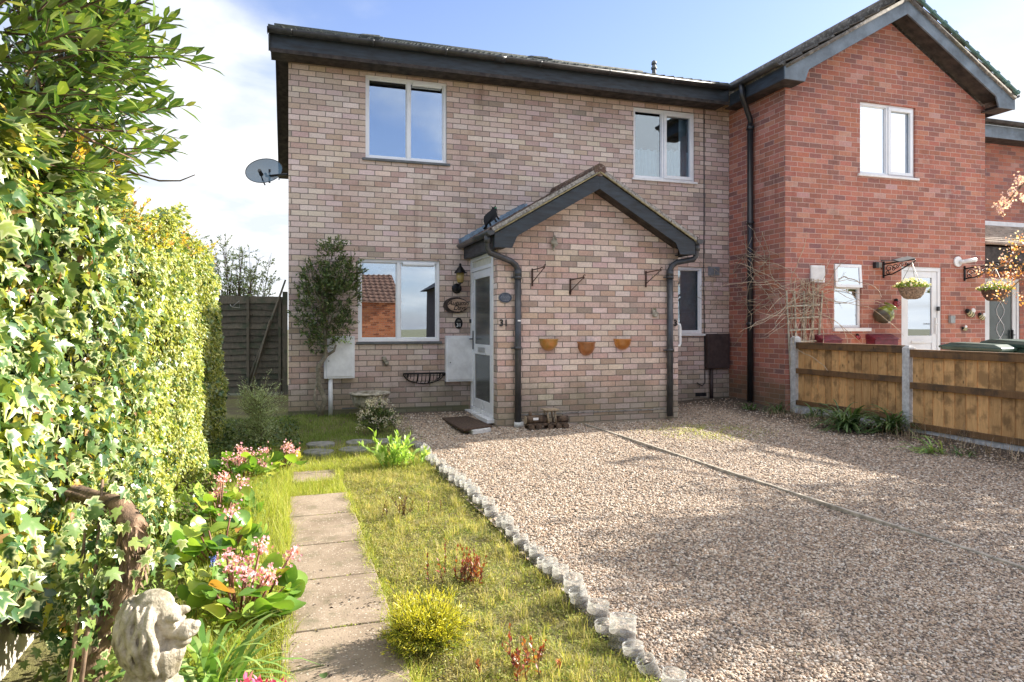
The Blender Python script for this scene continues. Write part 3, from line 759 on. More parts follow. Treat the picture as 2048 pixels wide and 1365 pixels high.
rf = slope('roof', M_TMAIN, H, (-.27, ev-.02, 5.155), (1,0,0), (0,c22,s22), 7.6, vl, .165, .045, .30, .018, seed=3)
slope('rear_roof', M_TMAIN, H, (-.27, 2*yr-ev, 5.115), (1,0,0), (0,-c22,s22), 7.6, vl, .33, .024, .6, .018)
MB().tube([(-.28, yr, zr+.08), (7.4, yr, zr+.08)], .11, 8).build('ridge_tile', M_TMAIN, H)
# verge: dark boards and soffit on the left end
mb = MB()
for sg in (1, -1):
    ya = ev if sg == 1 else 2*yr-ev
    d = Vector((0, sg*c22, s22)); a = Vector((-.255, ya, 4.985)); b = a + d*vl
    mb.bar(a, b, .022, .20, (0,0,1))
mb.build('bargeboard', M_DARKW, H)
mb = MB()
for sg in (1, -1):
    ya = ev+.06 if sg == 1 else 2*yr-ev-.06
    d = Vector((0, sg*c22, s22)); a = Vector((-.133, ya, 4.93)); b = a + d*(vl-.05)
    mb.bar(a, b, .220, .012, (0,0,1))
mb.build('verge_soffit', M_SOFF, H)
MB().box(-.265, HX1-.27, ev+.03, ev+.055, 4.905, 5.132).build('fascia', M_DARKW, H)
mb = MB(); mb.box(-.24, HX1-.27, ev+.057, FY-.002, 4.908, 4.920); mb.box(-.245, HX1-.27, ev+.020, ev+.029, 4.880, 4.93); mb.build('soffit', M_SOFF, H)
gt = cchan('x', ev-.042, 5.155, -.275, HX1-.33, .060).build('gutter', M_GUT, H)
MB().box(-.281, -.275, ev-.102, ev+.018, 5.095, 5.157).build('gutter_end', M_GUT, gt)
for x in (.0, 1.05, 2.05, 3.45, 4.55, 5.65):
    cchan('x', ev-.042, 5.157, x, x+.024, .0655, .004).build('gutter_clip', M_PLAS, gt)
cchan('x', ev-.042, 5.157, 2.78, 2.93, .068, .005).build('gutter_joint', M_PLAS, gt)
sill_k = dict(sillx=.035)
window(H, wUL, FY, [onY(818, 200, FY)[0]], [0, 0], vent=1, sillx=.045)
window(H, wLL, FY, [onY(798, 600, FY)[0]], [0, 0], vent=1, sillx=.025)
window(H, wUR, FY, [onY(1328, 300, FY)[0]], [0, 1], sill='white', vent=None, drape='net', gm=M_GLASS2)
window(H, wLR, FY, [onY(1352, 600, FY)[0]], [0, 0], sill='white', drape='blind', sillx=.06, gm=M_GLASS2)
# roof vents and pipe
def roofz(y): return 5.115 + (y-ev)*math.tan(R(22.5))
for pxp, py in ((742, 70), (1080, 118)):
    Yv = 9.95; x, _ = onY(pxp, py, Yv); z = roofz(Yv)+.03
    mb = MB(); mb.bar((x-.17, Yv, z+.05), (x+.17, Yv, z+.05), .26, .11, (0, -s22, c22)); mb.bar((x-.13, Yv+.05, z+.11), (x+.13, Yv+.05, z+.12), .2, .05, (0,-s22,c22))
    mb.build('roof_vent', M_TMAIN, H, bevel=.02)
Yv = 11.2; x, _ = onY(1308, 120, Yv); zt = onY(1308, 121, Yv)[1]
MB().tube([(x, Yv, roofz(Yv)-.05), (x, Yv, zt-.02)], .038, 10).tube([(x, Yv, zt-.17), (x, Yv, zt-.13)], .052, 10).tube([(x,Yv,zt-.08),(x,Yv,zt-.03),(x,Yv,zt)], [.05,.045,.012], 10).build('vent_pipe', M_SLATE, H)
# the air brick near the ground, cable on the wall
x, z = onY(700, 822, FY); mb = MB(); mb.box(x-.11, x+.11, FY-.004, FY+.01, .115, .18)
for k in range(7): mb.box(x-.1+k*.03, x-.085+k*.03, FY-.009, FY-.004, .125, .17)
mb.build('air_brick', M_SLATE, H)
x, z = onY(1385, 790, FY); mb = MB(); mb.box(6.35, 6.56, FY-.004, FY+.01, .16, .22)
for k in range(7): mb.box(6.36+k*.028, 6.374+k*.028, FY-.009, FY-.004, .166, .214)
mb.build('air_brick', M_CAST, H)
# mortar skirt at the base of the wall
MB().box(HX0-.01, 2.5, FY-.018, FY-.001, -.1, .16).build('plinth', brick('plinth_brick', 'x', PINK, PMORT, moss=.9, stain=(.5,.5,.5)), H)

# ------------------------------------------------------------------ red gabled house
G = thing('gabled_house', 'red brick house front with a tall gable and blue grey bargeboards', 'house', (9, GY, 0))
GX1 = 11.02; RX, RZ = 9.01, 6.20
gU = rc(1720, 1831, 202, 348, GY); gU = (gU[0], gU[1], onY(1720, 348, GY)[1], onY(1720, 202, GY)[1])
gL = (onY(1668, 600, GY)[0], onY(1723, 600, GY)[0], onY(1668, 656, GY)[1], onY(1668, 527, GY)[1])
gD = (onY(1803, 600, GY)[0], onY(1883, 600, GY)[0], .06, onY(1803, 533, GY)[1])
mb = MB(); wall_holes(mb, GX, GX1, -.1, 4.93, GY, [gU, gL, gD], .09)
mb.add([(GX,GY,4.93),(GX1,GY,4.93),(RX,GY,4.93+(RX-GX)*math.tan(R(30)))], [(0,1,2)]); mb.build('wall', M_RED, G)
mb = MB(); mb.add([(GX,GY,-.1),(GX,FY+.0,-.1),(GX,FY,5.0),(GX,GY,5.0)], [(0,3,2,1)]); mb.build('side_wall', M_REDS, G)
MB().add([(GX1,GY,-.1),(GX1,FY,-.1),(GX1,FY,5.0),(GX1,GY,5.0)], [(0,1,2,3)]).build('side_wall', M_REDS, G)
window(G, gU, GY, [onY(1778, 300, GY)[0]], [0, 1], sill='white', sillx=.05, gm=M_GLASS3)
# small window: top-hung light above a fixed pane
a, b, c, d = gL; tz = onY(1668, 575, GY)[1]
mb = MB(); frame_rect(mb, a, b, c, d, .04, GY+.03, GY+.08); mb.box(a+.04, b-.04, GY+.031, GY+.079, tz-.02, tz+.02)
wn = mb.build('window', M_UPVC, G, bevel=.004)
MB().box(a+.03, b-.03, GY+.055, GY+.059, c+.03, tz-.015).build('pane', M_GLASS, wn)
mb = MB(); st = 0; frame_rect(mb, a+.01, b-.01, tz, d-.01, .045, GY-.01, GY+.025); mb.xform(Matrix.Translation((0, GY, d-.01)) @ Matrix.Rotation(R(-4), 4, 'X') @ Matrix.Translation((0, -GY, -d+.01)))
sa = mb.build('open_light', M_UPVC, wn, bevel=.003)
MB().box(a+.05, b-.05, GY+.003, GY+.007, tz+.04, d-.05).xform(Matrix.Translation((0, GY, d-.01)) @ Matrix.Rotation(R(-4), 4, 'X') @ Matrix.Translation((0, -GY, -d+.01))).build('pane', M_GLASS, wn)
MB().box(a-.02, b+.16, GY-.04, GY+.03, c-.055, c-.002).build('sill', M_WHITE, wn, bevel=.004)
MB().add([(a,GY+.5,c),(b,GY+.5,c),(b,GY+.5,d),(a,GY+.5,d),(a,GY+.101,c),(b,GY+.101,c),(b,GY+.101,d),(a,GY+.101,d)], [(0,1,2,3),(4,5,1,0),(6,7,3,2),(5,6,2,1),(7,4,0,3)]).build('unlit_room_backing', M_ROOM, wn)
# front door
def updoor(parent, a, b, z0, z1, Y, glass_z, gm, dark=False, leafw=None):
    mb = MB(); frame_rect(mb, a, b, z0, z1, .065, Y+.015, Y+.085)
    fr = mb.build('door_frame', M_UPVCD, parent, bevel=.004)
    l, r, bt, tp = a+.067, b-.067, z0+.067, z1-.067; ga, gb = glass_z; w_ = .10
    mb = MB(); mb.box(l, l+w_, Y+.03, Y+.075, bt, tp); mb.box(r-w_, r, Y+.03, Y+.075, bt, tp)
    mb.box(l+w_, r-w_, Y+.031, Y+.074, tp-w_, tp); mb.box(l+w_, r-w_, Y+.031, Y+.074, bt, ga) if False else None
    mb.box(l+w_, r-w_, Y+.031, Y+.074, gb, tp-w_+.001) if gb < tp-w_-.01 else None
    mb.box(l+w_, r-w_, Y+.031, Y+.074, bt, bt+.12); mb.box(l+w_, r-w_, Y+.031, Y+.074, ga-.12, ga)
    mb.box(l+w_, r-w_, Y+.045, Y+.07, bt+.12, ga-.12)
    dr = mb.build('door', M_UPVCD, parent, bevel=.004)
    MB().box(l+w_-.004, r-w_+.004, Y+.05, Y+.056, ga-.004, min(gb, tp-w_)+.004).build('pane', gm, dr)
    return dr
dr = updoor(G, *gD, GY, (onY(1820, 672, GY)[1], onY(1820, 555, GY)[1]), M_GLASS)
x, z = onY(1875, 652, GY); MB().box(x-.035, x-.012, GY+.0, GY+.03, z-.13, z+.13).tube([(x-.023, GY, z+.03), (x-.023, GY-.045, z+.03), (x-.12, GY-.05, z+.03)], .009, 6).build('handle', M_WHITE, dr)
x, z = onY(1838, 684, GY); MB().box(x-.13, x+.13, GY+.018, GY+.03, z-.022, z+.022).build('letterbox', M_WHITE, dr, bevel=.004)
MB().add([(gD[0],GY+.5,gD[2]),(gD[1],GY+.5,gD[2]),(gD[1],GY+.5,gD[3]),(gD[0],GY+.5,gD[3])], [(0,1,2,3)]).build('unlit_hall_backing', M_ROOM, G)
# roof: slopes, bargeboards, soffit, fascia
c30, s30 = math.cos(R(30)), math.sin(R(30)); EX0, EX1 = 6.74, 11.28; vl = (RX-EX0)/c30; EZ = 5.06; FYB = 8.12
slope('roof', M_TRED, G, (EX0, FYB-.03, EZ), (0,1,0), (c30,0,s30), 6.5, vl, .30, .012, .33, .035, th=.045, jag=.006, seed=5)
slope('roof', M_TRED, G, (EX1, FYB-.03, EZ), (0,1,0), (-c30,0,s30), 6.5, vl, .30, .012, .33, .035, th=.045, jag=.006, seed=6)
MB().tube([(RX, FYB-.06, RZ+.22), (RX, 14.6, RZ+.22)], .12, 10).build('ridge_tile', M_TRED, G)
mb = MB()
for k in range(10):   # green-tinged tile ends running down the right verge
    t0 = k/10; p = Vector((EX1+.02, FYB-.04, EZ+.045)).lerp(Vector((RX+.05, FYB-.04, EZ+.045+vl*s30)), t0+.0); q = p + Vector((-c30, 0, s30))*.285
    mb.bar(p, q, .05, .028, (c30*.5, 0, 1)); mb.bar(p+Vector((0,.0,.006)), p+Vector((-c30,0,s30))*.06+Vector((0,0,.006)), .06, .05, (c30*.5,0,1))
mb.build('verge_tile', M_TEAL, G)
def barge(sgn, X0, X1, Z0, Y, h, th, name, m, parent, tailx, tailz, pitch=30):
    """X0 eave end, X1 apex; board follows the slope, boxed tail at the eave"""
    tp = math.tan(R(pitch)); zt = Z0 + abs(X1-X0)*tp
    poly = [(X0, Z0), (X1, zt), (X1, zt-h/math.cos(R(pitch))), (X0+sgn*tailx, Z0+tailx*tp-h/math.cos(R(pitch))), (X0+sgn*(tailx-.07), tailz), (X0, tailz)]
    if sgn < 0: poly = poly[::-1]
    return MB().prism(poly, 'y', Y, Y+th).build(name, m, parent)
barge(1, EX0, RX-.001, EZ-.02, FYB, .21, .025, 'bargeboard', M_BLUEB, G, .42, 4.86)
barge(-1, EX1, RX+.001, EZ-.02, FYB, .21, .025, 'bargeboard', M_BLUEB, G, .42, 4.86)
mb = MB()
for sg, X0 in ((1, EX0+.30), (-1, EX1-.30)):
    a = Vector((X0, (FYB+.027+GY)/2, EZ-.215+.30*math.tan(R(30)))); b = Vector((RX, a.y, EZ-.215+(RX-min(EX0, 99))*math.tan(R(30))))
    mb.bar(a, b, GY-FYB-.03, .014, (0,0,1))
for xa, xb in ((EX0+.02, GX+.10), (GX1-.10, EX1-.02)): mb.box(xa, xb, FYB+.03, GY-.003, 4.862, 4.872)
mb.build('soffit', M_SOFF, G)
MB().box(EX0, EX0+.025, FYB+.027, 9.42, 4.865, 5.05).build('fascia', M_DARKW, G)
MB().box(EX1-.025, EX1, FYB+.027, FY, 4.865, 5.05).build('fascia', M_DARKW, G)
MB().box(EX0+.03, GX-.004, GY+.002, FY-.2, 4.868, 4.88).build('eaves_soffit', M_SOFF, G)
cchan('y', EX0-.062, 5.115, FYB+.03, 9.3, .058).build('gutter', M_GUT, G)
g2 = cchan('y', EX1+.062, 5.115, FYB-.0, FY, .058).build('gutter', M_PLAS, G)
# downpipe in the corner
yp = onX(1500, 600, GX-.08)[0]; xp = GX-.075
mb = MB(); mb.tube([(EX0-.06, yp-.12, 5.08), (EX0-.06, yp-.12, 4.90), (EX0+.03, yp-.08, 4.78), (xp, yp, 4.58), (xp, yp, 4.50)], .043, 12)
mb.tube([(xp, yp, 4.52), (xp, yp, .07)], .047, 14)
for z in (4.45, 2.95, 1.35): mb.tube([(xp, yp, z-.03), (xp, yp, z+.03)], .055, 14); mb.bar((xp, yp-.09, z), (xp, yp+.09, z), .02, .03)
mb.build('downpipe', M_BLKP, G)

# ------------------------------------------------------------------ far right house
K = thing('neighbour_house', 'red brick house part at the right edge beyond the gable with a tiled canopy', 'house', (13, FY, 0))
kD = (12.80, 13.75, .05, 2.25)
mb = MB(); wall_holes(mb, GX1+.002, 18, -.1, 5.0, FY, [kD], .08); mb.build('wall', M_RED2, K)
slope('roof', M_TMAIN, K, (GX1+.25, ev, 5.115), (1,0,0), (0,c22,s22), 7, 4.4, .165, .024, .30, .018)
MB().box(GX1+.28, 18, ev+.03, ev+.055, 4.86, 5.085).build('fascia', M_BLUEB, K)
MB().box(GX1+.28, 18, ev+.057, FY-.002, 4.872, 4.885).build('soffit', M_SOFF, K)
cchan('x', ev-.04, 5.155, GX1+.36, 18, .06).build('gutter', M_GUT, K)
slope('canopy_roof', M_TPALE, K, (11.05, 8.55, 2.74), (1,0,0), (0,.915,.403), 5, 1.33, .20, .0, .13, .02, jag=.003)
MB().box(11.05, 16, FY-.03, FY-.003, 3.26, 3.36).build('flashing', M_WHITE, K)
mb = MB(); mb.box(11.06, 16, 8.62, 8.66, 2.42, 2.68); mb.box(11.06, 16, 8.67, FY-.01, 2.40, 2.43); mb.box(11.06, 11.10, 8.67, FY-.01, 2.44, 2.7); mb.box(14.1, 14.2, 8.62, 8.72, 0, 2.40)
mb.build('canopy_frame', M_SOFF, K)
dr = updoor(K, *kD, FY, (.62, 2.05), M_FROST)
cx = (kD[0]+kD[1])/2
mb = MB()
for sx in (-1, 1):
    mb.tube([(cx+sx*.11*math.sin(i*.9), FY+.046, .75+i*.1) for i in range(13)], .008, 5)
mb.build('leaded_pattern', M_WHITE, dr)
MB().box(cx+.27, cx+.30, FY+.0, FY+.03, 1.0, 1.25).tube([(cx+.285, FY, 1.15), (cx+.285, FY-.04, 1.15), (cx+.19, FY-.045, 1.15)], .009, 6).build('handle', M_CAST, dr)

# ------------------------------------------------------------------ brick porch
Q = thing('brick_porch', 'small pinkish brick porch with a tiled gable roof standing in front of the house', 'porch', (3.87, PY, 0))
tr = math.tan(R(30.3)); AX = 3.87; APZ = 3.32
zb = APZ-.19-.06-(AX-PX0)*tr
mb = MB(); mb.add([(PX0,PY,-.1),(PX1,PY,-.1),(PX1,PY,zb+.1),(AX,PY,zb+.1+(AX-PX0)*tr),(PX0,PY,zb+.1)], [(0,1,2,3,4)]); mb.build('wall', M_PORCH, Q)
mb = MB(); mb.add([(PX0,PY,-.1),(PX0,8.62,-.1),(PX0,8.62,2.4),(PX0,PY,2.4)], [(0,3,2,1)]); mb.add([(PX0,8.62,-.1),(PX0+.1,8.62,-.1),(PX0+.1,8.62,2.4),(PX0,8.62,2.4)],[(0,1,2,3)])
mb.build('side_wall', M_PORCHS, Q)
MB().add([(PX1,PY,-.1),(PX1,FY,-.1),(PX1,FY,2.4),(PX1,PY,2.4)], [(0,1,2,3)]).build('side_wall', M_PORCHS, Q)
# projecting course near the ground on the front
MB().box(PX0+.30, PX1-.22, PY-.008, PY-.001, .150, .168).build('damp_course', mat('mortar_strip', (.30,.28,.25), .95, var=.3, scale=20, bump=.5), Q)
ce, se = math.cos(R(30.3)), math.sin(R(30.3)); OX0, OX1 = 2.42, 5.32; vlp = (AX-OX0)/ce; OZ = 2.50
slope('roof', M_TPORCH, Q, (OX0-.03, 8.20, OZ+.02), (0,1,0), (ce,0,se), 1.6, vlp+.03, .165, .006, .095, .016, th=.02, jag=.006, ures=3, seed=8)
slope('roof', M_TPORCH, Q, (OX1+.03, 8.20, OZ+.02), (0,1,0), (-ce,0,se), 1.6, vlp+.03, .165, .006, .095, .016, th=.02, jag=.006, ures=3, seed=9)
MB().tube([(AX, 8.19, APZ+.045), (AX, FY-.01, APZ+.045)], .085, 12).build('ridge_tile', M_TPORCH, Q)
mb = MB()
for sg, X0 in ((1, OX0-.02), (-1, OX1+.02)):
    n = 26; L = Vector((sg*ce, 0, se)); p0 = Vector((X0, 8.215, OZ+.012))
    for k in range(n):
        a = p0 + L*(vlp*k/n); b = p0 + L*(vlp*(k+.96)/n); hh = .042+.010*rnd.random()
        mb.bar(a+Vector((0, rnd.uniform(-.004, .004), .006)), b+Vector((0,0,.006)), .035, hh, (0,0,1))
mb.build('verge_mortar', M_MORTAR, Q)
mb = MB()
for sg, X0 in ((1, OX0), (-1, OX1)):
    L = Vector((sg*ce, 0, se)); p0 = Vector((X0, 8.185, OZ-.012)); mb.bar(p0, p0+L*vlp, .022, .016, (0,0,1))
mb.build('verge_strip', mat('yellowed_trim', (.34,.28,.14), .7, var=.3, scale=14), Q)
barge(1, OX0+.01, AX-.001, OZ-.03, 8.20, .165, .022, 'bargeboard', M_DARKW, Q, .30, 2.30, 30.3)
barge(-1, OX1-.01, AX+.001, OZ-.03, 8.20, .165, .022, 'bargeboard', M_DARKW, Q, .30, 2.30, 30.3)
mb = MB()
for sg, X0 in ((1, OX0+.2), (-1, OX1-.2)):
    a = Vector((X0, (8.224+PY)/2, OZ-.20+.2*tr)); b = Vector((AX, a.y, OZ-.20+(AX-OX0)*tr)); mb.bar(a, b, PY-8.228, .012, (0,0,1))
mb.box(OX0+.02, PX0+.05, 8.226, PY-.003, 2.302, 2.312); mb.box(PX1-.05, OX1-.02, 8.226, PY-.003, 2.302, 2.312)
mb.build('soffit', M_SOFF, Q)
mb = MB(); mb.box(OX0+.01, OX0+.03, 8.224, FY-.004, 2.30, 2.49); mb.box(OX0+.032, PX0+.06, PY+.002, FY-.004, 2.302, 2.314); MB().box(OX1-.03, OX1-.01, 8.224, FY-.004, 2.30, 2.49).build('fascia', M_DARKW, Q)
mb.box(PX0-.02, PX0+.08, 8.4, FY-.004, 2.316, 2.45); mb.build('fascia', M_DARKW, Q)
# lead flashing stepped up the facade
mb = MB(); steps = 11; ln = (AX-.45-OX0); L2 = []
for k in range(steps):
    x = OX0-.05+ln*k/steps; z = OZ+.045+(x-OX0)*tr; dx = ln/steps
    L2.append([(x, z-.03), (x+dx, z-.03+dx*tr), (x+dx*1.02, z+dx*tr+.075), (x-.02, z+.078)])
for k, p in enumerate(L2): mb.prism(p, 'y', FY-.008-.001*(k % 2), FY-.002)
mb.prism([(OX0-.06, OZ+.02), (OX0-.05+ln, OZ+.02+ln*tr), (OX0-.05+ln, OZ+.07+ln*tr), (OX0-.06, OZ+.07)], 'y', FY-.14, FY-.012)
mb.build('lead_flashing', M_LEAD, Q)
g1 = cchan('y', OX0-.050, 2.50, 8.17, FY-.02, .055).build('gutter', M_PLAS, Q)
MB().prism([(OX0-.105, 2.502), (OX0+.005, 2.502), (OX0-.012, 2.455), (OX0-.05, 2.442), (OX0-.088, 2.455)], 'y', 8.158, 8.169).build('gutter_end', M_PLAS, g1)
g2 = cchan('y', OX1+.050, 2.50, 8.17, FY-.02, .055).build('gutter', M_PLAS, Q)
MB().prism([(OX1-.005, 2.502), (OX1+.105, 2.502), (OX1+.088, 2.455), (OX1+.05, 2.442), (OX1+.012, 2.455)], 'y', 8.158, 8.169).build('gutter_end', M_PLAS, g2)
def pipe(px_, mpt, side, name, shoe):
    yv = PY-.055; xv = onY(px_, 700, yv)[0]; gx_ = OX0-.05 if side < 0 else OX1+.05
    zt = onY(px_, 548, yv)[1]
    gy_ = 8.30 if side < 0 else 8.26
    mb = MB(); mb.tube([(gx_, gy_, 2.46), (gx_, gy_, 2.40), (gx_-.0*side, gy_+.01, 2.30), (gx_-.03*side, gy_+.02, 2.245), (xv+.10*side, yv-.01, zt+.16), (xv+.03*side, yv, zt+.11), (xv, yv, zt+.05), (xv, yv, zt)], .040, 12)
    mb.tube([(gx_, gy_, 2.45), (gx_, gy_, 2.36)], .047, 12)
    mb.tube([(xv, yv, zt+.03), (xv, yv, .06)], .042, 14); mb.tube([(xv, yv, zt-.04), (xv, yv, zt+.05)], .049, 14)
    for z in (zt-.05, 1.03 if side < 0 else .98):
        mb.tube([(xv, yv, z-.02), (xv, yv, z+.02)], .051, 14); mb.bar((xv-.085, yv+.02, z), (xv+.03, yv+.02, z), .03, .022)
    dp = mb.build('downpipe', M_PLAS, Q)
    if shoe: MB().tube([(xv+.01, yv, .0), (xv+.01, yv, .075)], .062, 16).build('collar', M_CONC, dp)
    if side < 0: MB().box(xv-.018, xv+.022, yv-.047, yv-.041, 1.375, 1.395).build('sticker', M_WHITE, dp)
pipe(1036, None, -1, 'downpipe', True); pipe(1340, None, 1, 'downpipe', False)
# the porch door, facing left, and its frame
X = PX0
def dbox(mb, y0, y1, z0, z1, p, q): mb.box(X-p, X+q, y0, y1, z0, z1)
mb = MB(); y0, y1, z0, z1 = 8.625, FY-.006, .10, 2.30
dbox(mb, y0, y0+.07, z0, z1, .012, .06); dbox(mb, y1-.075, y1, z0, z1, .012, .06); dbox(mb, y0+.07, y1-.075, z1-.05, z1, .012, .06); dbox(mb, y0+.07, y1-.075, 2.10, 2.15, .012, .06); dbox(mb, y0+.07, y1-.075, z0, z0+.05, .012, .06)
df = mb.build('door_frame', M_UPVCD, Q, bevel=.004)
mb = MB(); dbox(mb, y0+.071, y1-.076, 2.151, 2.249, -.015, .04); mb.build('transom_panel', M_CREAM, df)
mb = MB(); mb.box(X-.10, X+.02, y0-.04, y1+.0, .045, .098); mb.build('threshold', M_UPVCD, df, bevel=.004)
mb = MB(); ya, yb_, za, zb_ = y0+.073, y1-.078, .152, 2.098
dbox(mb, ya, ya+.105, za, zb_, 0, .045); dbox(mb, yb_-.105, yb_, za, zb_, 0, .045); dbox(mb, ya+.105, yb_-.105, zb_-.11, zb_, -.001, .044)
dbox(mb, ya+.105, yb_-.105, za, za+.13, -.001, .044); dbox(mb, ya+.105, yb_-.105, .92, 1.06, -.001, .044)
dr = mb.build('door', M_UPVCD, Q, bevel=.005)
mb = MB(); mb.box(X+.016, X+.022, ya+.10, yb_-.10, za+.125, .925).build('pane', M_FROST, dr)
MB().box(X+.016, X+.022, ya+.10, yb_-.10, 1.055, zb_-.105).build('pane', M_FROST, dr)
ym = (ya+yb_)/2
MB().box(X-.014, X, ym-.16, ym+.16, .955, 1.02).build('letterbox', mat('steel_flap', (.45,.46,.46), .35, metal=.7), dr, bevel=.004)
MB().box(X-.013, X-.0, yb_-.075, yb_-.045, .98, 1.25).tube([(X-.01, yb_-.06, 1.13), (X-.055, yb_-.06, 1.13), (X-.06, yb_-.17, 1.13)], .009, 8).build('handle', M_SLATE, dr)
MB().box(X-.035, X-.012, y1-.06, y1-.02, 1.36, 1.42).build('bell', M_BLKP, df, bevel=.004)
MB().box(X+.3, X+.31, 8.65, FY-.05, .1, 2.2).build('unlit_hall_backing', M_ROOM, Q)

# ------------------------------------------------------------------ buildings behind the viewer, seen mirrored in the panes
B = thing('brick_garage', 'red brick garage with a brown pantiled roof seen mirrored in the lower left window', 'garage', (2, -8, 0))
MB().box(-6, 4.05, -13, -8.0, -.1, 2.32).build('wall', brick('garage_brick', 'x', [(0,(.20,.05,.02)),(.5,(.42,.13,.05)),(1,(.5,.2,.09))], (.3,.2,.14)), B)
slope('roof', mat('brown_pantile', (.17,.085,.055), .85, var=.3), B, (-6.2, -7.8, 2.32), (1,0,0), (0,-.906,.4226), 10.45, 3.0, .22, .03, .35, .03)
slope('roof', mat('pale_tile', (.30,.27,.25), .85, var=.3), B, (-6.2, -13.2, 2.32), (1,0,0), (0,.906,.4226), 10.4, 3.0, .22, .03, .35, .03)
B2 = thing('dark_brick_house', 'dark brick two storey house seen mirrored in the lower left window', 'house', (15, -38, 0))
MB().box(12.6, 24, -46, -38, -.1, 4.9).build('wall', mat('dark_brick', (.07,.045,.04), .9), B2)
mb = MB(); mb.add([(12,-37.5,4.8),(24.5,-37.5,4.8),(24.5,-46.5,4.8),(12,-46.5,4.8),(15.5,-42,7.0),(21,-42,7.0)], [(0,1,5,4),(1,2,5),(2,3,4,5),(3,0,4)]); mb.build('roof', M_SOFF, B2)
MB().box(14.4, 16.0, -38.06, -38, 3.0, 4.1).build('window', M_SLATE, B2); MB().box(14.4, 16.0, -38.06, -38, .9, 2.0).build('window', M_SLATE, B2)
# ------------------------------------------------------------------ things fixed to the walls
def text_mesh(txt, size, depth, shear=0.0, space=1.0):
    cu = bpy.data.curves.new('lettering', 'FONT'); cu.body = txt; cu.size = size; cu.extrude = depth; cu.shear = shear
    cu.align_x = 'CENTER'; cu.align_y = 'CENTER'; cu.space_line = .85; cu.space_character = space; cu.offset = size*.012
    o = bpy.data.objects.new('tmp', cu); COL.objects.link(o); dg = bpy.context.evaluated_depsgraph_get()
    me = bpy.data.meshes.new_from_object(o.evaluated_get(dg)); bpy.data.objects.remove(o); bpy.data.curves.remove(cu)
    me.transform(Matrix.Rotation(R(90), 4, 'X')); return me
def text(name, txt, size, loc, m, parent=None, depth=.003, shear=0.0, space=1.0):
    me = text_mesh(txt, size, depth, shear, space); me.materials.clear(); loc = Vector(loc)
    if parent is not None: loc = loc - ORG.get(parent.name, Vector((0,0,0)))
    me.transform(Matrix.Translation(loc)) if parent is not None else None
    o = link(name, me, m, parent)
    if parent is None: o.location = loc
    return o
def oval(cx, cz, a, b, Y, th, n=28, rough=0.0):
    return [(cx + a*math.cos(2*math.pi*k/n)*(1+rnd.uniform(-rough, rough)), cz + b*math.sin(2*math.pi*k/n)*(1+rnd.uniform(-rough, rough))) for k in range(n)]
def meter(px0, px1, py0, py1, m, label, pipe_px=None, pm=None, lid=True, name='meter_box'):
    x0, zt = onY(px0, py0, FY-.06); x1, _ = onY(px1, py0, FY-.06); zb = onY(px0, py1, FY-.06)[1]
    t = thing(name, label, 'meter box', ((x0+x1)/2, FY, 0))
    MB().box(x0, x1, FY-.10, FY-.002, zb, zt).build('casing', m, t, bevel=.008)
    if lid: 
        ld = MB().box(x0+.03, x1-.03, FY-.112, FY-.101, zb+.03, zt-.03).build('lid', m, t, bevel=.004)
        MB().tube([(x0+.06, FY-.118, zb+.42*(zt-zb)), (x0+.06, FY-.110, zb+.42*(zt-zb))], .008, 10).build('lock', M_BLKP, ld)
    else: MB().box(x0+.01, x1-.01, FY-.108, FY-.101, zb+.01, zt-.02).build('lid', m, t, bevel=.006)
    if pipe_px:
        xp_ = onY(pipe_px, 780, FY-.05)[0]; MB().tube([(xp_, FY-.05, zb+.01), (xp_, FY-.05, .06)], .030, 12).build('pipe', pm, t)
    return t
meter(648, 709, 673, 758, M_WHBOX, 'white meter box on a white pipe behind the wall shrub', 661, M_WHITE)
meter(891, 952, 672, 764, M_WHBOX, 'white meter box on the house wall beside the porch door', None)
meter(1413, 1457, 668, 738, M_BROWN, 'dark brown meter box on a post in the wall corner', 1423, M_BROWN, lid=False)

# satellite dish on the end wall
t = thing('satellite_dish', 'pale grey satellite dish on the left end of the house below the eaves', 'satellite dish', (HX0, 11.4, 0))
c = atT(530, 346, 11.25); dn = Vector((-.25, -.78, .42)).normalized()
mb = MB(); q = dn.to_track_quat('Z', 'Y').to_matrix()
rings = 7; vs = []; fs = []
for i in range(rings+1):
    r_ = i/rings
    for k in range(28):
        a = 2*math.pi*k/28; vs.append(c + q @ Vector((r_*.30*math.cos(a), r_*.25*math.sin(a), .055*r_*r_)))
fs = [(i*28+k, i*28+(k+1)%28, (i+1)*28+(k+1)%28, (i+1)*28+k) for i in range(rings) for k in range(28)]
dm, tt = newmat('pierced_dish'); tt.n('ShaderNodeOutputMaterial', {0: tt.n('ShaderNodeMixShader', {0: .12, 1: principled(tt, col=(.07,.15,.21,1), rough=.5), 2: tt.n('ShaderNodeBsdfTransparent')})})
mb.add(vs, fs, True); d_ = mb.build('dish', dm, t)
MB().tube([vs[rings*28+k] for k in range(28)] + [vs[rings*28]], .006, 6).build('rim', M_BLKP, d_)
l_ = c + dn*.24 - Vector((0, 0, .15))
MB().tube([c - Vector((0,0,.20)), c - Vector((0,0,.20)) + dn*.12, l_], .012, 6).build('feed_arm', M_BLKP, t)
MB().tube([l_ + dn*.05, l_ - dn*.05], .028, 10).ball(l_ - dn*.05, .034).build('receiver', M_BLKP, t)
MB().tube([c - dn*.02, c - dn*.09, (HX0-.03, 11.30, c.z-.14), (HX0, 11.30, c.z-.14)], .02, 8).bar(c+Vector((.07,0,.06)), c+Vector((.07,0,-.16)), .03, .05).build('bracket', M_BLKP, t)

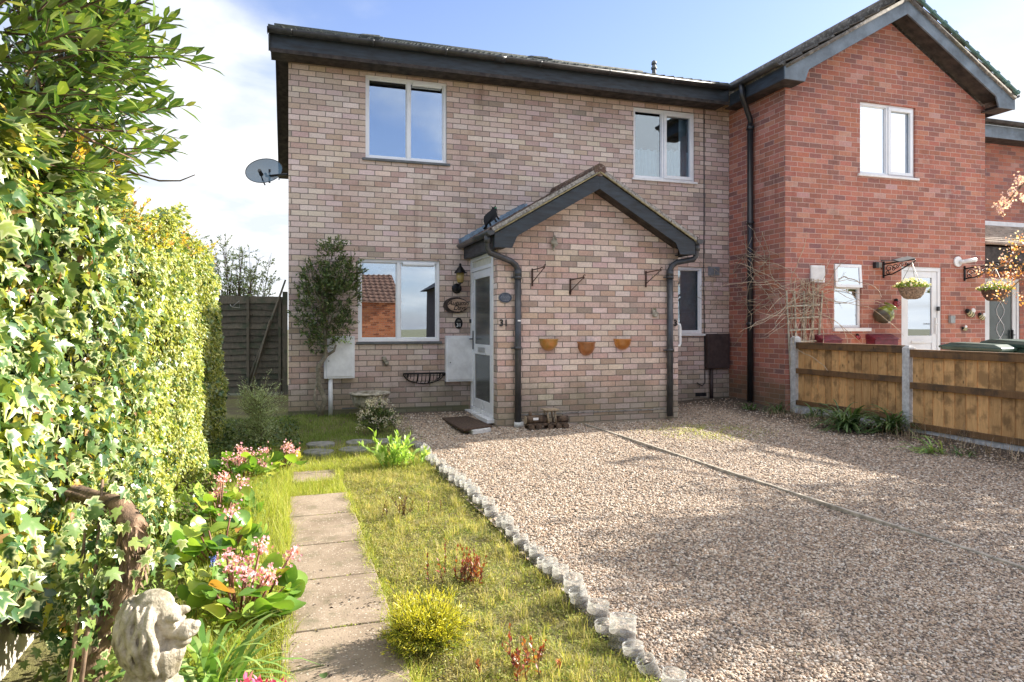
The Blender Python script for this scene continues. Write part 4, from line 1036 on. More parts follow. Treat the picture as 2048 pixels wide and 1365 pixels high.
# wall lamp
x, z = onY(917, 575, FY); t = thing('wall_lamp', 'black carriage lantern with amber glass on the wall left of the porch door', 'lamp', (x, FY, 0))
M_AMB = mat('amber_glass', (.42,.30,.10), .25)
y_ = FY-.11
MB().ball((x-.03, FY-.015, z-.02), (.075, .018, .075), 14, 8).build('back_plate', M_BLKI, t)
MB().tube([(x-.03, FY-.02, z-.05), (x-.02, y_, z-.05), (x, y_, z+.05)], .011, 8).ball((x, y_, z+.06), (.04,.04,.015)).build('arm', M_BLKI, t)
MB().lathe([(.035,.06),(.05,.075),(.062,.20),(.0,.20)], (x, y_, z), 8).build('shade', M_AMB, t)
MB().lathe([(.095,.20),(.088,.212),(.05,.26),(.022,.30),(.012,.31)], (x, y_, z), 14).ball((x, y_, z+.325), .018).build('cap', M_BLKI, t)

# slate of wood with the house name
t_w = mat('brown_wood_slice', (.50,.34,.24), .7, var=.25, scale=9, stretch=(1,1,5)); t_b = mat('dark_bark_rim', (.05,.035,.03), .9, var=.3, scale=30)
x, z = onY(913, 611, FY); t = thing('name_plaque', 'oval wood slice plaque reading Autumn Days beside the porch door', 'sign', (x, FY, 0))
MB().prism(oval(x-.02, z, .185, .118, FY, 0, 30, .03), 'y', FY-.028, FY-.003).build('bark_rim', t_b, t)
MB().prism(oval(x+.012, z, .150, .092, FY, 0, 30, .01), 'y', FY-.036, FY-.0285).build('board', t_w, t)
M_LET = mat('burnt_lettering', (.028,.018,.014), .8)
text('lettering', 'Autumn', .098, (x+.015, FY-.037, z+.028), M_LET, t, .002, .35, .95); text('lettering', 'Days', .098, (x+.035, FY-.037, z-.04), M_LET, t, .002, .35, .95)
# black oval number plaque
x, z = onY(917, 647, FY); t = thing('number_plaque', 'small black oval plaque with white number 31 below the name plaque', 'sign', (x, FY, 0))
MB().prism(oval(x, z, .060, .082, FY, 0), 'y', FY-.014, FY-.002).build('plate', M_BLKI, t, bevel=.003)
M_WLET = mat('white_lettering', (.75,.75,.72), .5); M_SIL = mat('dull_silver', (.26,.25,.22), .5, metal=.3)
text('lettering', '31', .075, (x, FY-.0145, z-.028), M_WLET, t, .001)
mb = MB()
for k in range(7): a = math.pi*k/6; mb.bar((x, FY-.017, z+.028), (x+.030*math.cos(a), FY-.017, z+.028+.028*math.sin(a)), .006, .004)
mb.build('thistle_motif', M_SIL, t)
# grey blue oval plaque and numerals on the porch pier
yv = PY
x, z = onY(1010, 596, yv); t = thing('oval_plaque', 'slate blue oval plaque with fine pale lettering between porch door and downpipe', 'sign', (x, yv, 0))
MB().prism(oval(x, z, .094, .070, yv, 0), 'y', yv-.014, yv-.002).build('rim', M_SIL, t, bevel=.003)
pl = MB().prism(oval(x, z, .086, .062, yv, 0), 'y', yv-.018, yv-.0145).build('plate', mat('slate_blue', (.045,.06,.095), .5), t)
mb = MB(); g = random.Random(4)
for r_, wd_ in enumerate((.045, .06, .066, .058, .04)):
    zz_ = z+.034-.017*r_; xx = x-wd_
    while xx < x+wd_: l = g.uniform(.008, .02); mb.box(xx, xx+l, yv-.0192, yv-.0182, zz_-.0025, zz_+.0025); xx += l+.005
mb.build('fine_lettering', mat('pale_line', (.34,.38,.42), .6), pl)
x, z = onY(1007, 647, yv); o = text('house_number', '31', .125, (x, yv-.012, z), M_CAST, None, .008); tag(o, 'dark metal number 31 fixed to the porch bricks beside the downpipe', 'house number')
x, z = onY(1350, 647, yv); o = text('house_number', '3', .125, (x, yv-.012, z), M_CAST, None, .008); tag(o, 'dark metal number 3 at the right edge of the porch wall', 'house number')

# white looped handle / overflow on the porch's right edge
x = PX1; _, z0 = onY(1358, 692, PY); z1 = onY(1358, 650, PY)[1]
o = MB().tube([(x-.0, PY+.02, z0), (x+.035, PY+.02, z0), (x+.045, PY+.02, z0+.03), (x+.045, PY+.02, z1-.03), (x+.035, PY+.02, z1), (x, PY+.02, z1)], .022, 10).build('grab_handle', M_WHITE)
tag(o, 'white plastic tube grab handle on the right corner of the porch', 'handle')

# iron hanging brackets on the porch front
def hbracket(px, pt, pb, dx, lab, scroll):
    x, zt = onY(px, pt, PY); zb = onY(px, pb, PY)[1]; t = thing('hanging_bracket', lab, 'bracket', (x, PY, 0), 'rusty brackets on the porch front')
    y = PY-.012
    MB().bar((x, y, zb), (x, y, zt+.015), .02, .012, (0,1,0)).build('back_bar', M_IRON, t)
    e = Vector((x+dx*.35, PY-.20, zt+.025))
    MB().tube([(x, y-.005, zt-.005), tuple(e)], .007, 6).build('arm', M_IRON, t)
    pts = [(x, y-.006, zb+.05)]
    s_ = Vector(pts[0]); 
    mb = MB().tube([tuple(s_), tuple(s_.lerp(e, .92))], .006, 6)
    for (cx, sgn, at) in (((e, 1, 1.0), (s_, -1, 0.0)) if scroll else ((e, 1, 1.0),)):
        d = (e-s_).normalized(); upv = Vector((0, 0, 1)); spi = []
        for k in range(13): a = k*.5; r_ = .032*(1-k/18); spi.append(Vector(cx) + d*(r_*math.cos(a)-.01)*.9 + upv*(r_*math.sin(a)+.006)*sgn*.9)
        mb.tube(spi, .0055, 5)
    mb.build('scroll_brace', M_IRON, t)
hbracket(1064, 540, 573, .30, 'rusty hanging basket bracket above the left orange wall pot', 0)
hbracket(1140, 560, 590, .34, 'rusty scrolled bracket in the middle of the porch wall, lowest of the three', 1)
hbracket(1291, 545, 575, .38, 'rusty hanging basket bracket near the right downpipe of the porch', 0)
# half-round wall pots
def wallpot(px, py, ww, hh, lab, m, plant, deep=False):
    x, z = onY(px, py, PY); t = thing('wall_pot', lab, 'wall pot', (x, PY, 0), 'glazed half pots on the porch front')
    prof = [(ww, 0), (ww*1.05, .008), (ww*1.05, -.004), (ww*.97, -.02), (ww*.93, -hh*.45), (ww*.72, -hh*.75), (ww*.35, -hh*.96), (.0, -hh)]
    MB().lathe(prof, (x, PY-.002, z), 28, flute=26, fl=.022, arc=(math.pi, 2*math.pi)).build('bowl', m, t)
    MB().lathe([(0,-.02),(ww*.95,-.02)], (x, PY-.002, z), 14, arc=(math.pi, 2*math.pi)).build('soil', M_SOIL, t)
    if plant:
        P = [(x+rnd.uniform(-.05,.05), PY-.05, z-.015) for _ in range(26)]
        blades('sprigs', P, rng.uniform(.02, .05, 26), .6, .006, M_TWIG, t, 2)
    return t
M_GLZ2 = mat('olive_orange_glaze', (.45,.17,.04), .3, var=.3, scale=6, col2=(.25,.20,.03), coat=.5); M_GLZ = mat('amber_glaze', (.50,.20,.035), .3, var=.25, scale=7, col2=(.34,.12,.025), coat=.5)
wallpot(1097, 679, .125, .15, 'olive and orange fluted wall pot, leftmost of the three on the porch', M_GLZ2, True)
wallpot(1172, 685, .122, .18, 'plain brown orange wall pot in the middle, hanging lowest on the porch', mat('brown_glaze', (.42,.16,.05), .35, var=.2, scale=8, coat=.4), False)
wallpot(1244, 679, .122, .145, 'amber fluted wall pot, rightmost of the three on the porch', M_GLZ, False)
# little stone ornaments
def orn(name, lab, cat, parts, base):
    t = MB()
    for p in parts: t.ball(*p)
    o = t.build(name, M_STONE); m_ = o.modifiers.new('remesh', 'REMESH'); m_.mode = 'VOXEL'; m_.voxel_size = .006; m_.use_smooth_shade = True
    return tag(o, lab, cat)
x, z = onY(1107, 487, PY); y = PY-.03
orn('lizard_ornament', 'pale stone creature ornament climbing head down on the upper porch wall', 'ornament', [((x, y, z), (.035,.028,.062)), ((x-.012, y-.01, z-.062), (.020,.022,.028)), ((x-.014, y-.012, z-.095), (.010,.012,.018)), ((x+.004, y-.008, z+.06), (.014,.012,.045)), ((x-.016, y, z+.05), (.012,.01,.035)), ((x+.038, y, z-.01), (.016,.012,.03)), ((x-.036, y, z+.012), (.014,.012,.03)), ((x+.03, y, z+.04), (.012,.012,.022))], None)
x, z = onY(770, 722, FY); y = FY-.03
orn('squirrel_ornament', 'small grey stone animal on the wall above the iron hayrack', 'ornament', [((x-.015, y, z+.03), (.035,.03,.03)), ((x, y, z), (.03,.028,.04)), ((x+.02, y, z-.035), (.035,.03,.03)), ((x-.035, y, z+.05), (.016,.014,.014)), ((x+.0, y, z+.06), (.012,.012,.014)), ((x+.04, y, z-.02), (.014,.012,.018)), ((x+.005, y-.02, z-.04), (.015,.015,.015))], None)
x, z = onY(1309, 626, PY); y = PY-.025
orn('flower_ornament', 'small grey stone posy ornament on the right of the porch wall', 'ornament', [((x-.03+.03*(k%3)+rnd.uniform(-.008,.008), y, z-.03+.028*(k//3)), (.02,.018,.018)) for k in range(8)] + [((x, y, z-.05), (.04,.02,.012))], None)
P = [(x+rnd.uniform(-.03,.03), y, z+.03) for _ in range(18)]
o = blades('air_plant', P, rng.uniform(.03,.06,18), .7, .008, mat('olive_leaf', (.24,.25,.08), .6), None, 2); tag(o, 'tuft of olive leaves growing out of the posy ornament', 'plant')
# hayrack
x0, z = onY(808, 748, FY-.06); x1, _ = onY(890, 747, FY-.06); t = thing('hayrack_planter', 'empty black iron hayrack planter under the ground floor window', 'planter', ((x0+x1)/2, FY, 0))
zr0 = z; hh = .15; dp = .16; xm = (x0+x1)/2; hw = (x1-x0)/2
rim = [(x0, FY-.01, zr0)] + [(xm-hw*math.cos(a), FY-.01-dp*math.sin(a)**.6, zr0) for a in [math.pi*k/16 for k in range(1, 16)]] + [(x1, FY-.01, zr0)]
MB().tube(rim+[rim[0]], .008, 6).build('rim', M_BLKI, t)
mb = MB()
for k in range(1, 16):
    p = rim[k]; u_ = (p[0]-xm)/hw; bz = zr0-hh*(1-.9*u_*u_)
    mb.tube([p, (p[0], p[1]*.7+FY*.3, zr0-(zr0-bz)*.75), (p[0]*.98+xm*.02, FY-.012, bz)], .005 if k % 3 else .012, 5)
mb.tube([(xm-hw*math.cos(a), FY-.012, zr0-hh*math.sin(a)) for a in [math.pi*k/14 for k in range(15)]], .008, 6)
mb.build('basket_bars', M_BLKI, t)
# cable on the facade and vent
xc, zt_ = onY(1408, 214, FY-.008); pts = [(xc, FY-.008, zt_), (xc+.003, FY-.008, 3.2), (xc-.004, FY-.008, 2.1), (xc+.005, FY-.01, 1.2), (xc+.01, FY-.02, .62)]
x2, z2 = onY(1402, 772, FY-.02); x3, z3 = onY(1397, 768, FY-.02)
pts += [(xc+.01, FY-.02, z2+.05), (x2+.02, FY-.02, z2), (x3, FY-.02, z3), (x3-.03, FY-.02, z3+.02)]
o = MB().tube(pts, .0085, 6).build('wall_cable', M_BLKP); tag(o, 'thin dark cable running down the wall right of the upstairs window', 'cable')
x, z = onY(1427, 543, FY); mb = MB(); mb.box(x-.11, x+.11, FY-.012, FY-.002, z-.075, z+.075)
for k in range(9): mb.box(x-.1+k*.024, x-.09+k*.024, FY-.018, FY-.0125, z-.065, z+.065)
o = mb.build('wall_vent', mat('grey_vent', (.22,.23,.25), .6)); tag(o, 'grey louvred vent on the wall above the brown meter box', 'vent')

# cat silhouette on the porch roof
xk, yk = 2.70, 9.20; zk = OZ+.05+(xk-OX0)*tr
cat_p = [(-.15,0),(-.135,-.02),(-.11,.02),(-.115,.10),(-.09,.165),(-.03,.20),(.03,.225),(.055,.245),(.06,.285),(.075,.262),(.10,.262),(.118,.288),(.122,.25),(.128,.22),(.11,.185),(.108,.14),(.118,.10),(.135,.072),(.105,.070),(.082,.115),(.070,.095),(.085,.045),(.055,.042),(.045,.085),(.0,.065),(-.02,.06),(-.012,.015),(-.04,.008),(-.048,.055),(-.07,.05),(-.085,.0),(-.105,-.028)]
al = math.radians(16)
cp = [(xk + .98*(a*math.cos(al)-b*math.sin(al)), zk + .98*(a*math.sin(al)+b*math.cos(al))) for a, b in cat_p]
t = thing('cat_silhouette', 'black flat metal cat climbing the left slope of the porch roof', 'ornament', (xk, yk, zk))
MB().prism(cp[::-1], 'y', yk, yk+.006).build('cat_plate', M_BLKI, t)
MB().ball((xk+.055, yk-.001, zk+.262), (.006,.003,.008), 8, 5).build('eye', mat('green_eye', (.1,.5,.25), .3), t)
MB().ball((xk+.035, yk-.001, zk+.258), (.006,.003,.008), 8, 5).build('eye', bpy.data.materials['green_eye'], t)

# ------------------------------------------------------------------ things on the red gable wall
x0, z0 = onY(1620, 565, GY); x1, z1 = onY(1647, 532, GY)
mb = MB(); mb.box(x0, x1, GY-.03, GY-.002, z0, z1)
for k in range(11): zk_ = z0+.02+k*(z1-z0-.04)/11; mb.box(x0+.02, x1-.02, GY-.036, GY-.0305, zk_, zk_+.010)
o = mb.build('extractor_vent', M_WHITE); tag(o, 'square white louvred vent on the red wall left of the small window', 'vent')
def scroll_bracket(px, pt, pb, dxe, lab, name='scroll_bracket'):
    x, zt = onY(px, pt, GY); zb = onY(px, pb, GY)[1]; t = thing(name, lab, 'bracket', (x, GY, 0), 'ornate black brackets on the gable wall')
    e = Vector((x+dxe, GY-.38, zt+.01)); o_ = Vector((x, GY-.012, zt-.01)); bt = Vector((x, GY-.012, zb))
    MB().bar(bt-Vector((0,0,.02)), o_+Vector((0,0,.03)), .03, .014, (0,1,0)).ball(bt-Vector((0,0,.02)), .018).ball(o_+Vector((0,0,.03)), .018).build('back_plate', M_BLKI, t)
    mb = MB().tube([o_, o_.lerp(e, .5)+Vector((0,0,.02)), e+Vector((0,0,.03)), e+Vector((0,-.01,.0))], .011, 6)
    mid = bt.lerp(e, .5)-Vector((0,0,.03)); mb.tube([bt, bt.lerp(mid, .6)-Vector((0,0,.02)), mid, e], .010, 6)
    d = (e-o_).normalized(); up = Vector((0, 0, 1))
    for (f, h, r0, sg) in ((.18,-.09,.055,1),(.40,-.055,.042,-1),(.58,-.045,.035,1),(.74,-.03,.025,-1),(.14,-.17,.035,-1),(.33,-.12,.028,1)):
        c_ = o_.lerp(e, f)+up*h*( (zt-zb)/.25)
        mb.tube([c_ + d*(r0*(1-k/20)*math.cos(k*.55*sg)) + up*(r0*(1-k/20)*math.sin(k*.55*sg)) for k in range(15)], .0065, 5)
    mb.build('scrollwork', M_BLKI, t); return e
e1 = scroll_bracket(1766, 528, 552, .22, 'ornate black scroll bracket holding the basket in front of the white door')
e2 = scroll_bracket(1928, 537, 558, .25, 'ornate black scroll bracket at the right corner of the red gable wall')
# small solar light on the first bracket + its sensor box
x, z = onY(1751, 531, GY); t = thing('solar_light', 'small grey and black solar lamp box on the red wall beside the scroll bracket', 'lamp', (x, GY, 0))
MB().box(x-.06, x+.0, GY-.07, GY-.002, z-.05, z+.045).build('housing', M_BLKP, t, bevel=.006)
MB().box(x+.002, x+.07, GY-.06, GY-.004, z-.04, z+.04).build('lens', M_SIL, t, bevel=.006)
MB().tube([(x+.07, GY-.03, z-.02), (x+.10, GY-.02, z-.06), (x+.11, GY-.01, z+.02), (x+.11, GY-.01, z+.08), (x+.38, GY-.02, z+.075)], .005, 5).build('wire', M_BLKP, t)
ex = onY(1808, 520, GY-.25); o = MB().bar((ex[0]-.16, GY-.25, ex[1]-.02), (ex[0]+.10, GY-.3, ex[1]+.035), .16, .012, (0, -.3, 1)).build('solar_charger', M_SLATE, bevel=.003); tag(o, 'small flat grey solar charger tilted on top of the left scroll bracket', 'solar charger')
# hanging baskets
M_WICK = mat('wicker', (.34,.26,.19), .9, var=.35, scale=40, bump=.8, bscale=60); M_WICK2 = mat('dark_wicker', (.14,.085,.06), .9, var=.35, scale=40, bump=.8, bscale=60)
M_LF_G = leafmat('basket_leaves', [(0,(.10,.17,.03)),(.5,(.20,.28,.06)),(1,(.34,.38,.10))])
def petals(name, cols, rough=.5):
    return leafmat(name, cols, trans=.35, rough=rough)
def basket(e, pxc, pyt, lab, m, cols):
    Yb = GY-.40; x, z = onY(pxc, pyt, Yb); t = thing('hanging_basket', lab, 'hanging basket', (x, Yb, 0), 'planted baskets hanging on the gable wall')
    prof = [(.19,0),(.20,.012),(.185,.0),(.18,-.04),(.15,-.10),(.11,-.15),(.07,-.165),(0,-.168)]
    bw = MB().lathe(prof, (x, Yb, z), 24).build('bowl', m, t)
    mb = MB(); top = Vector((x, Yb, e.z-.02))
    for a in (0.4, 2.5, 4.6): mb.tube([(x+.185*math.cos(a), Yb+.185*math.sin(a), z), tuple(top)], .004, 4)
    mb.tube([top, top+Vector((0,0,.03)), (e.x, e.y, e.z)], .004, 4); mb.build('chain', M_SIL, t)
    n = 420; a = rng.uniform(0, 6.28, n); r_ = .22*np.sqrt(rng.random(n)); P = np.stack([x+r_*np.cos(a), Yb+r_*np.sin(a), z+.09*(1-(r_/.24)**2)*rng.uniform(.2,1.1,n)], 1)
    D = np.stack([np.cos(a)*r_*4, np.sin(a)*r_*4, rng.uniform(.1,1,n)], 1)+rng.normal(0,.3,(n,3)); leaves('foliage', P, D, rng.normal(0,.6,(n,3))+[0,-.2,1], rng.uniform(.03,.07,n), T_SMALL, M_LF_G, t)
    n = 150; a = rng.uniform(0, 6.28, n); r_ = .26*np.sqrt(rng.random(n)); P = np.stack([x+r_*np.cos(a), Yb+r_*np.sin(a), z+.02+.13*(1-(r_/.27)**2)], 1)
    leaves('flowers', P, rng.normal(0,1,(n,3)), rng.normal(0,.4,(n,3))+[0,-.8,.6], rng.uniform(.025,.045,n), T_PETAL, cols, t)
basket(e1, 1824, 577, 'pale wicker basket of cream and white flowers in front of the white door', M_WICK, petals('cream_petals', [(0,(.75,.72,.55)),(.5,(.8,.78,.72)),(.8,(.75,.55,.5)),(1,(.8,.7,.25))]))
basket(e2, 1990, 582, 'dark basket of lilac and yellow flowers by the right gable corner', M_WICK2, petals('lilac_petals', [(0,(.55,.42,.66)),(.5,(.70,.52,.62)),(.62,(.78,.7,.2)),(1,(.7,.62,.12))]))
# white lamp on the gable
x, z = onY(1914, 524, GY); t = thing('outdoor_lamp', 'white round based wall lamp near the right corner of the red wall', 'lamp', (x, GY, 0))
MB().tube([(x, GY-.002, z), (x, GY-.03, z)], .085, 20).build('base', M_WHITE, t, bevel=.006)
MB().tube([(x+.02, GY-.03, z-.01), (x+.08, GY-.09, z)], .028, 10).tube([(x+.06, GY-.07, z+.0), (x+.24, GY-.14, z+.03)], .035, 12).build('lamp_head', M_WHITE, t)
# green wall jar, ladybirds, oval disc
x, z = onY(1757, 628, GY); t = thing('wall_jar', 'tilted lime green glazed jar hanging on the red wall', 'jar', (x, GY, 0))
prof = [(0,-.13),(.07,-.125),(.13,-.06),(.135,.01),(.10,.075),(.07,.10),(.075,.12),(.11,.14),(.105,.145),(.06,.12),(.05,.06)]
M_LIME = mat('lime_glaze', (.28,.33,.03), .22, var=.3, scale=7, col2=(.10,.11,.02), coat=.6)
mb = MB().lathe(prof, (0,0,0), 24); mb.xform(Matrix.Translation((x, GY-.13, z)) @ Matrix.Rotation(R(32), 4, 'Y') @ Matrix.Rotation(R(12), 4, 'X')); mb.build('body', M_LIME, t)
MB().ball((0,0,-.02), (.137,.137,.11), 16, 10).xform(Matrix.Translation((x-.035, GY-.12, z-.02)) @ Matrix.Rotation(R(32), 4, 'Y')).build('dark_base', mat('dark_olive', (.07,.055,.03), .4), t)
x, z = onY(1776, 636, GY); t = thing('oval_ornament', 'small white oval disc with a dark centre below the green jar', 'ornament', (x, GY, 0))
MB().prism(oval(x, z, .05, .085, GY, 0), 'y', GY-.016, GY-.002).build('disc', M_WHITE, t, bevel=.003)
MB().ball((x, GY-.017, z), (.016,.004,.024)).build('centre', M_CAST, t)
M_LADY = mat('ladybird_red', (.34,.02,.03), .3, coat=.4)
def lady(px, py, r_, lab):
    x, z = onY(px, py, GY); t = thing('ladybird_ornament', lab, 'ornament', (x, GY, 0), 'ladybird ornaments on the red wall')
    MB().ball((x, GY-.02, z), (r_, .035, r_*.92), 16, 10).build('shell', M_LADY, t)
    MB().ball((x-r_*.35, GY-.025, z+r_*.85), (r_*.42, .03, r_*.36), 12, 8).build('head', M_BLKI, t)
    for a, b in ((-.4,.1),(.35,.25),(.05,-.45),(.5,-.2),(-.2,.55)):
        k = math.sqrt(max(0, 1-a*a-b*b)); MB().ball((x+a*r_, GY-.02-.034*k, z+b*r_), (r_*.16, .004, r_*.16), 8, 6).build('spot', M_BLKI, t)
lady(1792, 608, .068, 'red ladybird ornament with black spots right of the green jar')
lady(1714, 675, .045, 'small red ladybird ornament under the small window sill')
# bees
M_YEL = mat('pale_yellow', (.62,.56,.30), .5); 
def bee(px, py, s_, ang, lab):
    x, z = onY(px, py, GY); t = thing('bee_ornament', lab, 'ornament', (x, GY, 0), 'bee ornaments by the right gable corner')
    M_ = Matrix.Translation((x, GY-.03*s_-.01, z)) @ Matrix.Rotation(R(ang), 4, 'Y')
    MB().ball((0,0,0), (.085*s_,.04*s_,.055*s_), 16, 10).xform(M_).build('body', M_YEL, t)
    MB().ball((-.085*s_,0,.01), (.035*s_,.035*s_,.04*s_), 12, 8).xform(M_).build('head', M_BLKI, t)
    for k, xx in enumerate((-.045, 0, .045)):
        rr = math.sqrt(1-(xx/.085)**2)*1.04; MB().lathe([(.055*s_*rr,-.008*s_),(.055*s_*rr,.008*s_)], (0,0,0), 16).xform(M_ @ Matrix.Translation((xx*s_,0,0)) @ Matrix.Rotation(R(90), 4, 'Y') @ Matrix.Scale(.73, 4, (0,1,0))).build('stripe', M_BLKI, t)
    MB().ball((0,-.03*s_,.06*s_), (.05*s_,.008*s_,.035*s_), 10, 6).xform(M_).build('wing', M_WHITE, t)
bee(1937, 628, 1.0, 25, 'largest striped bee ornament on the right of the red wall')
bee(1960, 635, .8, 35, 'pale bee ornament nearest the right gable corner')
bee(1927, 658, .6, 0, 'smallest bee ornament, below the two others')
x, z = onY(1901, 639, GY); o = MB().box(x-.05, x+.05, GY-.05, GY-.002, z-.065, z+.06).build('junction_box', mat('grey_box', (.35,.38,.38), .5), bevel=.006); tag(o, 'small grey square box on the red wall right of the door', 'junction box')
x, z = onY(1876, 618, GY-.0); o = MB().box(x-.022, x+.022, GY-.02, GY+.014, z-.035, z+.035).build('doorbell', M_BLKP, bevel=.006); tag(o, 'small black doorbell on the white door frame', 'doorbell')
def mailbox(px0, px1, py, lab, gt):
    x0, z = onY(px0, py, GY-.12); x1, _ = onY(px1, py, GY-.12); t = thing('wall_box', lab, 'wall box', ((x0+x1)/2, GY, 0), 'maroon boxes on the red wall')
    MB().box(x0, x1, GY-.18, GY-.002, z-.36, z-.06).build('body', M_MAROON, t, bevel=.006)
    MB().prism([(GY-.20, z-.06), (GY-.0025, z-.06), (GY-.0025, z+.02), (GY-.05, z+.025), (GY-.20, z-.045)], 'x', x0-.008, x1+.008).build('lid', M_MAROON, t, bevel=.004)
mailbox(1640, 1678, 674, 'maroon box on the red wall behind the trellis and fence', 0); mailbox(1744, 1790, 672, 'maroon box with a sloping lid on the wall left of the white door', 0)

# ------------------------------------------------------------------ fence on the right
FX = 7.10
P1, P2 = onX(1588, 700, FX-.03)[0], onX(1814, 700, FX-.03)[0]; P3 = P2-(P1-P2)-.02; P4 = P3-1.95
def post(y, z0, z1, lab):
    mb = MB(); mb.box(FX-.055, FX+.055, y-.05, y+.05, z0-.3, z1-.03)
    b = len(mb.v); mb.add([(FX-.055,y-.05,z1-.03),(FX+.055,y-.05,z1-.03),(FX+.055,y+.05,z1-.03),(FX-.055,y+.05,z1-.03),(FX-.03,y-.025,z1),(FX+.03,y-.025,z1),(FX+.03,y+.025,z1),(FX-.03,y+.025,z1)], [(0,1,5,4),(1,2,6,5),(2,3,7,6),(3,0,4,7),(4,5,6,7)])
    return tag(mb.build('fence_post', M_CONC, bevel=.004), lab, 'fence post', 'concrete posts of the low fence')
post(P1, 0, 1.17, 'pale concrete fence post standing against the red house corner')
post(P2, 0, 1.08, 'pale concrete fence post between the two fence panels')
post(P3, 0, 1.03, 'pale concrete fence post at the near end of the right fence panel')
def panel(ya, yb2, zb, zt, gbt, lab, lab2, seed):
    """ya near post side (far), yb2 nearer the viewer"""
    g = random.Random(seed); y0, y1 = yb2+.055, ya-.055; t = thing('timber_fence', lab, 'fence', (FX, (y0+y1)/2, 0), 'treated timber fence panels')
    y = y1; mb = MB(); 
    while y > y0+.02:
        w_ = g.uniform(.115, .145); a = max(y0, y-w_); dz = g.uniform(-.004, .004)
        mb.add([(FX-.012,a-.012,zb+dz),(FX-.004,a-.012,zb+dz),(FX+.006,y,zb+dz),(FX-.0,y,zb+dz),(FX-.012,a-.012,zt-.04),(FX-.004,a-.012,zt-.04),(FX+.006,y,zt-.04),(FX-.0,y,zt-.04)], [(0,3,2,1),(4,5,6,7),(0,1,5,4),(1,2,6,5),(2,3,7,6),(3,0,4,7)]); y = a
    mb.build('boards', M_FENCE, t)
    for z, h in ((zt-.03, .075), ((zb+zt)/2+.05, .075), (zb+.03, .07)):
        MB().box(FX-.048, FX-.0135, y0, y1, z-h/2, z+h/2).build('rail', M_RAIL, t, bevel=.004)
    MB().box(FX-.05, FX+.03, y0-.0, y1+.0, zt+.009, zt+.026).build('capping', M_RAIL, t, bevel=.003)
    o = MB().box(FX-.03, FX+.02, y0-.01, y1+.01, zb-.30, zb-.004).build('gravel_board', M_CONC, bevel=.006); tag(o, lab2, 'gravel board', 'concrete boards under the fence panels')
panel(P1, P2, .17, 1.055, .16, 'timber fence panel between the red house corner and the second post', 'concrete board under the far fence panel', 1)
panel(P2, P3, .10, 1.01, .09, 'long timber fence panel on the right edge, nearest the viewer', 'concrete board under the near fence panel', 2)
panel(P3, P4, .09, 1.00, .09, 'timber fence panel continuing out of the picture on the right', 'concrete board beyond the right edge', 3)

# wheelie bins behind the fence
def wbin(x, y, rz, lab, h=1.06):
    t = thing('wheelie_bin', lab, 'wheelie bin', (x, y, .02), 'green wheelie bins behind the fence'); t.rotation_euler = (0, 0, rz)
    vs = [(-.22,-.24,.06),(.22,-.24,.06),(.22,.22,.06),(-.22,.22,.06),(-.28,-.34,h-.1),(.28,-.34,h-.1),(.28,.34,h-.1),(-.28,.34,h-.1)]
    MB().add(vs, [(0,3,2,1),(0,1,5,4),(1,2,6,5),(2,3,7,6),(3,0,4,7),(4,5,6,7)]).build('body', M_GREENB, t, bevel=.02, local=True)
    MB().add([(-.31,-.38,h-.10),(.31,-.38,h-.10),(.30,.36,h-.09),(-.30,.36,h-.09),(-.31,-.38,h-.06),(.31,-.38,h-.06),(.30,.36,h-.03),(-.30,.36,h-.03),(-.22,-.26,h-.015),(.22,-.26,h-.015),(.22,.26,h+.01),(-.22,.26,h+.01)],
             [(0,3,2,1),(0,1,5,4),(1,2,6,5),(2,3,7,6),(3,0,4,7),(4,5,9,8),(5,6,10,9),(6,7,11,10),(7,4,8,11),(8,9,10,11)]).build('lid', M_GREENB, t, bevel=.012, local=True)
    MB().tube([(-.24,.40,h-.05),(.24,.40,h-.05)], .018, 8).build('handle', M_GREENB, t, local=True)
    for s_ in (-.27, .27): MB().tube([(s_-.025,.26,.09),(s_+.025,.26,.09)], .09, 14).build('wheel', M_BLKP, t, local=True)
xb, yb_ = onZ(1945, 683, 1.07)
wbin(9.1, 7.05, R(18), 'dark green wheelie bin, left of the two, showing its lid above the fence')
wbin(9.75, 6.95, R(-6), 'dark green wheelie bin with a shiny lid, right of the two behind the fence', 1.10)

# trellis with the bare climber
M_TREL = mat('pale_trellis_wood', (.50,.46,.36), .9, var=.25, scale=18)
t = thing('trellis', 'weathered fan trellis against the red wall behind the first fence post', 'trellis', (onY(1608, 700, GY)[0], GY, 0))
for px_a, px_b in ((1584, 1574), (1596, 1590), (1609, 1609), (1622, 1628), (1632, 1646)):
    xa, za = onY(px_a, 700, GY-.04); xb_, zb_ = onY(px_b, 582, GY-.04); MB().bar((xa, GY-.03, .3), (xb_, GY-.03, zb_), .022, .014, (0,1,0)).build('upright', M_TREL, t)
for i, py in enumerate((612, 636, 660, 684)):
    xa, za = onY(1578+i, py+1, GY-.05); xb_, zb_ = onY(1640-i*2, py-2, GY-.05); MB().bar((xa, GY-.046, za), (xb_, GY-.046, zb_), .022, .014, (0,1,0)).build('slat', M_TREL, t)
g = random.Random(11)
t = thing('bare_climber', 'leafless climber with pale twining stems spreading from the trellis over both brick walls', 'climbing plant', (onY(1608, 700, GY)[0], GY-.08, 0))
x0t, _ = onY(1607, 700, GY)
mb = MB()
for k in range(13):
    p = Vector((x0t+g.uniform(-.18,.18), GY-.02-g.random()*.02, .05)); pts = [p.copy()]
    for i in range(9): p = p + Vector((g.gauss(0,.045), g.gauss(0,.012), .22)); p.y = max(GY-.05, min(GY-.02, p.y)); p.x = max(x0t-.24, min(x0t+.26, p.x)); pts.append(p.copy())
    mb.tube(pts, .006, 5, False)
mb.build('stems', M_STRAW, t)
mb = MB()
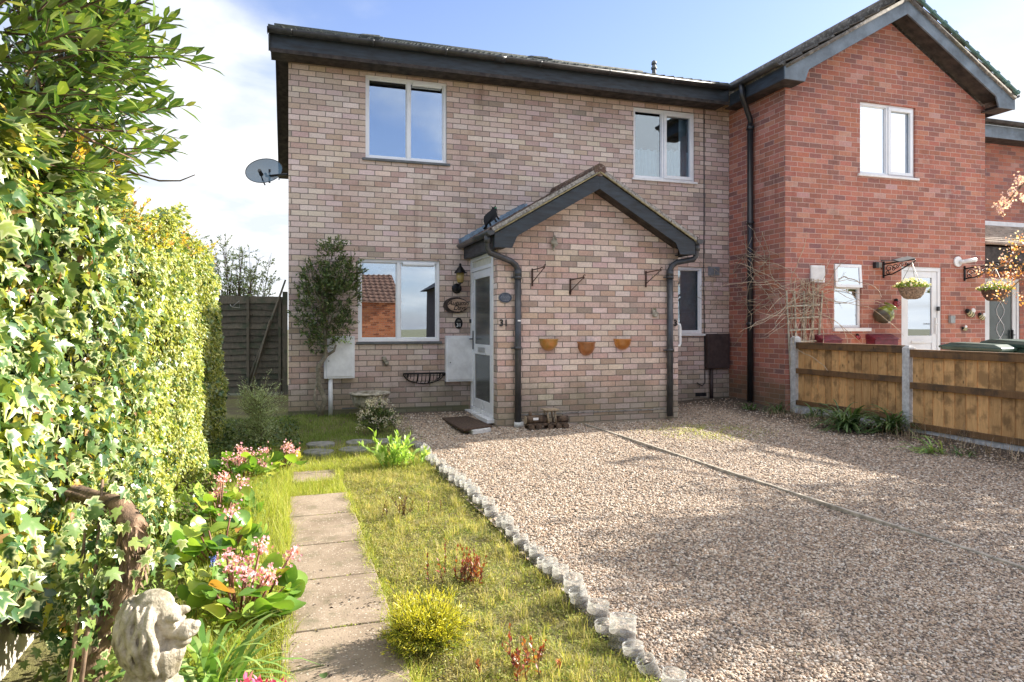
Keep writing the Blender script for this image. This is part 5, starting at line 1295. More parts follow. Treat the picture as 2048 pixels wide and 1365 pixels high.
for k in range(32):
    p = Vector((x0t+g.uniform(-.2,.2), GY-.07, g.uniform(1.45, 1.95))); pts = [p.copy()]; a = g.uniform(-.5, .9); sgn = -1 if k % 2 else 1
    d = Vector((sgn*math.cos(a), -.05, math.sin(a)*.8))
    for i in range(g.randint(7, 15)):
        d = (d + Vector((g.gauss(0,.22), g.gauss(0,.10), g.gauss(0,.22)-.06))).normalized(); p = p + d*.11
        if p.x < GX-.03: p.y = max(p.y, p.y)
        else: p.y = min(p.y, GY-.02)
        pts.append(p.copy())
    mb.tube(pts, [.0042]*(len(pts)-2)+[.0025,.0015], 5, False)
mb.build('twigs', M_STRAW, t)
mb = MB()
for k in range(22):   # strands on the side wall and round the downpipe
    p = Vector((GX-.03, g.uniform(8.5, 8.8), g.uniform(1.5, 2.4))); pts = [p.copy()]; d = Vector((0, 1, g.uniform(-.2,.7)))
    for i in range(g.randint(8, 16)):
        d = (d + Vector((0, g.gauss(0,.32), g.gauss(.0,.34)))).normalized(); p = p + d*.10; p.x = GX-.03-.10*math.exp(-((p.y-yp)/.15)**2); p.y = min(9.74, p.y); pts.append(p.copy())
    mb.tube(pts, .004, 4, False)
for k in range(7):
    p = Vector((6.95, FY-.03, g.uniform(1.6, 2.2))); pts = [p.copy()]; d = Vector((-1, 0, .4))
    for i in range(9): d = (d + Vector((g.gauss(0,.3), 0, g.gauss(0,.35)))).normalized(); p = p + d*.07; p.x = min(6.96, p.x); pts.append(p.copy())
    mb.tube(pts, .0035, 4, False)
mb.build('wall_strands', M_STRAW, t)

# ------------------------------------------------------------------ left rear fence
t = thing('lap_fence', 'dark weathered lap fence panel closing the gap left of the house', 'fence panel', (-.75, 13.2, 0))
g = random.Random(3); z = .12; mb = MB(); k = 0
while z < 1.78:
    n = 9; xs = np.linspace(-1.75, -.13, n); top = [z+.135+g.uniform(-.012,.012) for _ in xs]; vs = []
    for i, x_ in enumerate(xs):
        vs += [(x_, 13.18+.004, z+g.uniform(-.012,.012)), (x_, 13.20, top[i])]
    mb.add([(a, b-.012, c_) if i % 2 == 0 else (a, b, c_) for i, (a, b, c_) in enumerate(vs)] + [(a, b+.012, c_) for a, b, c_ in vs], [(2*i, 2*i+2, 2*i+3, 2*i+1) for i in range(n-1)] + [(2*i, 2*i+1+2*n-1, 2*i+2+2*n, 2*i+2) for i in range(n-1)])
    z += .115; k += 1
mb.build('lap_boards', M_LAP, t)
for x_ in (-1.28, -.72, -.18): MB().box(x_-.022, x_+.022, 13.13, 13.165, .08, 1.86).build('batten', M_LAP, t)
for x_, nm, lab in ((-.085, 1, 'dark fence post against the house corner'), (-1.80, 2, 'dark fence post behind the clipped hedge')):
    o = MB().box(x_-.045, x_+.045, 13.14, 13.23, -.1, 1.95).build('fence_post', M_LAP); tag(o, lab, 'fence post')
a_ = atT(484, 795, 12.3); b_ = atT(571, 560, 12.4)
o = MB().tube([a_, a_.lerp(b_, .5)+Vector((.02,0,0)), b_], [.035,.028,.016], 7).build('leaning_pole', M_LAP); tag(o, 'long dark pole leaning across the lap fence', 'pole')
a_ = atT(497, 790, 12.15); b_ = atT(540, 640, 12.3); o = MB().tube([a_, a_.lerp(b_,.5), b_], [.025,.02,.015], 7).build('leaning_branch', M_LAP); tag(o, 'shorter dark stick propped beside the leaning pole', 'stick')
c_ = atT(474, 610, 8.6)
o = MB().tube([c_+Vector((-.06,0,-.03)), c_+Vector((.03,0,.05)), c_+Vector((.03,0,-.04)), c_+Vector((-.06,0,-.03)), c_+Vector((-.08,0,.0))], .006, 6).build('wire_hanger', M_SIL); tag(o, 'bent white wire loop sticking out of the hedge end', 'wire')

# ------------------------------------------------------------------ ground objects by the walls
# urn
x, y = 1.02, 9.30; zg = float(gz(x, y))
t = thing('stone_urn', 'lichened stone urn with a scalloped rim standing against the house wall', 'urn', (x, y, zg))
MB().lathe([(.0,0),(.13,0),(.13,.03),(.09,.05),(.055,.09),(.055,.12),(.09,.14)], (x, y, zg), 20).build('foot', M_STONE, t)
MB().lathe([(.06,.13),(.13,.14),(.185,.17),(.215,.23),(.225,.29),(.235,.33)], (x, y, zg), 60, flute=14, fl=.07).build('bowl', M_STONE, t)
MB().lathe([(.22,.325),(.265,.335),(.275,.355),(.25,.365),(.21,.345),(.17,.33),(0,.33)], (x, y, zg), 48, flute=12, fl=.03).build('rim', M_STONE, t)
# door mat, slab
x0, y0 = onZ(905, 838, .07)
def flat(name, px, z, th, m, lab, cat, rounded=.006):
    P = [onZ(a, b, z) for a, b in px]
    return tag(MB().prism(P, 'z', z-th, z).build(name, m, bevel=rounded), lab, cat)
flat('door_mat', [(884, 836), (935, 832), (985, 851), (925, 859)], .072, .03, mat('brown_coir', (.085,.05,.03), .98, var=.4, scale=40, bump=.8), 'worn brown door mat on the gravel before the porch door', 'door mat')
flat('stone_slab', [(928, 853), (960, 847), (982, 856), (946, 862)], .05, .05, M_CONC, 'small pale grey slab between the door mat and porch corner', 'slab')
# stepping stones
M_STEP = mat('round_stone', (.25,.24,.22), .92, var=.2, scale=12, bump=.6, col2=(.12,.125,.09))
for (px, py, lab) in ((641, 882, 'round stepping stone below the wall shrub, rear left of the group'), (636, 897, 'round stepping stone nearest the conifer, front left of the group'), (719, 878, 'round stepping stone in front of the urn, rear middle'),
                      (707, 892, 'largest round stepping stone, front middle of the group'), (768, 876, 'round stepping stone behind the bright leafy plant'), (800, 879, 'half hidden stepping stone at the gravel edge')):
    x, y = onZ(px, py, .05); z = float(gz(x, y))+.012
    o = MB().prism([(x+.155*math.cos(a)*(1+.05*math.sin(3*a+px)), y+.155*math.sin(a)*(1+.06*math.cos(2*a+px))) for a in [2*math.pi*k/22 for k in range(22)]], 'z', z-.05, z+.012).build('stepping_stone', M_STEP, bevel=.01)
    tag(o, lab, 'stepping stone', 'round stepping stones by the house wall')
# timber strip across the drive
n = 40; mb = MB()
ys = [8.35, 7.0, 5.6, 4.2, 2.8, 1.4]
for i in range(5):
    a, b = ys[i], ys[i+1]+.006; xo = 3.715+rnd.uniform(-.008,.008)
    o = MB().bar((3.72+.01*math.sin(i*2), a, float(gz(3.7,a))+.008), (3.72+.01*math.sin(i*2+2), b, float(gz(3.7,b))+.008),   .030, .03).build('timber_edging', M_SILW, bevel=.004)
    tag(o, ['far end of the grey timber edging strip beside the porch', 'second length of the timber edging strip from the porch', 'middle length of the timber edging strip across the gravel', 'fourth length of the timber edging strip, in dappled shade', 'nearest length of the timber edging strip, mostly out of the picture'][i], 'edging strip', 'timber strips dividing the gravel')
# log train
x, y, z = 2.98, 8.17, 0.0
t = thing('wooden_train', 'rustic log train ornament on the gravel against the porch wall', 'ornament', (x, y, z))
M_LOG = mat('log_bark', (.13,.085,.055), .95, var=.4, scale=18, bump=.8); M_CUT = mat('cut_wood', (.36,.28,.19), .85, var=.2)
MB().box(x-.14, x+.40, y-.06, y+.06, .055, .085).build('chassis', M_LOG, t, bevel=.006)
MB().tube([(x-.15,y,.13),(x+.13,y,.13)], .055, 12).build('boiler', M_LOG, t)
MB().tube([(x-.158,y,.13),(x-.151,y,.13)], .052, 12).build('boiler_front', M_CUT, t)
MB().tube([(x-.09,y,.17),(x-.09,y,.235)], .022, 10).build('chimney', M_LOG, t)
mb = MB(); 
for dx, dy in ((.14,-.055),(.14,.055),(.24,-.055),(.24,.055)): mb.tube([(x+dx,y+dy,.085),(x+dx-.02,y+dy,.24)], .013, 8)
mb.build('cab_posts', M_CUT, t); MB().box(x+.08, x+.27, y-.085, y+.085, .24, .262).build('cab_roof', M_CUT, t, bevel=.004)
MB().tube([(x+.26,y,.12),(x+.42,y,.12)], .048, 10).build('tender_log', M_LOG, t)
for i, dx in enumerate((-.10, .0, .16, .27, .37)):
    for sy in (-.075, .075): MB().tube([(x+dx, y+sy-.012, .04), (x+dx, y+sy+.012, .04)], .038, 12).build('wheel', M_LOG, t)
MB().box(x-.07, x+.0, y-.06, y-.054, .13, .16).build('number_plate', M_WHITE, t)
# ------------------------------------------------------------------ path of slabs
m, t = newmat('exposed_aggregate_slab'); P_ = pos(t)
n1 = t.noise(P_, 2.6, 6, .65).outputs[0]; n2 = t.noise(P_, 120, 3, .6).outputs[0]
c = t.mix(t.maprange(n1, .32, .68), (.18,.135,.095), (.33,.262,.195))
vz = t.n('ShaderNodeTexVoronoi', {'Vector': P_, 'Scale': 95.0}); sc_ = t.n('ShaderNodeSeparateXYZ', {0: vz.outputs['Color']})
c = t.mix(t.m('MULTIPLY', t.m('GREATER_THAN', sc_.outputs[0], .84), t.m('LESS_THAN', vz.outputs['Distance'], .42)), c, (.42,.36,.29))
c = t.mix(t.m('MULTIPLY', t.m('LESS_THAN', sc_.outputs[0], .16), t.m('LESS_THAN', vz.outputs['Distance'], .35)), c, (.14,.11,.085))
c = t.mix(t.maprange(t.noise(P_, 5, 6, .7).outputs[0], .50, .68, 0, .7, True), c, (.14,.125,.075))
bp = t.n('ShaderNodeBump', {'Strength': .5, 'Distance': .004, 'Height': n2}).outputs[0]
t.n('ShaderNodeOutputMaterial', {0: principled(t, col=c, rough=.9, normal=bp, spec=.25)}); M_SLAB = m
ys = [1.20, 1.80, 2.42, 3.03, 3.64, 4.22, 4.88, 5.48]
names = ['concrete paving slab at the very bottom edge of the path', 'concrete paving slab nearest the viewer, crossed by leafy shadows', 'second nearest paving slab, beside the golden conifer', 'paving slab with dark crumbs of earth on it', 'fourth paving slab from the viewer', 'fifth paving slab from the viewer', 'farthest slab of the unbroken path, before the grassy gap']
for i in range(7):
    a, b = ys[i]+.006, ys[i+1]-.006; j = rnd.uniform(-.008, .008); o = MB()
    o.add([(-.035+j, a, -.03), (.425+j, a+rnd.uniform(-.004,.004), -.03), (.425+j, b, -.03), (-.035+j, b, -.03), (-.035+j, a, .014), (.425+j, a, .016), (.425+j, b, .014+rnd.uniform(0,.004)), (-.035+j, b, .014)], [(0,3,2,1),(4,5,6,7),(0,1,5,4),(1,2,6,5),(2,3,7,6),(3,0,4,7)])
    tag(o.build('paving_slab', M_SLAB, bevel=.006), names[i], 'paving slab', 'concrete slabs of the garden path')
o = MB().box(.02, .40, 5.98, 6.42, -.03, .012).build('paving_slab', M_SLAB, bevel=.006); tag(o, 'single half buried slab beyond the grassy gap in the path', 'paving slab', 'concrete slabs of the garden path')
Pd = np.column_stack([rng.uniform(.0,.4,60), rng.uniform(2.3,5.2,60), np.full(60,.018)])
cl = np.array([[.28,3.34],[.22,3.28],[.34,3.22],[.12,2.6]]); Pd[:36,:2] = cl[rng.integers(0,4,36)] + rng.normal(0,.025,(36,2))
o = leaves('soil_crumbs', Pd, rng.normal(0,1,(60,3))*[1,1,.2], rng.normal(0,.3,(60,3))+[0,0,1], rng.uniform(.01,.022,60), T_SMALL, M_SOIL); tag(o, 'dark crumbs of earth and leaf scattered on the slabs', 'debris', kind='stuff')

# ------------------------------------------------------------------ lawn
def gzz(P): return gz(P[:,0], P[:,1]) + lump(P[:,0], P[:,1], .010, 3.1) - .014
def field(n, x0, x1, y0, y1, dens=None, bias=1.0):
    u = rng.random(n)**bias
    P = np.column_stack([rng.uniform(x0, x1, n), y0 + (y1-y0)*u]); 
    if dens is not None: P = P[rng.random(n) < dens(P)]
    return np.column_stack([P, gzz(P)])
def patch(P, k, ph): return .5+.5*np.sin(P[:,0]*k+ph+1.7*np.sin(P[:,1]*k*.8))*np.sin(P[:,1]*k*.9+ph*2+np.sin(P[:,0]*k*1.3))
M_GR1 = leafmat('lawn_grass', [(0,(.13,.15,.035)),(.3,(.25,.26,.07)),(.5,(.36,.34,.12)),(.75,(.46,.39,.18)),(.92,(.36,.26,.13)),(1,(.60,.52,.32))], rough=.6, trans=.4, spec=.2, patch=[((.40,.33,.17),4,.50,.66,.75),((.14,.20,.04),2.6,.54,.68,.7)])
M_GR2 = leafmat('fine_tussock_grass', [(0,(.20,.26,.04)),(.5,(.36,.41,.07)),(.85,(.47,.47,.12)),(1,(.52,.42,.18))], rough=.55, trans=.4, spec=.25)
M_GR3 = leafmat('shade_grass', [(0,(.10,.17,.03)),(.6,(.20,.28,.06)),(1,(.30,.34,.10))], rough=.6, trans=.35, spec=.25)
M_MOSS = leafmat('moss_and_clover', [(0,(.12,.17,.03)),(.4,(.24,.28,.05)),(.75,(.40,.40,.10)),(1,(.50,.46,.20))], rough=.6, trans=.3, spec=.2, patch=[((.30,.24,.11),5,.50,.64,.8),((.13,.19,.04),3,.52,.66,.7)])
def joint_ok(P): return ~((P[:,0] > -.03) & (P[:,0] < .41) & (P[:,1] < 5.46))
Pa = field(95000, .40, 1.27, 1.5, 7.2, lambda P: .25+.75*patch(P, 5.0, .4)**1.5, 1.5)
Pa = Pa[joint_ok(Pa)]
hh = rng.gamma(2.2, .009, len(Pa))*(.5+1.1*patch(Pa, 5.1, 1.2)**2) + .010
o = blades('lawn_grass', Pa, hh, .8, .0026, M_GR1, None, 2, seed=2); tag(o, 'short tufty yellow green grass with straw tips between path and gravel', 'grass', kind='stuff')
ct = field(520, .45, 1.26, 1.6, 7.2, None, 1.4); k_ = rng.integers(0, len(ct), 15000); Pt = ct[k_]+np.column_stack([rng.normal(0,.014,15000), rng.normal(0,.014,15000), np.zeros(15000)])
hz_ = rng.uniform(.5,1.3,len(ct))[k_]*rng.uniform(.02,.085,15000)
o = blades('grass_tufts', Pt, hz_, .65, .0026, leafmat('tuft_grass', [(0,(.20,.24,.05)),(.4,(.38,.38,.10)),(.7,(.52,.44,.20)),(1,(.66,.56,.34))], trans=.4, rough=.6, spec=.2), None, 3, seed=4); tag(o, 'taller straw tipped tufts scattered through the lawn', 'grass', kind='stuff')
Pm = field(80000, .40, 1.30, 1.5, 7.3, lambda P: .3+.7*patch(P, 7.0, 2.4), 1.5); Pm[:,2] += rng.uniform(.0,.03,len(Pm))
n = len(Pm); o = leaves('ground_moss', Pm, rng.normal(0,1,(n,3))*[1,1,.5], rng.normal(0,.5,(n,3))+[0,0,1], rng.uniform(.007,.018,n), T_SMALL, M_MOSS); tag(o, 'mossy low growth and clover through the lawn', 'moss', kind='stuff')
Pb = field(60000, -.50, -.0, 1.6, 7.6, lambda P: (.25+.75*patch(P, 3.0, .9))*np.clip((P[:,0]+.62)/.3,0,1), 1.2)
hh = rng.gamma(5.0, .018, len(Pb))*(.35+.9*np.clip((Pb[:,1]-2.6)/2.2,0,1)*np.clip((6.6-Pb[:,1])/1.2,.35,1)) + .02
o = blades('border_grass', Pb, hh, .50, .0026, M_GR2, None, 3, seed=5); tag(o, 'long fine bright green grass between flower border and path', 'grass', kind='stuff')
Pc = np.vstack([field(20000, -.1, 1.3, 6.2, 7.9, lambda P: .4+.6*patch(P, 4, 0)), field(5000, -.02, .42, 5.46, 5.98), field(9000, -.0, .44, 6.0, 6.6)*1.0])
inside = (Pc[:,0] > .03) & (Pc[:,0] < .38) & (Pc[:,1] > 6.02) & (Pc[:,1] < 6.38); Pc = Pc[~inside | (rng.random(len(Pc)) < .06)]; Pc = Pc[rng.random(len(Pc)) < np.clip((8.0-Pc[:,1])/.9, 0, 1)]
o = blades('verge_grass', Pc, rng.gamma(3.0, .011, len(Pc))+.012, .7, .003, M_GR2, None, 3, seed=6); tag(o, 'sunlit grass across the end of the path', 'grass', kind='stuff')
Ps = field(26000, -.9, 1.5, 7.8, 9.75, lambda P: (.15+.85*patch(P, 5, 1.9))*np.clip((1.6-P[:,0])*1.4,0,1)); Ps[:,2] += .012
STN = [onZ(a, b, .05) for a, b in ((641,882),(636,897),(719,878),(707,892),(768,876),(800,879))]
def clear(P, r=.16):
    k = np.ones(len(P), bool)
    for x_, y_ in STN: k &= (P[:,0]-x_)**2+(P[:,1]-y_)**2 > r*r
    return P[k]
Ps = clear(Ps)
o = blades('shade_grass', Ps, rng.gamma(3.0, .009, len(Ps))+.010, .5, .0045, M_GR3, None, 2, seed=7); tag(o, 'green grass in the shade below the house wall', 'grass', kind='stuff')
Pj = np.vstack([np.column_stack([rng.uniform(-.03,.42,90), np.full(90, yy)+rng.normal(0,.006,90), np.full(90,.0)]) for yy in ys[1:]])
keep = rng.random(len(Pj)) < (.25+.75*(np.sin(Pj[:,0]*23+Pj[:,1]*3) > 0)); Pj = Pj[keep]; Pj = Pj[(Pj[:,0] > .2) | (rng.random(len(Pj)) < .35)]
Pe = np.column_stack([np.concatenate([rng.normal(-.045,.02,2600)+.02*np.sin(np.arange(2600)), rng.normal(.43,.022,2600)]), rng.uniform(1.6,5.5,5200), np.zeros(5200)])
Pj = np.vstack([Pj, Pe]); n = len(Pj)
o = leaves('joint_weeds', Pj+[0,0,.012], rng.normal(0,1,(n,3))*[1,1,.5], rng.normal(0,.5,(n,3))+[0,0,1], rng.uniform(.006,.02,n), T_SMALL, M_MOSS); tag(o, 'moss and tiny weeds in the slab joints and along the path edges', 'weeds', kind='stuff')
ed = np.concatenate([np.column_stack([rng.normal(-.02,.022,3800), rng.uniform(1.7,5.6,3800)]), np.column_stack([rng.normal(.425,.02,3000), rng.uniform(1.7,5.6,3000)])])
ed = ed[(.5+.5*np.sin(ed[:,1]*9+2*np.sin(ed[:,1]*3.7)+ed[:,0]*6)) > rng.random(len(ed))*.9]; ed = np.column_stack([ed, np.full(len(ed), .004)])
o = blades('edge_grass', ed, rng.gamma(3,.011,len(ed))+.012, 1.1, .003, M_GR2, None, 3, seed=14); tag(o, 'grass creeping over the long edges of the path slabs', 'grass', kind='stuff')
n = 420; P = np.column_stack([rng.uniform(1.5,6.6,n), 1.6+7*rng.random(n)**1.3, np.zeros(n)]); P[:,2] = gz(P[:,0], P[:,1])+.016
o = leaves('fallen_leaves', P, rng.normal(0,1,(n,3))*[1,1,.15], rng.normal(0,.3,(n,3))+[0,0,1], rng.uniform(.012,.03,n), T_SMALL, leafmat('drive_litter', [(0,(.07,.045,.03)),(.5,(.20,.14,.08)),(.8,(.30,.27,.12)),(1,(.46,.40,.30))], trans=.1)); tag(o, 'small dry leaves and petals lying on the gravel', 'leaf litter', kind='stuff')
# weeds and grass in the gravel
Pg = np.column_stack([rng.normal(5.0,.35,2600), rng.normal(7.4,.35,2600)]); Pg = Pg[(patch(Pg, 9, .3) > .45)]
Pg = np.column_stack([Pg, gz(Pg[:,0], Pg[:,1])]); o = blades('gravel_grass', Pg, rng.uniform(.01,.04,len(Pg)), .6, .004, M_GR2, None, 2, seed=9); tag(o, 'thin patch of young grass coming through the gravel right of the porch', 'grass', kind='stuff')
# ------------------------------------------------------------------ cut plastic bottles along the gravel
def clearplastic():
    m, t = newmat('clear_plastic'); P = t.n('ShaderNodeTexCoord').outputs['Object']
    f = t.n('ShaderNodeFresnel', {'IOR': 1.5}).outputs[0]; nz_ = t.noise(P, 40, 5, .7).outputs[0]
    gl = t.n('ShaderNodeBsdfGlossy', {'Roughness': .08}); tr = t.n('ShaderNodeBsdfTransparent', {0: (.93,.95,.95,1)})
    df = t.n('ShaderNodeBsdfDiffuse', {0: (.82,.80,.76,1)}); tl = t.n('ShaderNodeBsdfTranslucent', {0: (.82,.80,.76,1)})
    hz = t.n('ShaderNodeMixShader', {0: .5, 1: df, 2: tl})
    a = t.n('ShaderNodeMixShader', {0: t.m('ADD', t.m('MULTIPLY', f, .6), .05, clamp=True), 1: tr, 2: gl})
    t.n('ShaderNodeOutputMaterial', {0: t.n('ShaderNodeMixShader', {0: t.maprange(nz_, .35, .7, .14, .34), 1: a, 2: hz})}); return m
M_CLR = clearplastic()
proto = thing('cut_bottle', 'clear ribbed plastic bottle base full of soil, part of the row edging the gravel', 'bottle', (0,0,0), 'cut plastic bottles edging the gravel')
r_ = .044; prof = []
for k in range(25): z = -.02+.13*k/24; prof.append((r_*(1+.035*math.sin(k*1.35)), z))
prof += [(r_*.97, .112), (r_*.99, .105)]
MB().lathe(prof, (0,0,0), 20).build('plastic_wall', M_CLR, proto, local=True)
MB().lathe([(r_*.93,-.02),(r_*.93,.055),(r_*.5,.062),(0,.060)], (0,0,0), 14).build('soil', M_SOIL, proto, local=True)
g = random.Random(21); yb_ = 7.28; i = 0
lbl = {0: 'clear plastic bottle at the far end of the edging row, by the bright leafy plant'}
while yb_ > 2.0:
    o = proto if i == 0 else copy_tree(proto)
    x = 1.305 + .02*math.sin(yb_*1.7) + g.uniform(-.012, .012)
    o.location = (x, yb_, float(gz(x, yb_))-.005+g.uniform(-.012,.008)); s_ = g.uniform(.80, 1.08); o.scale = (s_, s_*g.uniform(.9,1.1), s_*g.uniform(.62,1.15))
    o.rotation_euler = (R(g.gauss(0, 7)), R(g.gauss(0, 7)), g.uniform(0, 6))
    if g.random() < .16: o.rotation_euler[0] = R(g.choice((-32, 30, 38)))
    if i == 0: o['label'] = lbl[0]
    if yb_ < 2.62 and yb_ > 2.42: o['label'] = 'largest looking soil filled clear bottle near the bottom of the edging row'; o.scale = (1.25, 1.25, 1.2)
    yb_ -= g.uniform(.095, .135) if g.random() < .85 else g.uniform(.17, .22); i += 1

# ------------------------------------------------------------------ foliage materials
M_IVY = leafmat('variegated_ivy', [(0,(.035,.085,.03)),(.3,(.075,.15,.045)),(.55,(.13,.21,.06)),(.8,(.21,.28,.075)),(1,(.34,.36,.08))], edge=((.50,.53,.27), .34), ew=(.50,.98), rough=.27, trans=.20, spec=.6, vein=(.25,.32,.14))
M_IVY2 = leafmat('young_ivy', [(0,(.24,.30,.04)),(.4,(.40,.42,.05)),(.7,(.55,.50,.07)),(.9,(.62,.48,.08)),(1,(.50,.24,.06))], rough=.4, trans=.4)
M_DEADL = leafmat('dead_ivy', [(0,(.16,.08,.03)),(1,(.40,.24,.09))], trans=.2)
M_PRIV = leafmat('golden_hedge_leaves', [(0,(.12,.17,.03)),(.25,(.26,.31,.05)),(.6,(.43,.44,.08)),(.85,(.56,.54,.17)),(1,(.64,.61,.32))], rough=.45, trans=.35)
M_BAY = leafmat('bay_leaves', [(0,(.04,.085,.02)),(.4,(.075,.145,.03)),(.7,(.125,.20,.04)),(.92,(.23,.29,.06)),(1,(.42,.42,.08))], rough=.27, trans=.24, spec=.6, vein=(.38,.42,.14))
M_DKLF = leafmat('dark_shrub_leaves', [(0,(.035,.065,.018)),(.5,(.075,.12,.03)),(.85,(.13,.18,.045)),(1,(.22,.22,.08))], rough=.5, trans=.2)
M_YEW = leafmat('yew_leaves', [(0,(.20,.27,.12)),(.5,(.40,.48,.22)),(1,(.60,.66,.38))], rough=.5, trans=.25)
M_GOLD = leafmat('golden_conifer', [(0,(.30,.32,.03)),(.5,(.52,.49,.04)),(1,(.70,.62,.08))], rough=.5, trans=.3)
M_GOLDG = leafmat('green_conifer', [(0,(.09,.13,.02)),(.6,(.20,.25,.03)),(1,(.38,.38,.05))], rough=.5, trans=.25)
M_BERG = leafmat('bergenia_leaves', [(0,(.08,.18,.035)),(.35,(.16,.30,.05)),(.7,(.33,.46,.08)),(.93,(.52,.56,.11)),(1,(.40,.16,.05))], rough=.28, trans=.34, spec=.6, vein=(.3,.4,.12))
M_PINK = petals('pink_flowers', [(0,(.62,.24,.33)),(.5,(.74,.38,.46)),(1,(.84,.58,.62))]); M_MAG = petals('magenta_flowers', [(0,(.70,.07,.26)),(.5,(.82,.13,.36)),(1,(.88,.36,.52))])
M_BLUE = petals('blue_flowers', [(0,(.07,.10,.48)),(1,(.16,.22,.66))])
M_STRAP = leafmat('strap_leaves', [(0,(.11,.24,.05)),(.5,(.22,.36,.09)),(1,(.40,.48,.17))], rough=.35, trans=.3)
M_STRAPD = leafmat('dark_strap_leaves', [(0,(.045,.09,.03)),(.6,(.09,.16,.05)),(1,(.17,.23,.09))], rough=.4, trans=.25)
M_BRIGHT = leafmat('bright_leaves', [(0,(.26,.42,.08)),(.6,(.38,.55,.14)),(1,(.55,.66,.28))], rough=.4, trans=.35)
M_REDLF = leafmat('red_young_leaves', [(0,(.17,.025,.02)),(.5,(.28,.06,.03)),(.8,(.42,.15,.05)),(1,(.24,.24,.06))], rough=.4, trans=.3)
M_CREAMF = petals('cream_heads', [(0,(.42,.34,.28)),(.5,(.60,.55,.44)),(1,(.70,.68,.58))])
M_INNER = mat('painted_twig_shade', (.05,.045,.02), .95, var=.4, scale=20, col2=(.02,.03,.012), bump=.6)

# ------------------------------------------------------------------ ivy hedge and golden hedge on the left
def hface(y, z, ph=0):
    return -.80 + .055*np.sin(y*3.1+z*2.2+ph) + .04*np.sin(y*7.3-z*5.1) + .03*np.sin(z*9+y*4)
def hedge(name, lab, y0, y1, H, n, sizes, tplmats, seed, base=lambda y: y*0+.05, endface=False, out=0.0, depth=.16, topw=.5):
    g = np.random.default_rng(seed); t = thing(name, lab, 'hedge', (-1.0, (y0+y1)/2, 0))
    y = g.uniform(y0, y1, n); Ht = H(y); b = base(y); s = g.uniform(0, 1, n); Ls = Ht-b; tot = Ls+topw; d = s*tot
    onf = d < Ls; z = np.where(onf, b+d, Ht); x = np.where(onf, hface(y, z)+out, hface(y, Ht)+out-(d-Ls))
    rr = .22; cz = np.clip((z-(Ht-rr))/rr, 0, 1)*onf; x = x - cz**2*.13; z = np.where(onf, z, Ht-((d-Ls)/topw)**2*.10+ .05*np.sin(y*5+x*7)) + g.normal(0,.02,n)
    dep = g.exponential(depth*.35, n); x = x - np.where(onf, dep, 0); z = z - np.where(onf, 0, dep)
    N = np.where(onf[:,None], np.array([[1.0,-.25,.35]])+cz[:,None]*np.array([[0,0,1.2]]), np.array([[.4,-.1,1.0]])) + g.normal(0,.62,(n,3))
    D = np.where(onf[:,None], np.array([[.15,-.1,-1.0]]), np.array([[1.0,-.2,-.2]])) + g.normal(0,.65,(n,3))
    if endface:
        k = n//6; yy = y1 + g.normal(0,.04,k) - g.exponential(.05,k); zz = g.uniform(.05, 1, k)*H(np.full(k, y1)); xx = hface(yy, zz)+out-g.uniform(0,.9,k)
        x = np.concatenate([x, xx]); y = np.concatenate([y, yy]); z = np.concatenate([z, zz]); N = np.vstack([N, g.normal(0,.5,(k,3))+[0,1,.3]]); D = np.vstack([D, g.normal(0,1,(k,3))])
    P = np.column_stack([x, y, z]); n = len(P); pick = g.random(n); lo = 0
    sz = sizes(P, g)
    for nm, frac, tpl, m, sc in tplmats:
        q = (pick >= lo) & (pick < lo+frac); lo += frac
        if q.any(): leaves(nm, P[q], D[q], N[q], sz[q]*sc, tpl, m, t)
    # twiggy inside as a dark sheet, shade between the leaves painted in
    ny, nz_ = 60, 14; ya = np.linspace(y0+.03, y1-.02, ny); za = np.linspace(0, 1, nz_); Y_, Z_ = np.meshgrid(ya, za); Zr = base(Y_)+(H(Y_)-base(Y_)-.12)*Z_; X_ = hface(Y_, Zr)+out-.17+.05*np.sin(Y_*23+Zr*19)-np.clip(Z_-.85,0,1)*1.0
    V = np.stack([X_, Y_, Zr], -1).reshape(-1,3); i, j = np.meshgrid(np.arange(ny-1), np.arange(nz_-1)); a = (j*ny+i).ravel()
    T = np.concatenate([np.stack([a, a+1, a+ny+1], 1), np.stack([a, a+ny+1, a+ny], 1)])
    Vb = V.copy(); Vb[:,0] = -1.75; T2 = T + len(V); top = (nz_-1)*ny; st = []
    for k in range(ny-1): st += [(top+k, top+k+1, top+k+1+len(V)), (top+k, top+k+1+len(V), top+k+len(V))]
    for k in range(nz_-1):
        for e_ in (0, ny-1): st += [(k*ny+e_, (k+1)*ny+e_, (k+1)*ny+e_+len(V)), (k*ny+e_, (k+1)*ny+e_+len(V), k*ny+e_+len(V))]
    tri_mesh('shade_backing', np.vstack([V, Vb]), np.vstack([T, T2, np.array(st)]), M_INNER, t, smooth=True)
    return t
Hi = lambda y: 1.93 + .05*np.sin(y*2.3) + .04*np.sin(y*6.1)
tI = hedge('ivy_hedge', 'tall wall of variegated ivy with cream edged leaves filling the left foreground', 1.25, 5.6, Hi, 27000,
      lambda P, g: (.042+.034*np.clip((4.2-P[:,1])/2.4, 0, 1))*g.uniform(.5, 1.25, len(P))*np.where(P[:,1] > 4.4, .85, 1),
      [('ivy_leaves', .35, T_IVY, M_IVY, 1.0), ('curled_ivy_leaves', .34, T_IVY2, M_IVY, 1.08), ('young_ivy_leaves', .15, T_IVY, M_IVY2, .62), ('mixed_leaves', .13, T_OVAL, M_IVY2, .7), ('dead_leaves', .03, T_IVY2, M_DEADL, .7)], 31,
      base=lambda y: .10+.55*np.exp(-((y-2.35)/.42)**2))
Hg = lambda y: 2.0 + .05*np.sin(y*4.0) - .55*np.clip((y-7.7)/1.25, 0, 1)**2
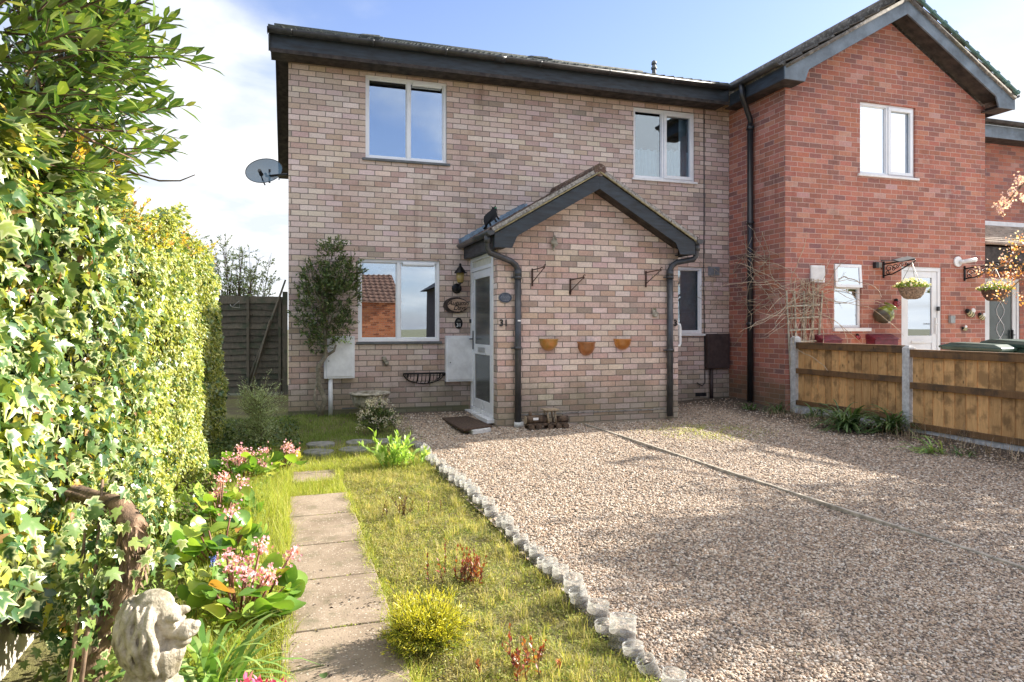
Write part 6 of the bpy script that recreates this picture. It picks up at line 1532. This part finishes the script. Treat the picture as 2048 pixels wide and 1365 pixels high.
tG = hedge('golden_hedge', 'clipped golden variegated hedge catching the sun, beyond the ivy', 4.55, 8.95, Hg, 68000,
      lambda P, g: .030*g.uniform(.6, 1.3, len(P)), [('leaves', .80, T_SMALL, M_PRIV, 1.0), ('green_leaves', .10, T_SMALL, M_YEW, 1.1), ('ivy_leaves', .10, T_IVY, M_IVY, 1.4)], 33, endface=True, out=.015, depth=.11)
# yellow-orange shoots along the hedge top
g = np.random.default_rng(5); yy = g.uniform(3.0, 7.9, 420); zz = np.where(yy < 5.4, Hi(yy), Hg(yy))+g.uniform(-.10,.03,420); xx = hface(yy, zz)-g.uniform(-.03,.45,420)
mb = MB(); A = shoots(np.column_stack([xx, yy, zz]), g.normal(0,.45,(420,3))+[.35,-.1,.8], .12, 9, .034, seed=8, tube=mb, tr=.0015)
leaves('top_shoots', *A, T_SMALL, leafmat('orange_tinged_shoots', [(0,(.34,.36,.05)),(.4,(.58,.50,.07)),(.7,(.64,.40,.06)),(1,(.55,.26,.05))], trans=.4), tG); mb.build('top_twigs', M_TWIG, tG)['kind'] = 'stuff'
o = MB().box(-1.12, -1.02, .5, 5.4, -.1, 1.75).build('garden_wall', mat('beige_render', (.50,.46,.40), .9, var=.15, scale=6, bump=.4)); tag(o, 'beige rendered garden wall showing through gaps in the ivy', 'wall')

# bay tree leaning over the hedge
t = thing('bay_tree', 'bay tree with glossy pointed leaves leaning out above the ivy in the top left corner', 'tree', (-1.35, 2.9, 0))
g = np.random.default_rng(12); n = 520
u = g.normal(0,1,(n,3)); u = unit(u); u[:,0] = np.where(u[:,0] < -.3, -u[:,0]*.6, u[:,0]); C_ = np.array([-1.12, 2.95, 2.42]); rad = np.array([.62, 1.15, .74])
org = C_ + u*rad*g.uniform(.35, .95, (n,1)); dr_ = u*[1,1,.8] + [0.25,-.1,.55] + g.normal(0,.3,(n,3))
mb = MB(); A = shoots(org, dr_, .26, 11, .098, seed=13, up=.5, spread=.85, tube=mb, tr=.0028)
leaves('crown', *A, T_OVAL, M_BAY, t); mb.build('twigs', M_TWIG, t)
mb = MB()
for k in range(14):
    e_ = C_ + unit(g.normal(0,1,3))*rad*.7; b_ = np.array([-1.35, 2.9, .1]); m_ = (b_+e_)/2 + g.normal(0,.1,3); mb.tube([b_, m_*[1,1,1]+[0,0,.2], e_], [.035,.018,.006], 6)
mb.build('trunk', M_BARK, t)
mb = MB()
for (pts) in ([(300,330,3.0),(250,300,2.9),(180,245,2.8)], ):
    pass
P_ = [atT(*q) for q in ((200,330,3.1),(260,345,3.0),(318,362,2.9),(360,362,2.85),(390,350,2.8))]; mb.tube(P_, [.005,.0045,.004,.003,.002], 5)
mb.build('bare_twig', M_TWIG, t)
P_ = [atT(*q) for q in ((90,255,2.5),(200,262,2.6),(260,262,2.7),(305,258,2.8))]; MB().tube(P_, [.005,.0045,.004,.002], 5).build('bare_twig', M_TWIG, t)
P_ = [atT(*q) for q in ((20,210,2.2),(110,240,2.3),(190,285,2.45),(270,320,2.6))]; MB().tube(P_, [.005,.0045,.004,.002], 5).build('bare_twig', M_TWIG, t)
# old vine trunk
t = thing('vine_trunk', 'gnarled shaggy old vine trunk emerging from the ivy beside the lion statue', 'trunk', (-.62, 2.35, 0))
path = [atT(*q) for q in ((140,985,2.75),(195,1000,2.62),(238,1012,2.55),(264,1050,2.5),(270,1100,2.48),(262,1150,2.46),(238,1200,2.46),(205,1250,2.48),(185,1310,2.5),(180,1400,2.5),(180,1500,2.5))]
vs_ = []; mb = MB(); g = random.Random(2)
mb.tube(path, [.030,.034,.040,.040,.038,.040,.044,.050,.055,.06,.065], 14)
for k in range(9):
    ph = 2*math.pi*k/9; off = [p + Vector((math.cos(ph+i*.35), math.sin(ph+i*.35), .3*math.sin(ph*2+i)))*(.030+.008*g.random()) for i, p in enumerate(path)]; mb.tube(off, [.010+.006*g.random() for _ in path], 6)
o = mb.build('trunk', M_BARK, t); md = o.modifiers.new('remesh', 'REMESH'); md.mode = 'VOXEL'; md.voxel_size = .006
fl_p = []; fl_d = []
for k in range(900):
    i = g.randrange(len(path)-1); p = path[i].lerp(path[i+1], g.random()); a = g.uniform(0, 6.28); fl_p.append(p+Vector((math.cos(a), math.sin(a), 0))*.044); fl_d.append((path[i+1]-path[i]).normalized()+Vector((g.gauss(0,.25), g.gauss(0,.25), g.gauss(0,.25))))
k = 420; ti = rng.integers(3, len(path)-1, k); pb = np.array([tuple(path[i]) for i in ti])+rng.normal(0,.075,(k,3))+[-.03,.03,0]
leaves('clinging_leaves', pb, rng.normal(0,.6,(k,3))+[0,0,-1], rng.normal(0,.5,(k,3))+[.8,-.4,.3], rng.uniform(.03,.06,k), T_IVY, M_IVY, t)
leaves('bark_strips', [tuple(p) for p in fl_p], [tuple(p) for p in fl_d], rng.normal(0,1,(900,3)), rng.uniform(.02,.06,900), T_NEEDLE, mat('peeling_bark', (.38,.25,.16), .9, var=.4, scale=25), t)
for (px, py, tt_, rr) in ((183,1240,2.4,.026),(172,1300,2.4,.024)):
    p = atT(px, py, tt_); q = p + Vector((.04,.12,-.01)); MB().tube([p, q], rr, 14).build('cut_branch', M_BARK, t); d = (q-p).normalized(); MB().tube([p-d*.002, p+d*.001], rr*.86, 14).build('cut_face', mat('sawn_face', (.50,.40,.27), .85, var=.2, scale=30), t)
M_CANE = mat('brown_cane', (.30,.20,.13), .8, var=.3, scale=20)
for i, (a, b, lab) in enumerate((((130,1420,2.3),(170,1060,2.5),'upright bare brown cane at the left of the vine trunk'), ((155,1420,2.25),(205,960,2.6),'longer bare cane leaning against the ivy by the vine trunk'))):
    o = MB().tube([atT(*a), (atT(*a)+atT(*b))/2+Vector((.01,0,0)), atT(*b)], [.008,.007,.005], 7).build('garden_cane', M_CANE); tag(o, lab, 'cane')

# ------------------------------------------------------------------ lion statue
LX, LY = -.375, 2.20
t = thing('lion_statue', 'weathered stone lion with a full mane sitting in the left corner, looking right', 'statue', (LX, LY, 0))
mb = MB(); g = random.Random(9)
B_ = mb.ball
B_((-.03,0,.20), (.075,.075,.16)); B_((-.02,0,.29), (.068,.075,.08)); B_((-.07,.045,.10), (.085,.05,.085)); B_((-.07,-.045,.10), (.085,.05,.085)); B_((.03,0,.25), (.045,.06,.10))
for s_ in (-1, 1):
    mb.tube([(.035,s_*.042,.27),(.05,s_*.044,.14),(.055,s_*.044,.03)], [.034,.026,.022], 12); B_((.075,s_*.044,.035), (.035,.024,.018)); B_((.03,s_*.075,.035), (.05,.02,.016))
B_((-.02,0,.43), (.078,.075,.118)); B_((.0,0,.515), (.062,.055,.05)); B_((.0,0,.36), (.070,.068,.07)); B_((.035,0,.478), (.046,.050,.052)); B_((.058,0,.448), (.045,.036,.030)); B_((.100,0,.447), (.036,.032,.027)); B_((.126,0,.458), (.014,.020,.013))
B_((.085,0,.412), (.028,.026,.018)); B_((.062,0,.385), (.034,.036,.042))
for s_ in (-1, 1):
    B_((.072,s_*.030,.492), (.026,.018,.013)); B_((.098,s_*.020,.440), (.024,.015,.018)); B_((.0,s_*.055,.505), (.016,.012,.022)); B_((.074,s_*.030,.468), (.010,.008,.008))
for k in range(40):   # mane locks
    a = -2.05+4.1*k/39; sd = math.sin(a); cx_ = math.cos(a)
    x0_ = -.02-.045*(cx_)+.02; y0_ = .045*sd
    pts = []
    for i in range(9):
        u_ = i/8; zz_ = .545-.225*u_-.01*abs(sd); rr = .35+.65*math.sin(math.pi*min(1, .12+.80*u_)); 
        yy_ = (.082+.010*(1 if k % 2 else -.6))*sd*rr; ro_ = .010*(1 if k % 2 else -.6); xx_ = -.012-(.088+ro_)*cx_*rr+.02*u_+.006*math.sin(i*1.9+k)
        pts.append((xx_+g.uniform(-.002,.002), yy_+.004*math.sin(i*1.6+k*2), zz_))
    mb.tube(pts, [.004,.008,.0095,.0095,.0095,.0095,.009,.008,.004], 6)
for k in range(26):   # beard
    a = -1.5+3.0*k/25; pts = [(.045+.035*math.cos(a)*(1-.3*u_), .052*math.sin(a)*(1-.25*u_), .40-.085*u_+.003*math.sin(u_*9+k)) for u_ in (0,.25,.5,.75,1)]; mb.tube(pts, [.005,.008,.008,.007,.003], 6)
mb.xform(Matrix.Translation((LX, LY, .0)) @ Matrix.Rotation(R(-16), 4, 'Z') @ Matrix.Scale(.96, 4))
o = mb.build('body', mat('lichened_cast_stone', (.47,.42,.34), .93, var=.3, scale=13, bump=.7, bscale=90, col2=(.13,.11,.06)), t); md = o.modifiers.new('remesh', 'REMESH'); md.mode = 'VOXEL'; md.voxel_size = .0032; md.use_smooth_shade = True
MB().box(LX-.14, LX+.12, LY-.10, LY+.10, -.06, .012).build('plinth', M_STONE, t, bevel=.01)

# ------------------------------------------------------------------ flower border
def bergenia(x, y, s_, n, nf, lab, seed, lean=(0,0)):
    g = np.random.default_rng(seed); z0 = float(gz(x, y)); t = thing('bergenia', lab, 'plant', (x, y, z0), 'bergenias in the left border')
    a = g.uniform(0, 6.28, n); r_ = s_*np.sqrt(g.random(n)); h = (.05+.17*g.random(n)*(1-.4*(r_/s_)**2))*min(1.2, s_/.2)
    P = np.column_stack([x+r_*np.cos(a), y+r_*np.sin(a), z0+h]); D = np.column_stack([np.cos(a), np.sin(a), g.uniform(-.2,.9,n)])+g.normal(0,.25,(n,3))
    N = np.column_stack([-.5*np.cos(a)+.25, -.5*np.sin(a)-.1, np.full(n, .9)])+g.normal(0,.35,(n,3)); Sz = g.uniform(.070,.128,n)
    leaves('leaves', P, D, N, Sz, T_ROUND, M_BERG, t, smooth=True)
    mb = MB()
    for i in range(0, n, 2): mb.tube([(x+(P[i,0]-x)*.3, y+(P[i,1]-y)*.3, z0), tuple(P[i])], .005, 5)
    fp = []; 
    for k in range(nf):
        a_ = g.uniform(0, 6.28); rr = s_*g.uniform(.2, 1.05); b_ = np.array([x+rr*.5*math.cos(a_), y+rr*.5*math.sin(a_), z0+.03]); e_ = np.array([x+rr*math.cos(a_)+.03, y+rr*math.sin(a_), z0+g.uniform(.16,.30)])
        mb.tube([b_, (b_+e_)/2+[0,0,.02], e_], .005, 5); fp.append(e_[None]+g.normal(0,.024,(38,3)))
    mb.build('stems', mat('red_stem', (.24,.10,.07), .6), t)
    if nf: fp = np.vstack(fp); k = len(fp); leaves('flowers', fp, g.normal(0,1,(k,3)), g.normal(0,.6,(k,3))+[.4,-.5,.6], g.uniform(.016,.027,k), T_PETAL, M_PINK, t)
    return t
bergenia(-.36, 6.15, .20, 54, 9, 'farthest bergenia with the most pink flower heads, by the end of the hedge', 1)
bergenia(-.06, 6.55, .11, 18, 3, 'small pink flowered bergenia where the border meets the sunlit grass', 2)
bergenia(-.42, 4.85, .20, 56, 4, 'bergenia with big shiny green leaves in the middle of the border', 3)
bergenia(-.36, 4.05, .20, 50, 1, 'large leaved bergenia beside the blue grape hyacinth', 4)
bergenia(-.20, 3.30, .19, 52, 9, 'nearest bergenia with pink flowers hanging over the path edge', 5)
def cluster(name, lab, cat, x, y, n, h, mfl, mlf, seed, fs=.03):
    g = np.random.default_rng(seed); z0 = float(gz(x, y)); t = thing(name, lab, cat, (x, y, z0)); return t, g, z0
t, g, z0 = cluster('cyclamen', 'magenta pink cyclamen at the bottom edge left of the path', 'plant', -.10, 2.36, 0, 0, None, None, 7)
n = 16; P = np.column_stack([g.normal(-.10,.06,n), g.normal(2.38,.05,n), g.uniform(.09,.15,n)]); mb = MB()
for p in P: mb.tube([(p[0]*.6-.04, p[1], .0), tuple(p)], .0025, 4)
mb.build('stems', bpy.data.materials['red_stem'], t)
pp = np.repeat(P, 5, 0)+g.normal(0,.006,(80,3)); leaves('flowers', pp, g.normal(0,.45,(80,3))+[0,0,1], g.normal(0,1,(80,3)), g.uniform(.03,.045,80), T_OVAL, M_MAG, t)
k = 40; leaves('leaves', np.column_stack([g.normal(-.10,.08,k), g.normal(2.38,.07,k), g.uniform(.03,.07,k)]), g.normal(0,1,(k,3))*[1,1,.3], g.normal(0,.3,(k,3))+[0,0,1], g.uniform(.03,.05,k), T_ROUND, M_DKLF, t)
p = atT(427, 1125, 3.35); t = thing('grape_hyacinth', 'single blue grape hyacinth among the bergenia leaves', 'plant', tuple(p-Vector((0,0,.25))))
MB().tube([p-Vector((0,0,.25)), p], .003, 5).build('stem', M_STRAP, t); k = 60; q = np.column_stack([rng.normal(0,.008,k), rng.normal(0,.008,k), rng.uniform(-.025,.03,k)])+np.array(p); leaves('flowers', q, rng.normal(0,1,(k,3)), rng.normal(0,1,(k,3)), rng.uniform(.008,.012,k), T_PETAL, M_BLUE, t)
def strapplant(x, y, n, L, w_, m, lab, seed, group=None, **k):
    z0 = float(gz(x, y)); t = thing('strap_leaved_plant', lab, 'plant', (x, y, z0), group); straps('leaves', (x, y, z0), n, L, w_, m, t, seed, **k); return t
strapplant(-.27, 2.62, 70, .40, .020, M_STRAP, 'clump of arching pale green strap leaves right of the lion statue', 3, spread=2.2, droop=.9)
# low leaves around the foot of the border
n = 5200; P = np.column_stack([rng.uniform(-.85,-.15,n), rng.uniform(1.6,7.6,n), rng.uniform(.0,.10,n)]); o = leaves('border_undergrowth', P, rng.normal(0,1,(n,3)), rng.normal(0,.5,(n,3))+[.3,0,1], rng.uniform(.02,.05,n), T_SMALL, M_GR3); tag(o, 'low mixed greenery under the hedge along the border', 'ground cover', kind='stuff')
n = 1600; P = np.column_stack([rng.uniform(-.75,.1,n), rng.uniform(7.2,9.6,n), rng.uniform(.0,.12,n)]); P[:,2] += .02; o = leaves('shade_ground_cover', P, rng.normal(0,1,(n,3)), rng.normal(0,.5,(n,3))+[.3,0,1], rng.uniform(.02,.06,n), T_SMALL, M_DKLF); tag(o, 'dark ground cover by the corner of the house', 'ground cover', kind='stuff')

# young conifer
x, y = onZ(525, 892, .02); z0 = float(gz(x, y)); t = thing('young_conifer', 'young feathery yew like conifer at the end of the hedge by the house', 'conifer', (x, y, z0))
mb = MB().tube([(x,y,z0),(x-.02,y,z0+.35),(x-.08,y,z0+.60)], [.012,.008,.003], 6); org = []; dr_ = []; g = np.random.default_rng(3)
for k in range(150):
    u_ = g.random()**.8; a = g.uniform(0, 6.28); org.append((x-.05*u_, y, z0+.05+.48*u_)); dr_.append((math.cos(a), math.sin(a), .35+.5*u_))
A1 = shoots(np.array(org), np.array(dr_), .26, 16, .05, seed=4, up=.4, spread=.5, tube=mb, tr=.002)
A1 = (A1[0], A1[1], A1[2], A1[3]); P0 = A1[0]; 
rep = 4; P = np.repeat(P0, rep, 0)+g.normal(0,.018,(len(P0)*rep,3)); D = np.repeat(A1[1], rep, 0)+g.normal(0,.5,(len(P),3)); leaves('foliage', P, D, np.repeat(A1[2], rep, 0), g.uniform(.018,.034,len(P)), T_NEEDLE, M_YEW, t); mb.build('stem', M_TWIG, t)
# golden conifer
x, y = .52, 2.74; t = thing('golden_conifer', 'small bright yellow tipped conifer on the right edge of the path', 'conifer', (x, y, 0)); g = np.random.default_rng(6); mb = MB()
org = []; dr_ = []
for k in range(300): a = g.uniform(0, 6.28); e_ = g.uniform(.15, 1.4); org.append((x+.03*math.cos(a), y+.03*math.sin(a), .02+.05*g.random())); dr_.append((math.cos(a)*math.cos(e_), math.sin(a)*math.cos(e_), math.sin(e_)))
dr_ = np.array(dr_); org = np.array(org); A = shoots(org, dr_, .135, 14, .02, seed=5, spread=.7, tube=mb, tr=.0015)
P0 = A[0]; rr = np.linalg.norm((P0-[x,y,.05]), axis=1); P = np.repeat(P0, 6, 0)+g.normal(0,.010,(len(P0)*6,3)); D = np.repeat(A[1], 6, 0)+g.normal(0,.5,(len(P),3)); N_ = g.normal(0,1,(len(P),3)); out_ = (np.repeat(rr, 6)+g.normal(0,.03,len(P)) >.10) & (P[:,2] > .075+g.normal(0,.03,len(P))); P[:,2] = np.maximum(P[:,2], .01)
leaves('yellow_tips', P[out_], D[out_], N_[out_], g.uniform(.013,.024,out_.sum()), T_NEEDLE, M_GOLD, t); leaves('green_sprays', P[~out_], D[~out_], N_[~out_], g.uniform(.013,.024,(~out_).sum()), T_NEEDLE, M_GOLDG, t); mb.build('stems', M_TWIG, t)
# red shooted small roses
for (x, y, h, n, lab, sd) in ((.86, 3.40, .13, 30, 'low shrub with dark red and orange young shoots in the middle of the lawn', 1), (.84, 2.44, .11, 15, 'small red leaved stump of a plant near the bottom of the lawn', 2), (.77, 4.70, .12, 16, 'faded brownish small plant in the far part of the lawn', 3)):
    t = thing('red_shrub', lab, 'shrub', (x, y, 0)); g = np.random.default_rng(sd); mb = MB()
    org = np.column_stack([g.normal(x,.07,n), g.normal(y,.05,n), np.full(n,.01)]); A = shoots(org, g.normal(0,.25,(n,3))+[0,0,1], h, 12, .028, seed=sd, spread=.8, tube=mb, tr=.002)
    leaves('leaves', *A, T_SMALL, M_REDLF if sd < 3 else leafmat('brown_leaves', [(0,(.09,.06,.03)),(1,(.30,.22,.08))]), t); mb.build('stems', M_TWIG, t)
# bright perennials
for (px, py, n, h, lab, sd) in ((783, 935, 20, .26, 'bright green leafy perennial at the far corner of the lawn', 1), (829, 930, 9, .15, 'smaller bright green seedling beside the first plastic bottles', 2)):
    x, y = onZ(px, py, .0); t = thing('green_perennial', lab, 'plant', (x, y, 0)); g = np.random.default_rng(sd+20); mb = MB()
    org = np.column_stack([g.normal(x,.045,n), g.normal(y,.045,n), np.full(n,.01)]); A = shoots(org, (org-[x,y,0])*6+[0,0,1]+g.normal(0,.15,(n,3)), h, 10, .095*(h/.26)**.4, seed=sd, spread=.7, up=.3, tube=mb, tr=.003)
    leaves('leaves', *A, T_OVAL, M_BRIGHT, t); mb.build('stems', M_BRIGHT, t)
# flowering shrub at the urn
x, y = onZ(752, 862, .03); x += .02; t = thing('flowering_shrub', 'rounded dark leaved shrub with cream flower heads in front of the stone urn', 'shrub', (x, y, .03)); g = np.random.default_rng(8); mb = MB(); n = 90
u = unit(g.normal(0,1,(n,3))); u[:,2] = np.abs(u[:,2]); org = np.array([x,y,.05])+u*[.17,.15,.24]*.45; A = shoots(org, u+[0,0,.3], .20, 10, .06, seed=9, tube=mb, tr=.002); leaves('foliage', *A, T_OVAL, M_DKLF, t); mb.build('stems', M_TWIG, t)
k = 46; u = unit(g.normal(0,1,(k,3))); u[:,2] = np.abs(u[:,2]); u[:,1] = -np.abs(u[:,1]); c_ = np.array([x,y,.08])+u*[.25,.23,.36]; q = np.repeat(c_, 14, 0)+g.normal(0,.018,(k*14,3)); leaves('flower_heads', q, g.normal(0,1,(k*14,3)), g.normal(0,.6,(k*14,3))+[0,-.7,.7], g.uniform(.014,.024,k*14), T_PETAL, M_CREAMF, t)

# wall shrub
x, y = onZ(640, 835, .085); xt = x; yt = 9.58; t = thing('wall_shrub', 'tall dark evergreen shrub on a bare twisted trunk trained against the house wall', 'shrub', (xt, yt, .08)); g = np.random.default_rng(14); rg = random.Random(4)
def fw(px, py, dy=0.0): a, b = onY(px, py, yt+dy); return Vector((a, yt+dy, b))
tk = [fw(640,836), fw(650,800), fw(638,770), fw(636,735), fw(652,712), fw(650,680), fw(648,630), fw(655,590)]
mb = MB().tube(tk, [.040,.036,.034,.036,.030,.026,.022,.014], 10).tube([fw(652,712), fw(668,702), fw(672,690)], [.022,.018,.012], 8).tube([fw(650,690), fw(640,670), fw(636,640)], [.016,.014,.010], 8).tube([fw(645,838), fw(628,800), fw(634,760)], [.022,.018,.012], 8)
for k in range(16): mb.tube([fw(650,rg.uniform(590,680)), fw(650+rg.uniform(-45,50), rg.uniform(500,640), rg.uniform(-.25,.1))], [.012,.004], 5)
tr_o = mb.build('trunk', mat('pale_bark', (.25,.215,.165), .9, var=.3, scale=20, bump=.6, col2=(.12,.11,.07)), t)
org = []; dr_ = []
lobes = [(662,515,26,30),(632,558,28,34),(680,556,38,34),(640,598,34,30),(690,592,32,32),(622,646,34,15),(604,632,20,12),(664,640,36,20),(668,492,14,14),(688,655,16,18),(655,570,30,30),(652,676,22,22),(632,690,14,26),(618,665,18,14),(612,590,16,26),(706,540,14,20)]
w_ = np.array([l[2]*l[3] for l in lobes], float); w_ /= w_.sum()
for k in range(1020):
    l = lobes[g.choice(len(lobes), p=w_)]; a = g.uniform(0, 6.28); r_ = math.sqrt(g.random()); px = l[0]+l[2]*r_*math.cos(a)*.9; py = l[1]+l[3]*r_*math.sin(a)*.9; dep = -g.uniform(.0,.42)*math.sqrt(max(.05,1-r_*r_)) + .12
    p = fw(px, py, dep); org.append(tuple(p)); dr_.append((math.cos(a)*.7+g.normal(0,.4), -.5+g.normal(0,.5), -.5*math.sin(a)+.5+g.normal(0,.4)))
mb = MB(); A = shoots(np.array(org), np.array(dr_), .11, 8, .052, seed=15, tube=mb, tr=.0015); A[0][:,1] = np.minimum(A[0][:,1], FY-.03); leaves('crown', *A, T_OVAL, M_DKLF, t); mb.build('twigs', M_TWIG, t)
A = shoots(np.array([tuple(fw(a, b)) for a, b in ((676,690),(688,684),(672,676),(668,684),(690,680))]), g.normal(0,.4,(5,3))+[.4,-.3,.1], .12, 9, .05, seed=3); leaves('low_sprig', *A, T_OVAL, M_BRIGHT, t)

# shrub behind the rear fence
t = thing('background_shrub', 'thin open shrub against the sky behind the hedge and rear fence', 'shrub', (-2.0, 14.8, 0)); g = np.random.default_rng(18); mb = MB(); org = []; dr_ = []
for k in range(60):
    px = g.uniform(395, 545); top = 480+ (abs(px-440)*.35 if px > 440 else 0) + g.uniform(-10, 70); b_ = atT(px*.55+.45*470+g.normal(0,8), 640, 15.0); e_ = atT(px, top, 15.0+g.normal(0,.5)); m_ = (b_+e_)/2+Vector((g.normal(0,.06), 0, 0)); mb.tube([b_, m_, e_], [.016,.010,.003], 4)
    for u_ in g.uniform(.15, 1, 9): p = b_.lerp(m_, u_*2) if u_ < .5 else m_.lerp(e_, u_*2-1); org.append(tuple(p)); dr_.append((g.normal(0,1), g.normal(0,.6), .5))
A = shoots(np.array(org), np.array(dr_), .22, 8, .07, seed=19, tube=mb, tr=.003); leaves('foliage', *A, T_SMALL, M_YEW, t); mb.build('branches', M_TWIG, t)

# plants along the right fence
for (px, py, n, L, w_, lab, sd) in ((1500, 822, 26, .22, .016, 'small grassy clump at the foot of the black downpipe', 1), (1556, 826, 48, .32, .018, 'green strap leaved clump left of the first fence post', 2), (1632, 836, 34, .32, .02, 'dark clump under the far fence panel near the first post', 3),
      (1692, 858, 120, .52, .026, 'largest dark green strap leaved clump at the foot of the fence', 4), (1780, 866, 110, .50, .026, 'dark strap leaved clump against the middle fence post', 5), (1862, 902, 36, .27, .018, 'upright green clump in the bare soil right of the middle post', 6), (1926, 908, 20, .18, .012, 'smallest clump of thin dark leaves under the near fence panel', 7)):
    x, y = onZ(px, py, .04); x = min(x, 6.98); strapplant(x, y, n, L, w_, M_STRAPD if sd != 6 else M_STRAP, lab, 30+sd, 'strap leaved clumps along the fence', spread=2.5, droop=1.0)
n = 900; P = np.column_stack([rng.uniform(6.5,7.02,n), rng.uniform(4.6,8.3,n), np.zeros(n)]); P[:,2] = gz(P[:,0], P[:,1]); o = blades('dead_stalks', P, rng.gamma(3,.035,n), .8, .0045, leafmat('dead_stems', [(0,(.16,.10,.06)),(.6,(.34,.25,.15)),(1,(.48,.40,.27))], trans=.1), None, 3, seed=12); tag(o, 'dry dead stalks in the soil strip along the fence', 'dead stalks', kind='stuff')
n = 1500; P = np.column_stack([rng.uniform(6.3,7.02,n), rng.uniform(4.2,8.3,n), np.zeros(n)]); P[:,2] = gz(P[:,0], P[:,1])+.008; o = leaves('leaf_litter', P, rng.normal(0,1,(n,3))*[1,1,.1], rng.normal(0,.3,(n,3))+[0,0,1], rng.uniform(.012,.04,n), T_SMALL, leafmat('litter', [(0,(.08,.05,.03)),(.6,(.22,.15,.09)),(1,(.38,.31,.22))], trans=.1)); tag(o, 'dead leaves and crumbs on the soil below the fence', 'leaf litter', kind='stuff')
# pebbles fallen onto the lawn edge
# ------------------------------------------------------------------ cherry beyond the fence
t = thing('cherry_tree', 'pink blossoming cherry reaching into the right edge from beyond the fence', 'tree', (8.9, 3.5, 0)); rg = random.Random(17); mb = MB(); tips = []
def grow(p, d, L, r_, lv):
    pts = [p.copy()]; n = 4
    for i in range(n): d = (d+Vector((rg.gauss(0,.13), rg.gauss(0,.13), rg.gauss(0,.08)+.02))).normalized(); p = p+d*L/n; pts.append(p.copy())
    mb.tube(pts, [r_*(1-.45*i/n) for i in range(n+1)], 6 if lv < 2 else 4, False)
    if lv >= 2: tips.append((pts[2], d)); tips.append((pts[-1], d))
    if lv < 4:
        for k in range(3 if lv < 3 else 2):
            a = Vector((rg.gauss(0,1), rg.gauss(0,1), rg.gauss(0,.55))).normalized(); nd = (d*.75+a*.75).normalized(); nd.z = max(nd.z, -.15); grow(pts[rg.choice((2,3,4))], nd, L*.72, r_*.55, lv+1)
mb.tube([(8.9,3.5,0),(8.85,3.45,.8),(8.9,3.4,1.5)], [.11,.09,.08], 10)
for k, dv in enumerate(((-.9,-.3,.75),(-.5,-.9,.8),(.4,.6,.8),(-.7,.55,.7),(.1,-.4,1.0),(-.2,.2,1.2),(-1.0,-.9,.6))): grow(Vector((8.9,3.4,1.4+.03*k)), Vector(dv).normalized(), 1.02, .05, 0)
vis = []
def limb(pts_, r0, lab=None):
    pts = [Vector(q) if not isinstance(q, Vector) else q for q in pts_]; mb.tube(pts, [r0*(1-.7*i/(len(pts)-1)) for i in range(len(pts))], 6)
def B(px, py, tt=9.1): return atT(px, py, tt)
limb([Vector((8.9,3.4,1.5)), Vector((9.7,4.6,2.3)), B(2075,480), B(2040,500), B(2010,530), B(1975,540), B(1955,556)], .03)
limb([Vector((8.9,3.4,1.5)), Vector((9.8,4.8,2.9)), B(2070,350), B(2040,375), B(2018,400), B(1998,420)], .026)
limb([B(2072,560), B(2040,560), B(2015,585), B(2000,610)], .012); limb([B(2060,500), B(2030,560), B(2010,570)], .01)
g = np.random.default_rng(22)
tips_near = [tp for tp in tips]; org = np.array([tuple(a) for a, b in tips_near]); dd = np.array([tuple(b) for a, b in tips_near])+g.normal(0,.4,(len(tips_near),3))
A = shoots(np.repeat(org,2,0), np.repeat(dd,2,0)+g.normal(0,.5,(len(dd)*2,3)), .26, 8, .055, seed=23, tube=mb, tr=.003); M_CHL = leafmat('bronze_young_leaves', [(0,(.32,.10,.06)),(.5,(.46,.20,.08)),(1,(.50,.38,.12))], trans=.45)
q = g.random(len(A[0])) < .42; leaves('foliage', A[0][q], A[1][q], A[2][q], A[3][q], T_SMALL, M_CHL, t)
q = A[0][g.random(len(A[0])) < .35]; q = np.repeat(q, 4, 0)+g.normal(0,.03,(len(q)*4,3)); M_BLO = petals('pale_pink_blossom', [(0,(.70,.40,.46)),(.5,(.82,.60,.64)),(1,(.88,.76,.77))]); leaves('blossom', q, g.normal(0,1,q.shape), g.normal(0,1,q.shape), g.uniform(.03,.045,len(q)), T_PETAL, M_BLO, t)
vb = []; vl_ = []
for (px, py, s_, k) in ((2040,360,10,60),(2025,385,12,80),(2010,405,12,80),(2000,420,8,50),(1990,412,6,20),(2045,395,8,40)):
    vb.append(np.array([tuple(B(px+g.normal(0,s_*.5), py+g.normal(0,s_*.5), 9.1+g.normal(0,.05))) for _ in range(k)]))
for (px, py, s_, k) in ((2042,482,10,30),(2030,500,14,36),(2012,520,12,36),(1985,538,12,26),(1965,545,8,14),(2035,545,14,40),(2020,570,14,44),(2005,590,12,24),(2045,600,8,18),(1998,560,10,16)):
    vl_.append(np.array([tuple(B(px+g.normal(0,s_*.7), py+g.normal(0,s_*.7), 9.1+g.normal(0,.06))) for _ in range(k)]))
vb = np.vstack(vb); vl_ = np.vstack(vl_); leaves('blossom_sprays', vb, g.normal(0,1,vb.shape), g.normal(0,.7,vb.shape)+[0,-.8,0], g.uniform(.028,.042,len(vb)), T_PETAL, M_BLO, t)
leaves('leaf_sprays', vl_, g.normal(0,1,vl_.shape), g.normal(0,1,vl_.shape), g.uniform(.03,.05,len(vl_)), T_SMALL, M_CHL, t)
q = vl_[g.random(len(vl_)) < .55]+g.normal(0,.03,((g.random(1) < 2).sum()*1, 3)); leaves('mixed_blossom', q, g.normal(0,1,q.shape), g.normal(0,.7,q.shape)+[0,-.8,0], g.uniform(.025,.038,len(q)), T_PETAL, M_BLO, t)
mb.build('trunk', M_BARK, t)

o = copy_tree(t, loc=(8.7, .6, 0), label='cherry tree copy added out of view on the right to shade the near gravel', rotz=R(70))  # unseen tree copy, added only to shade the near gravel
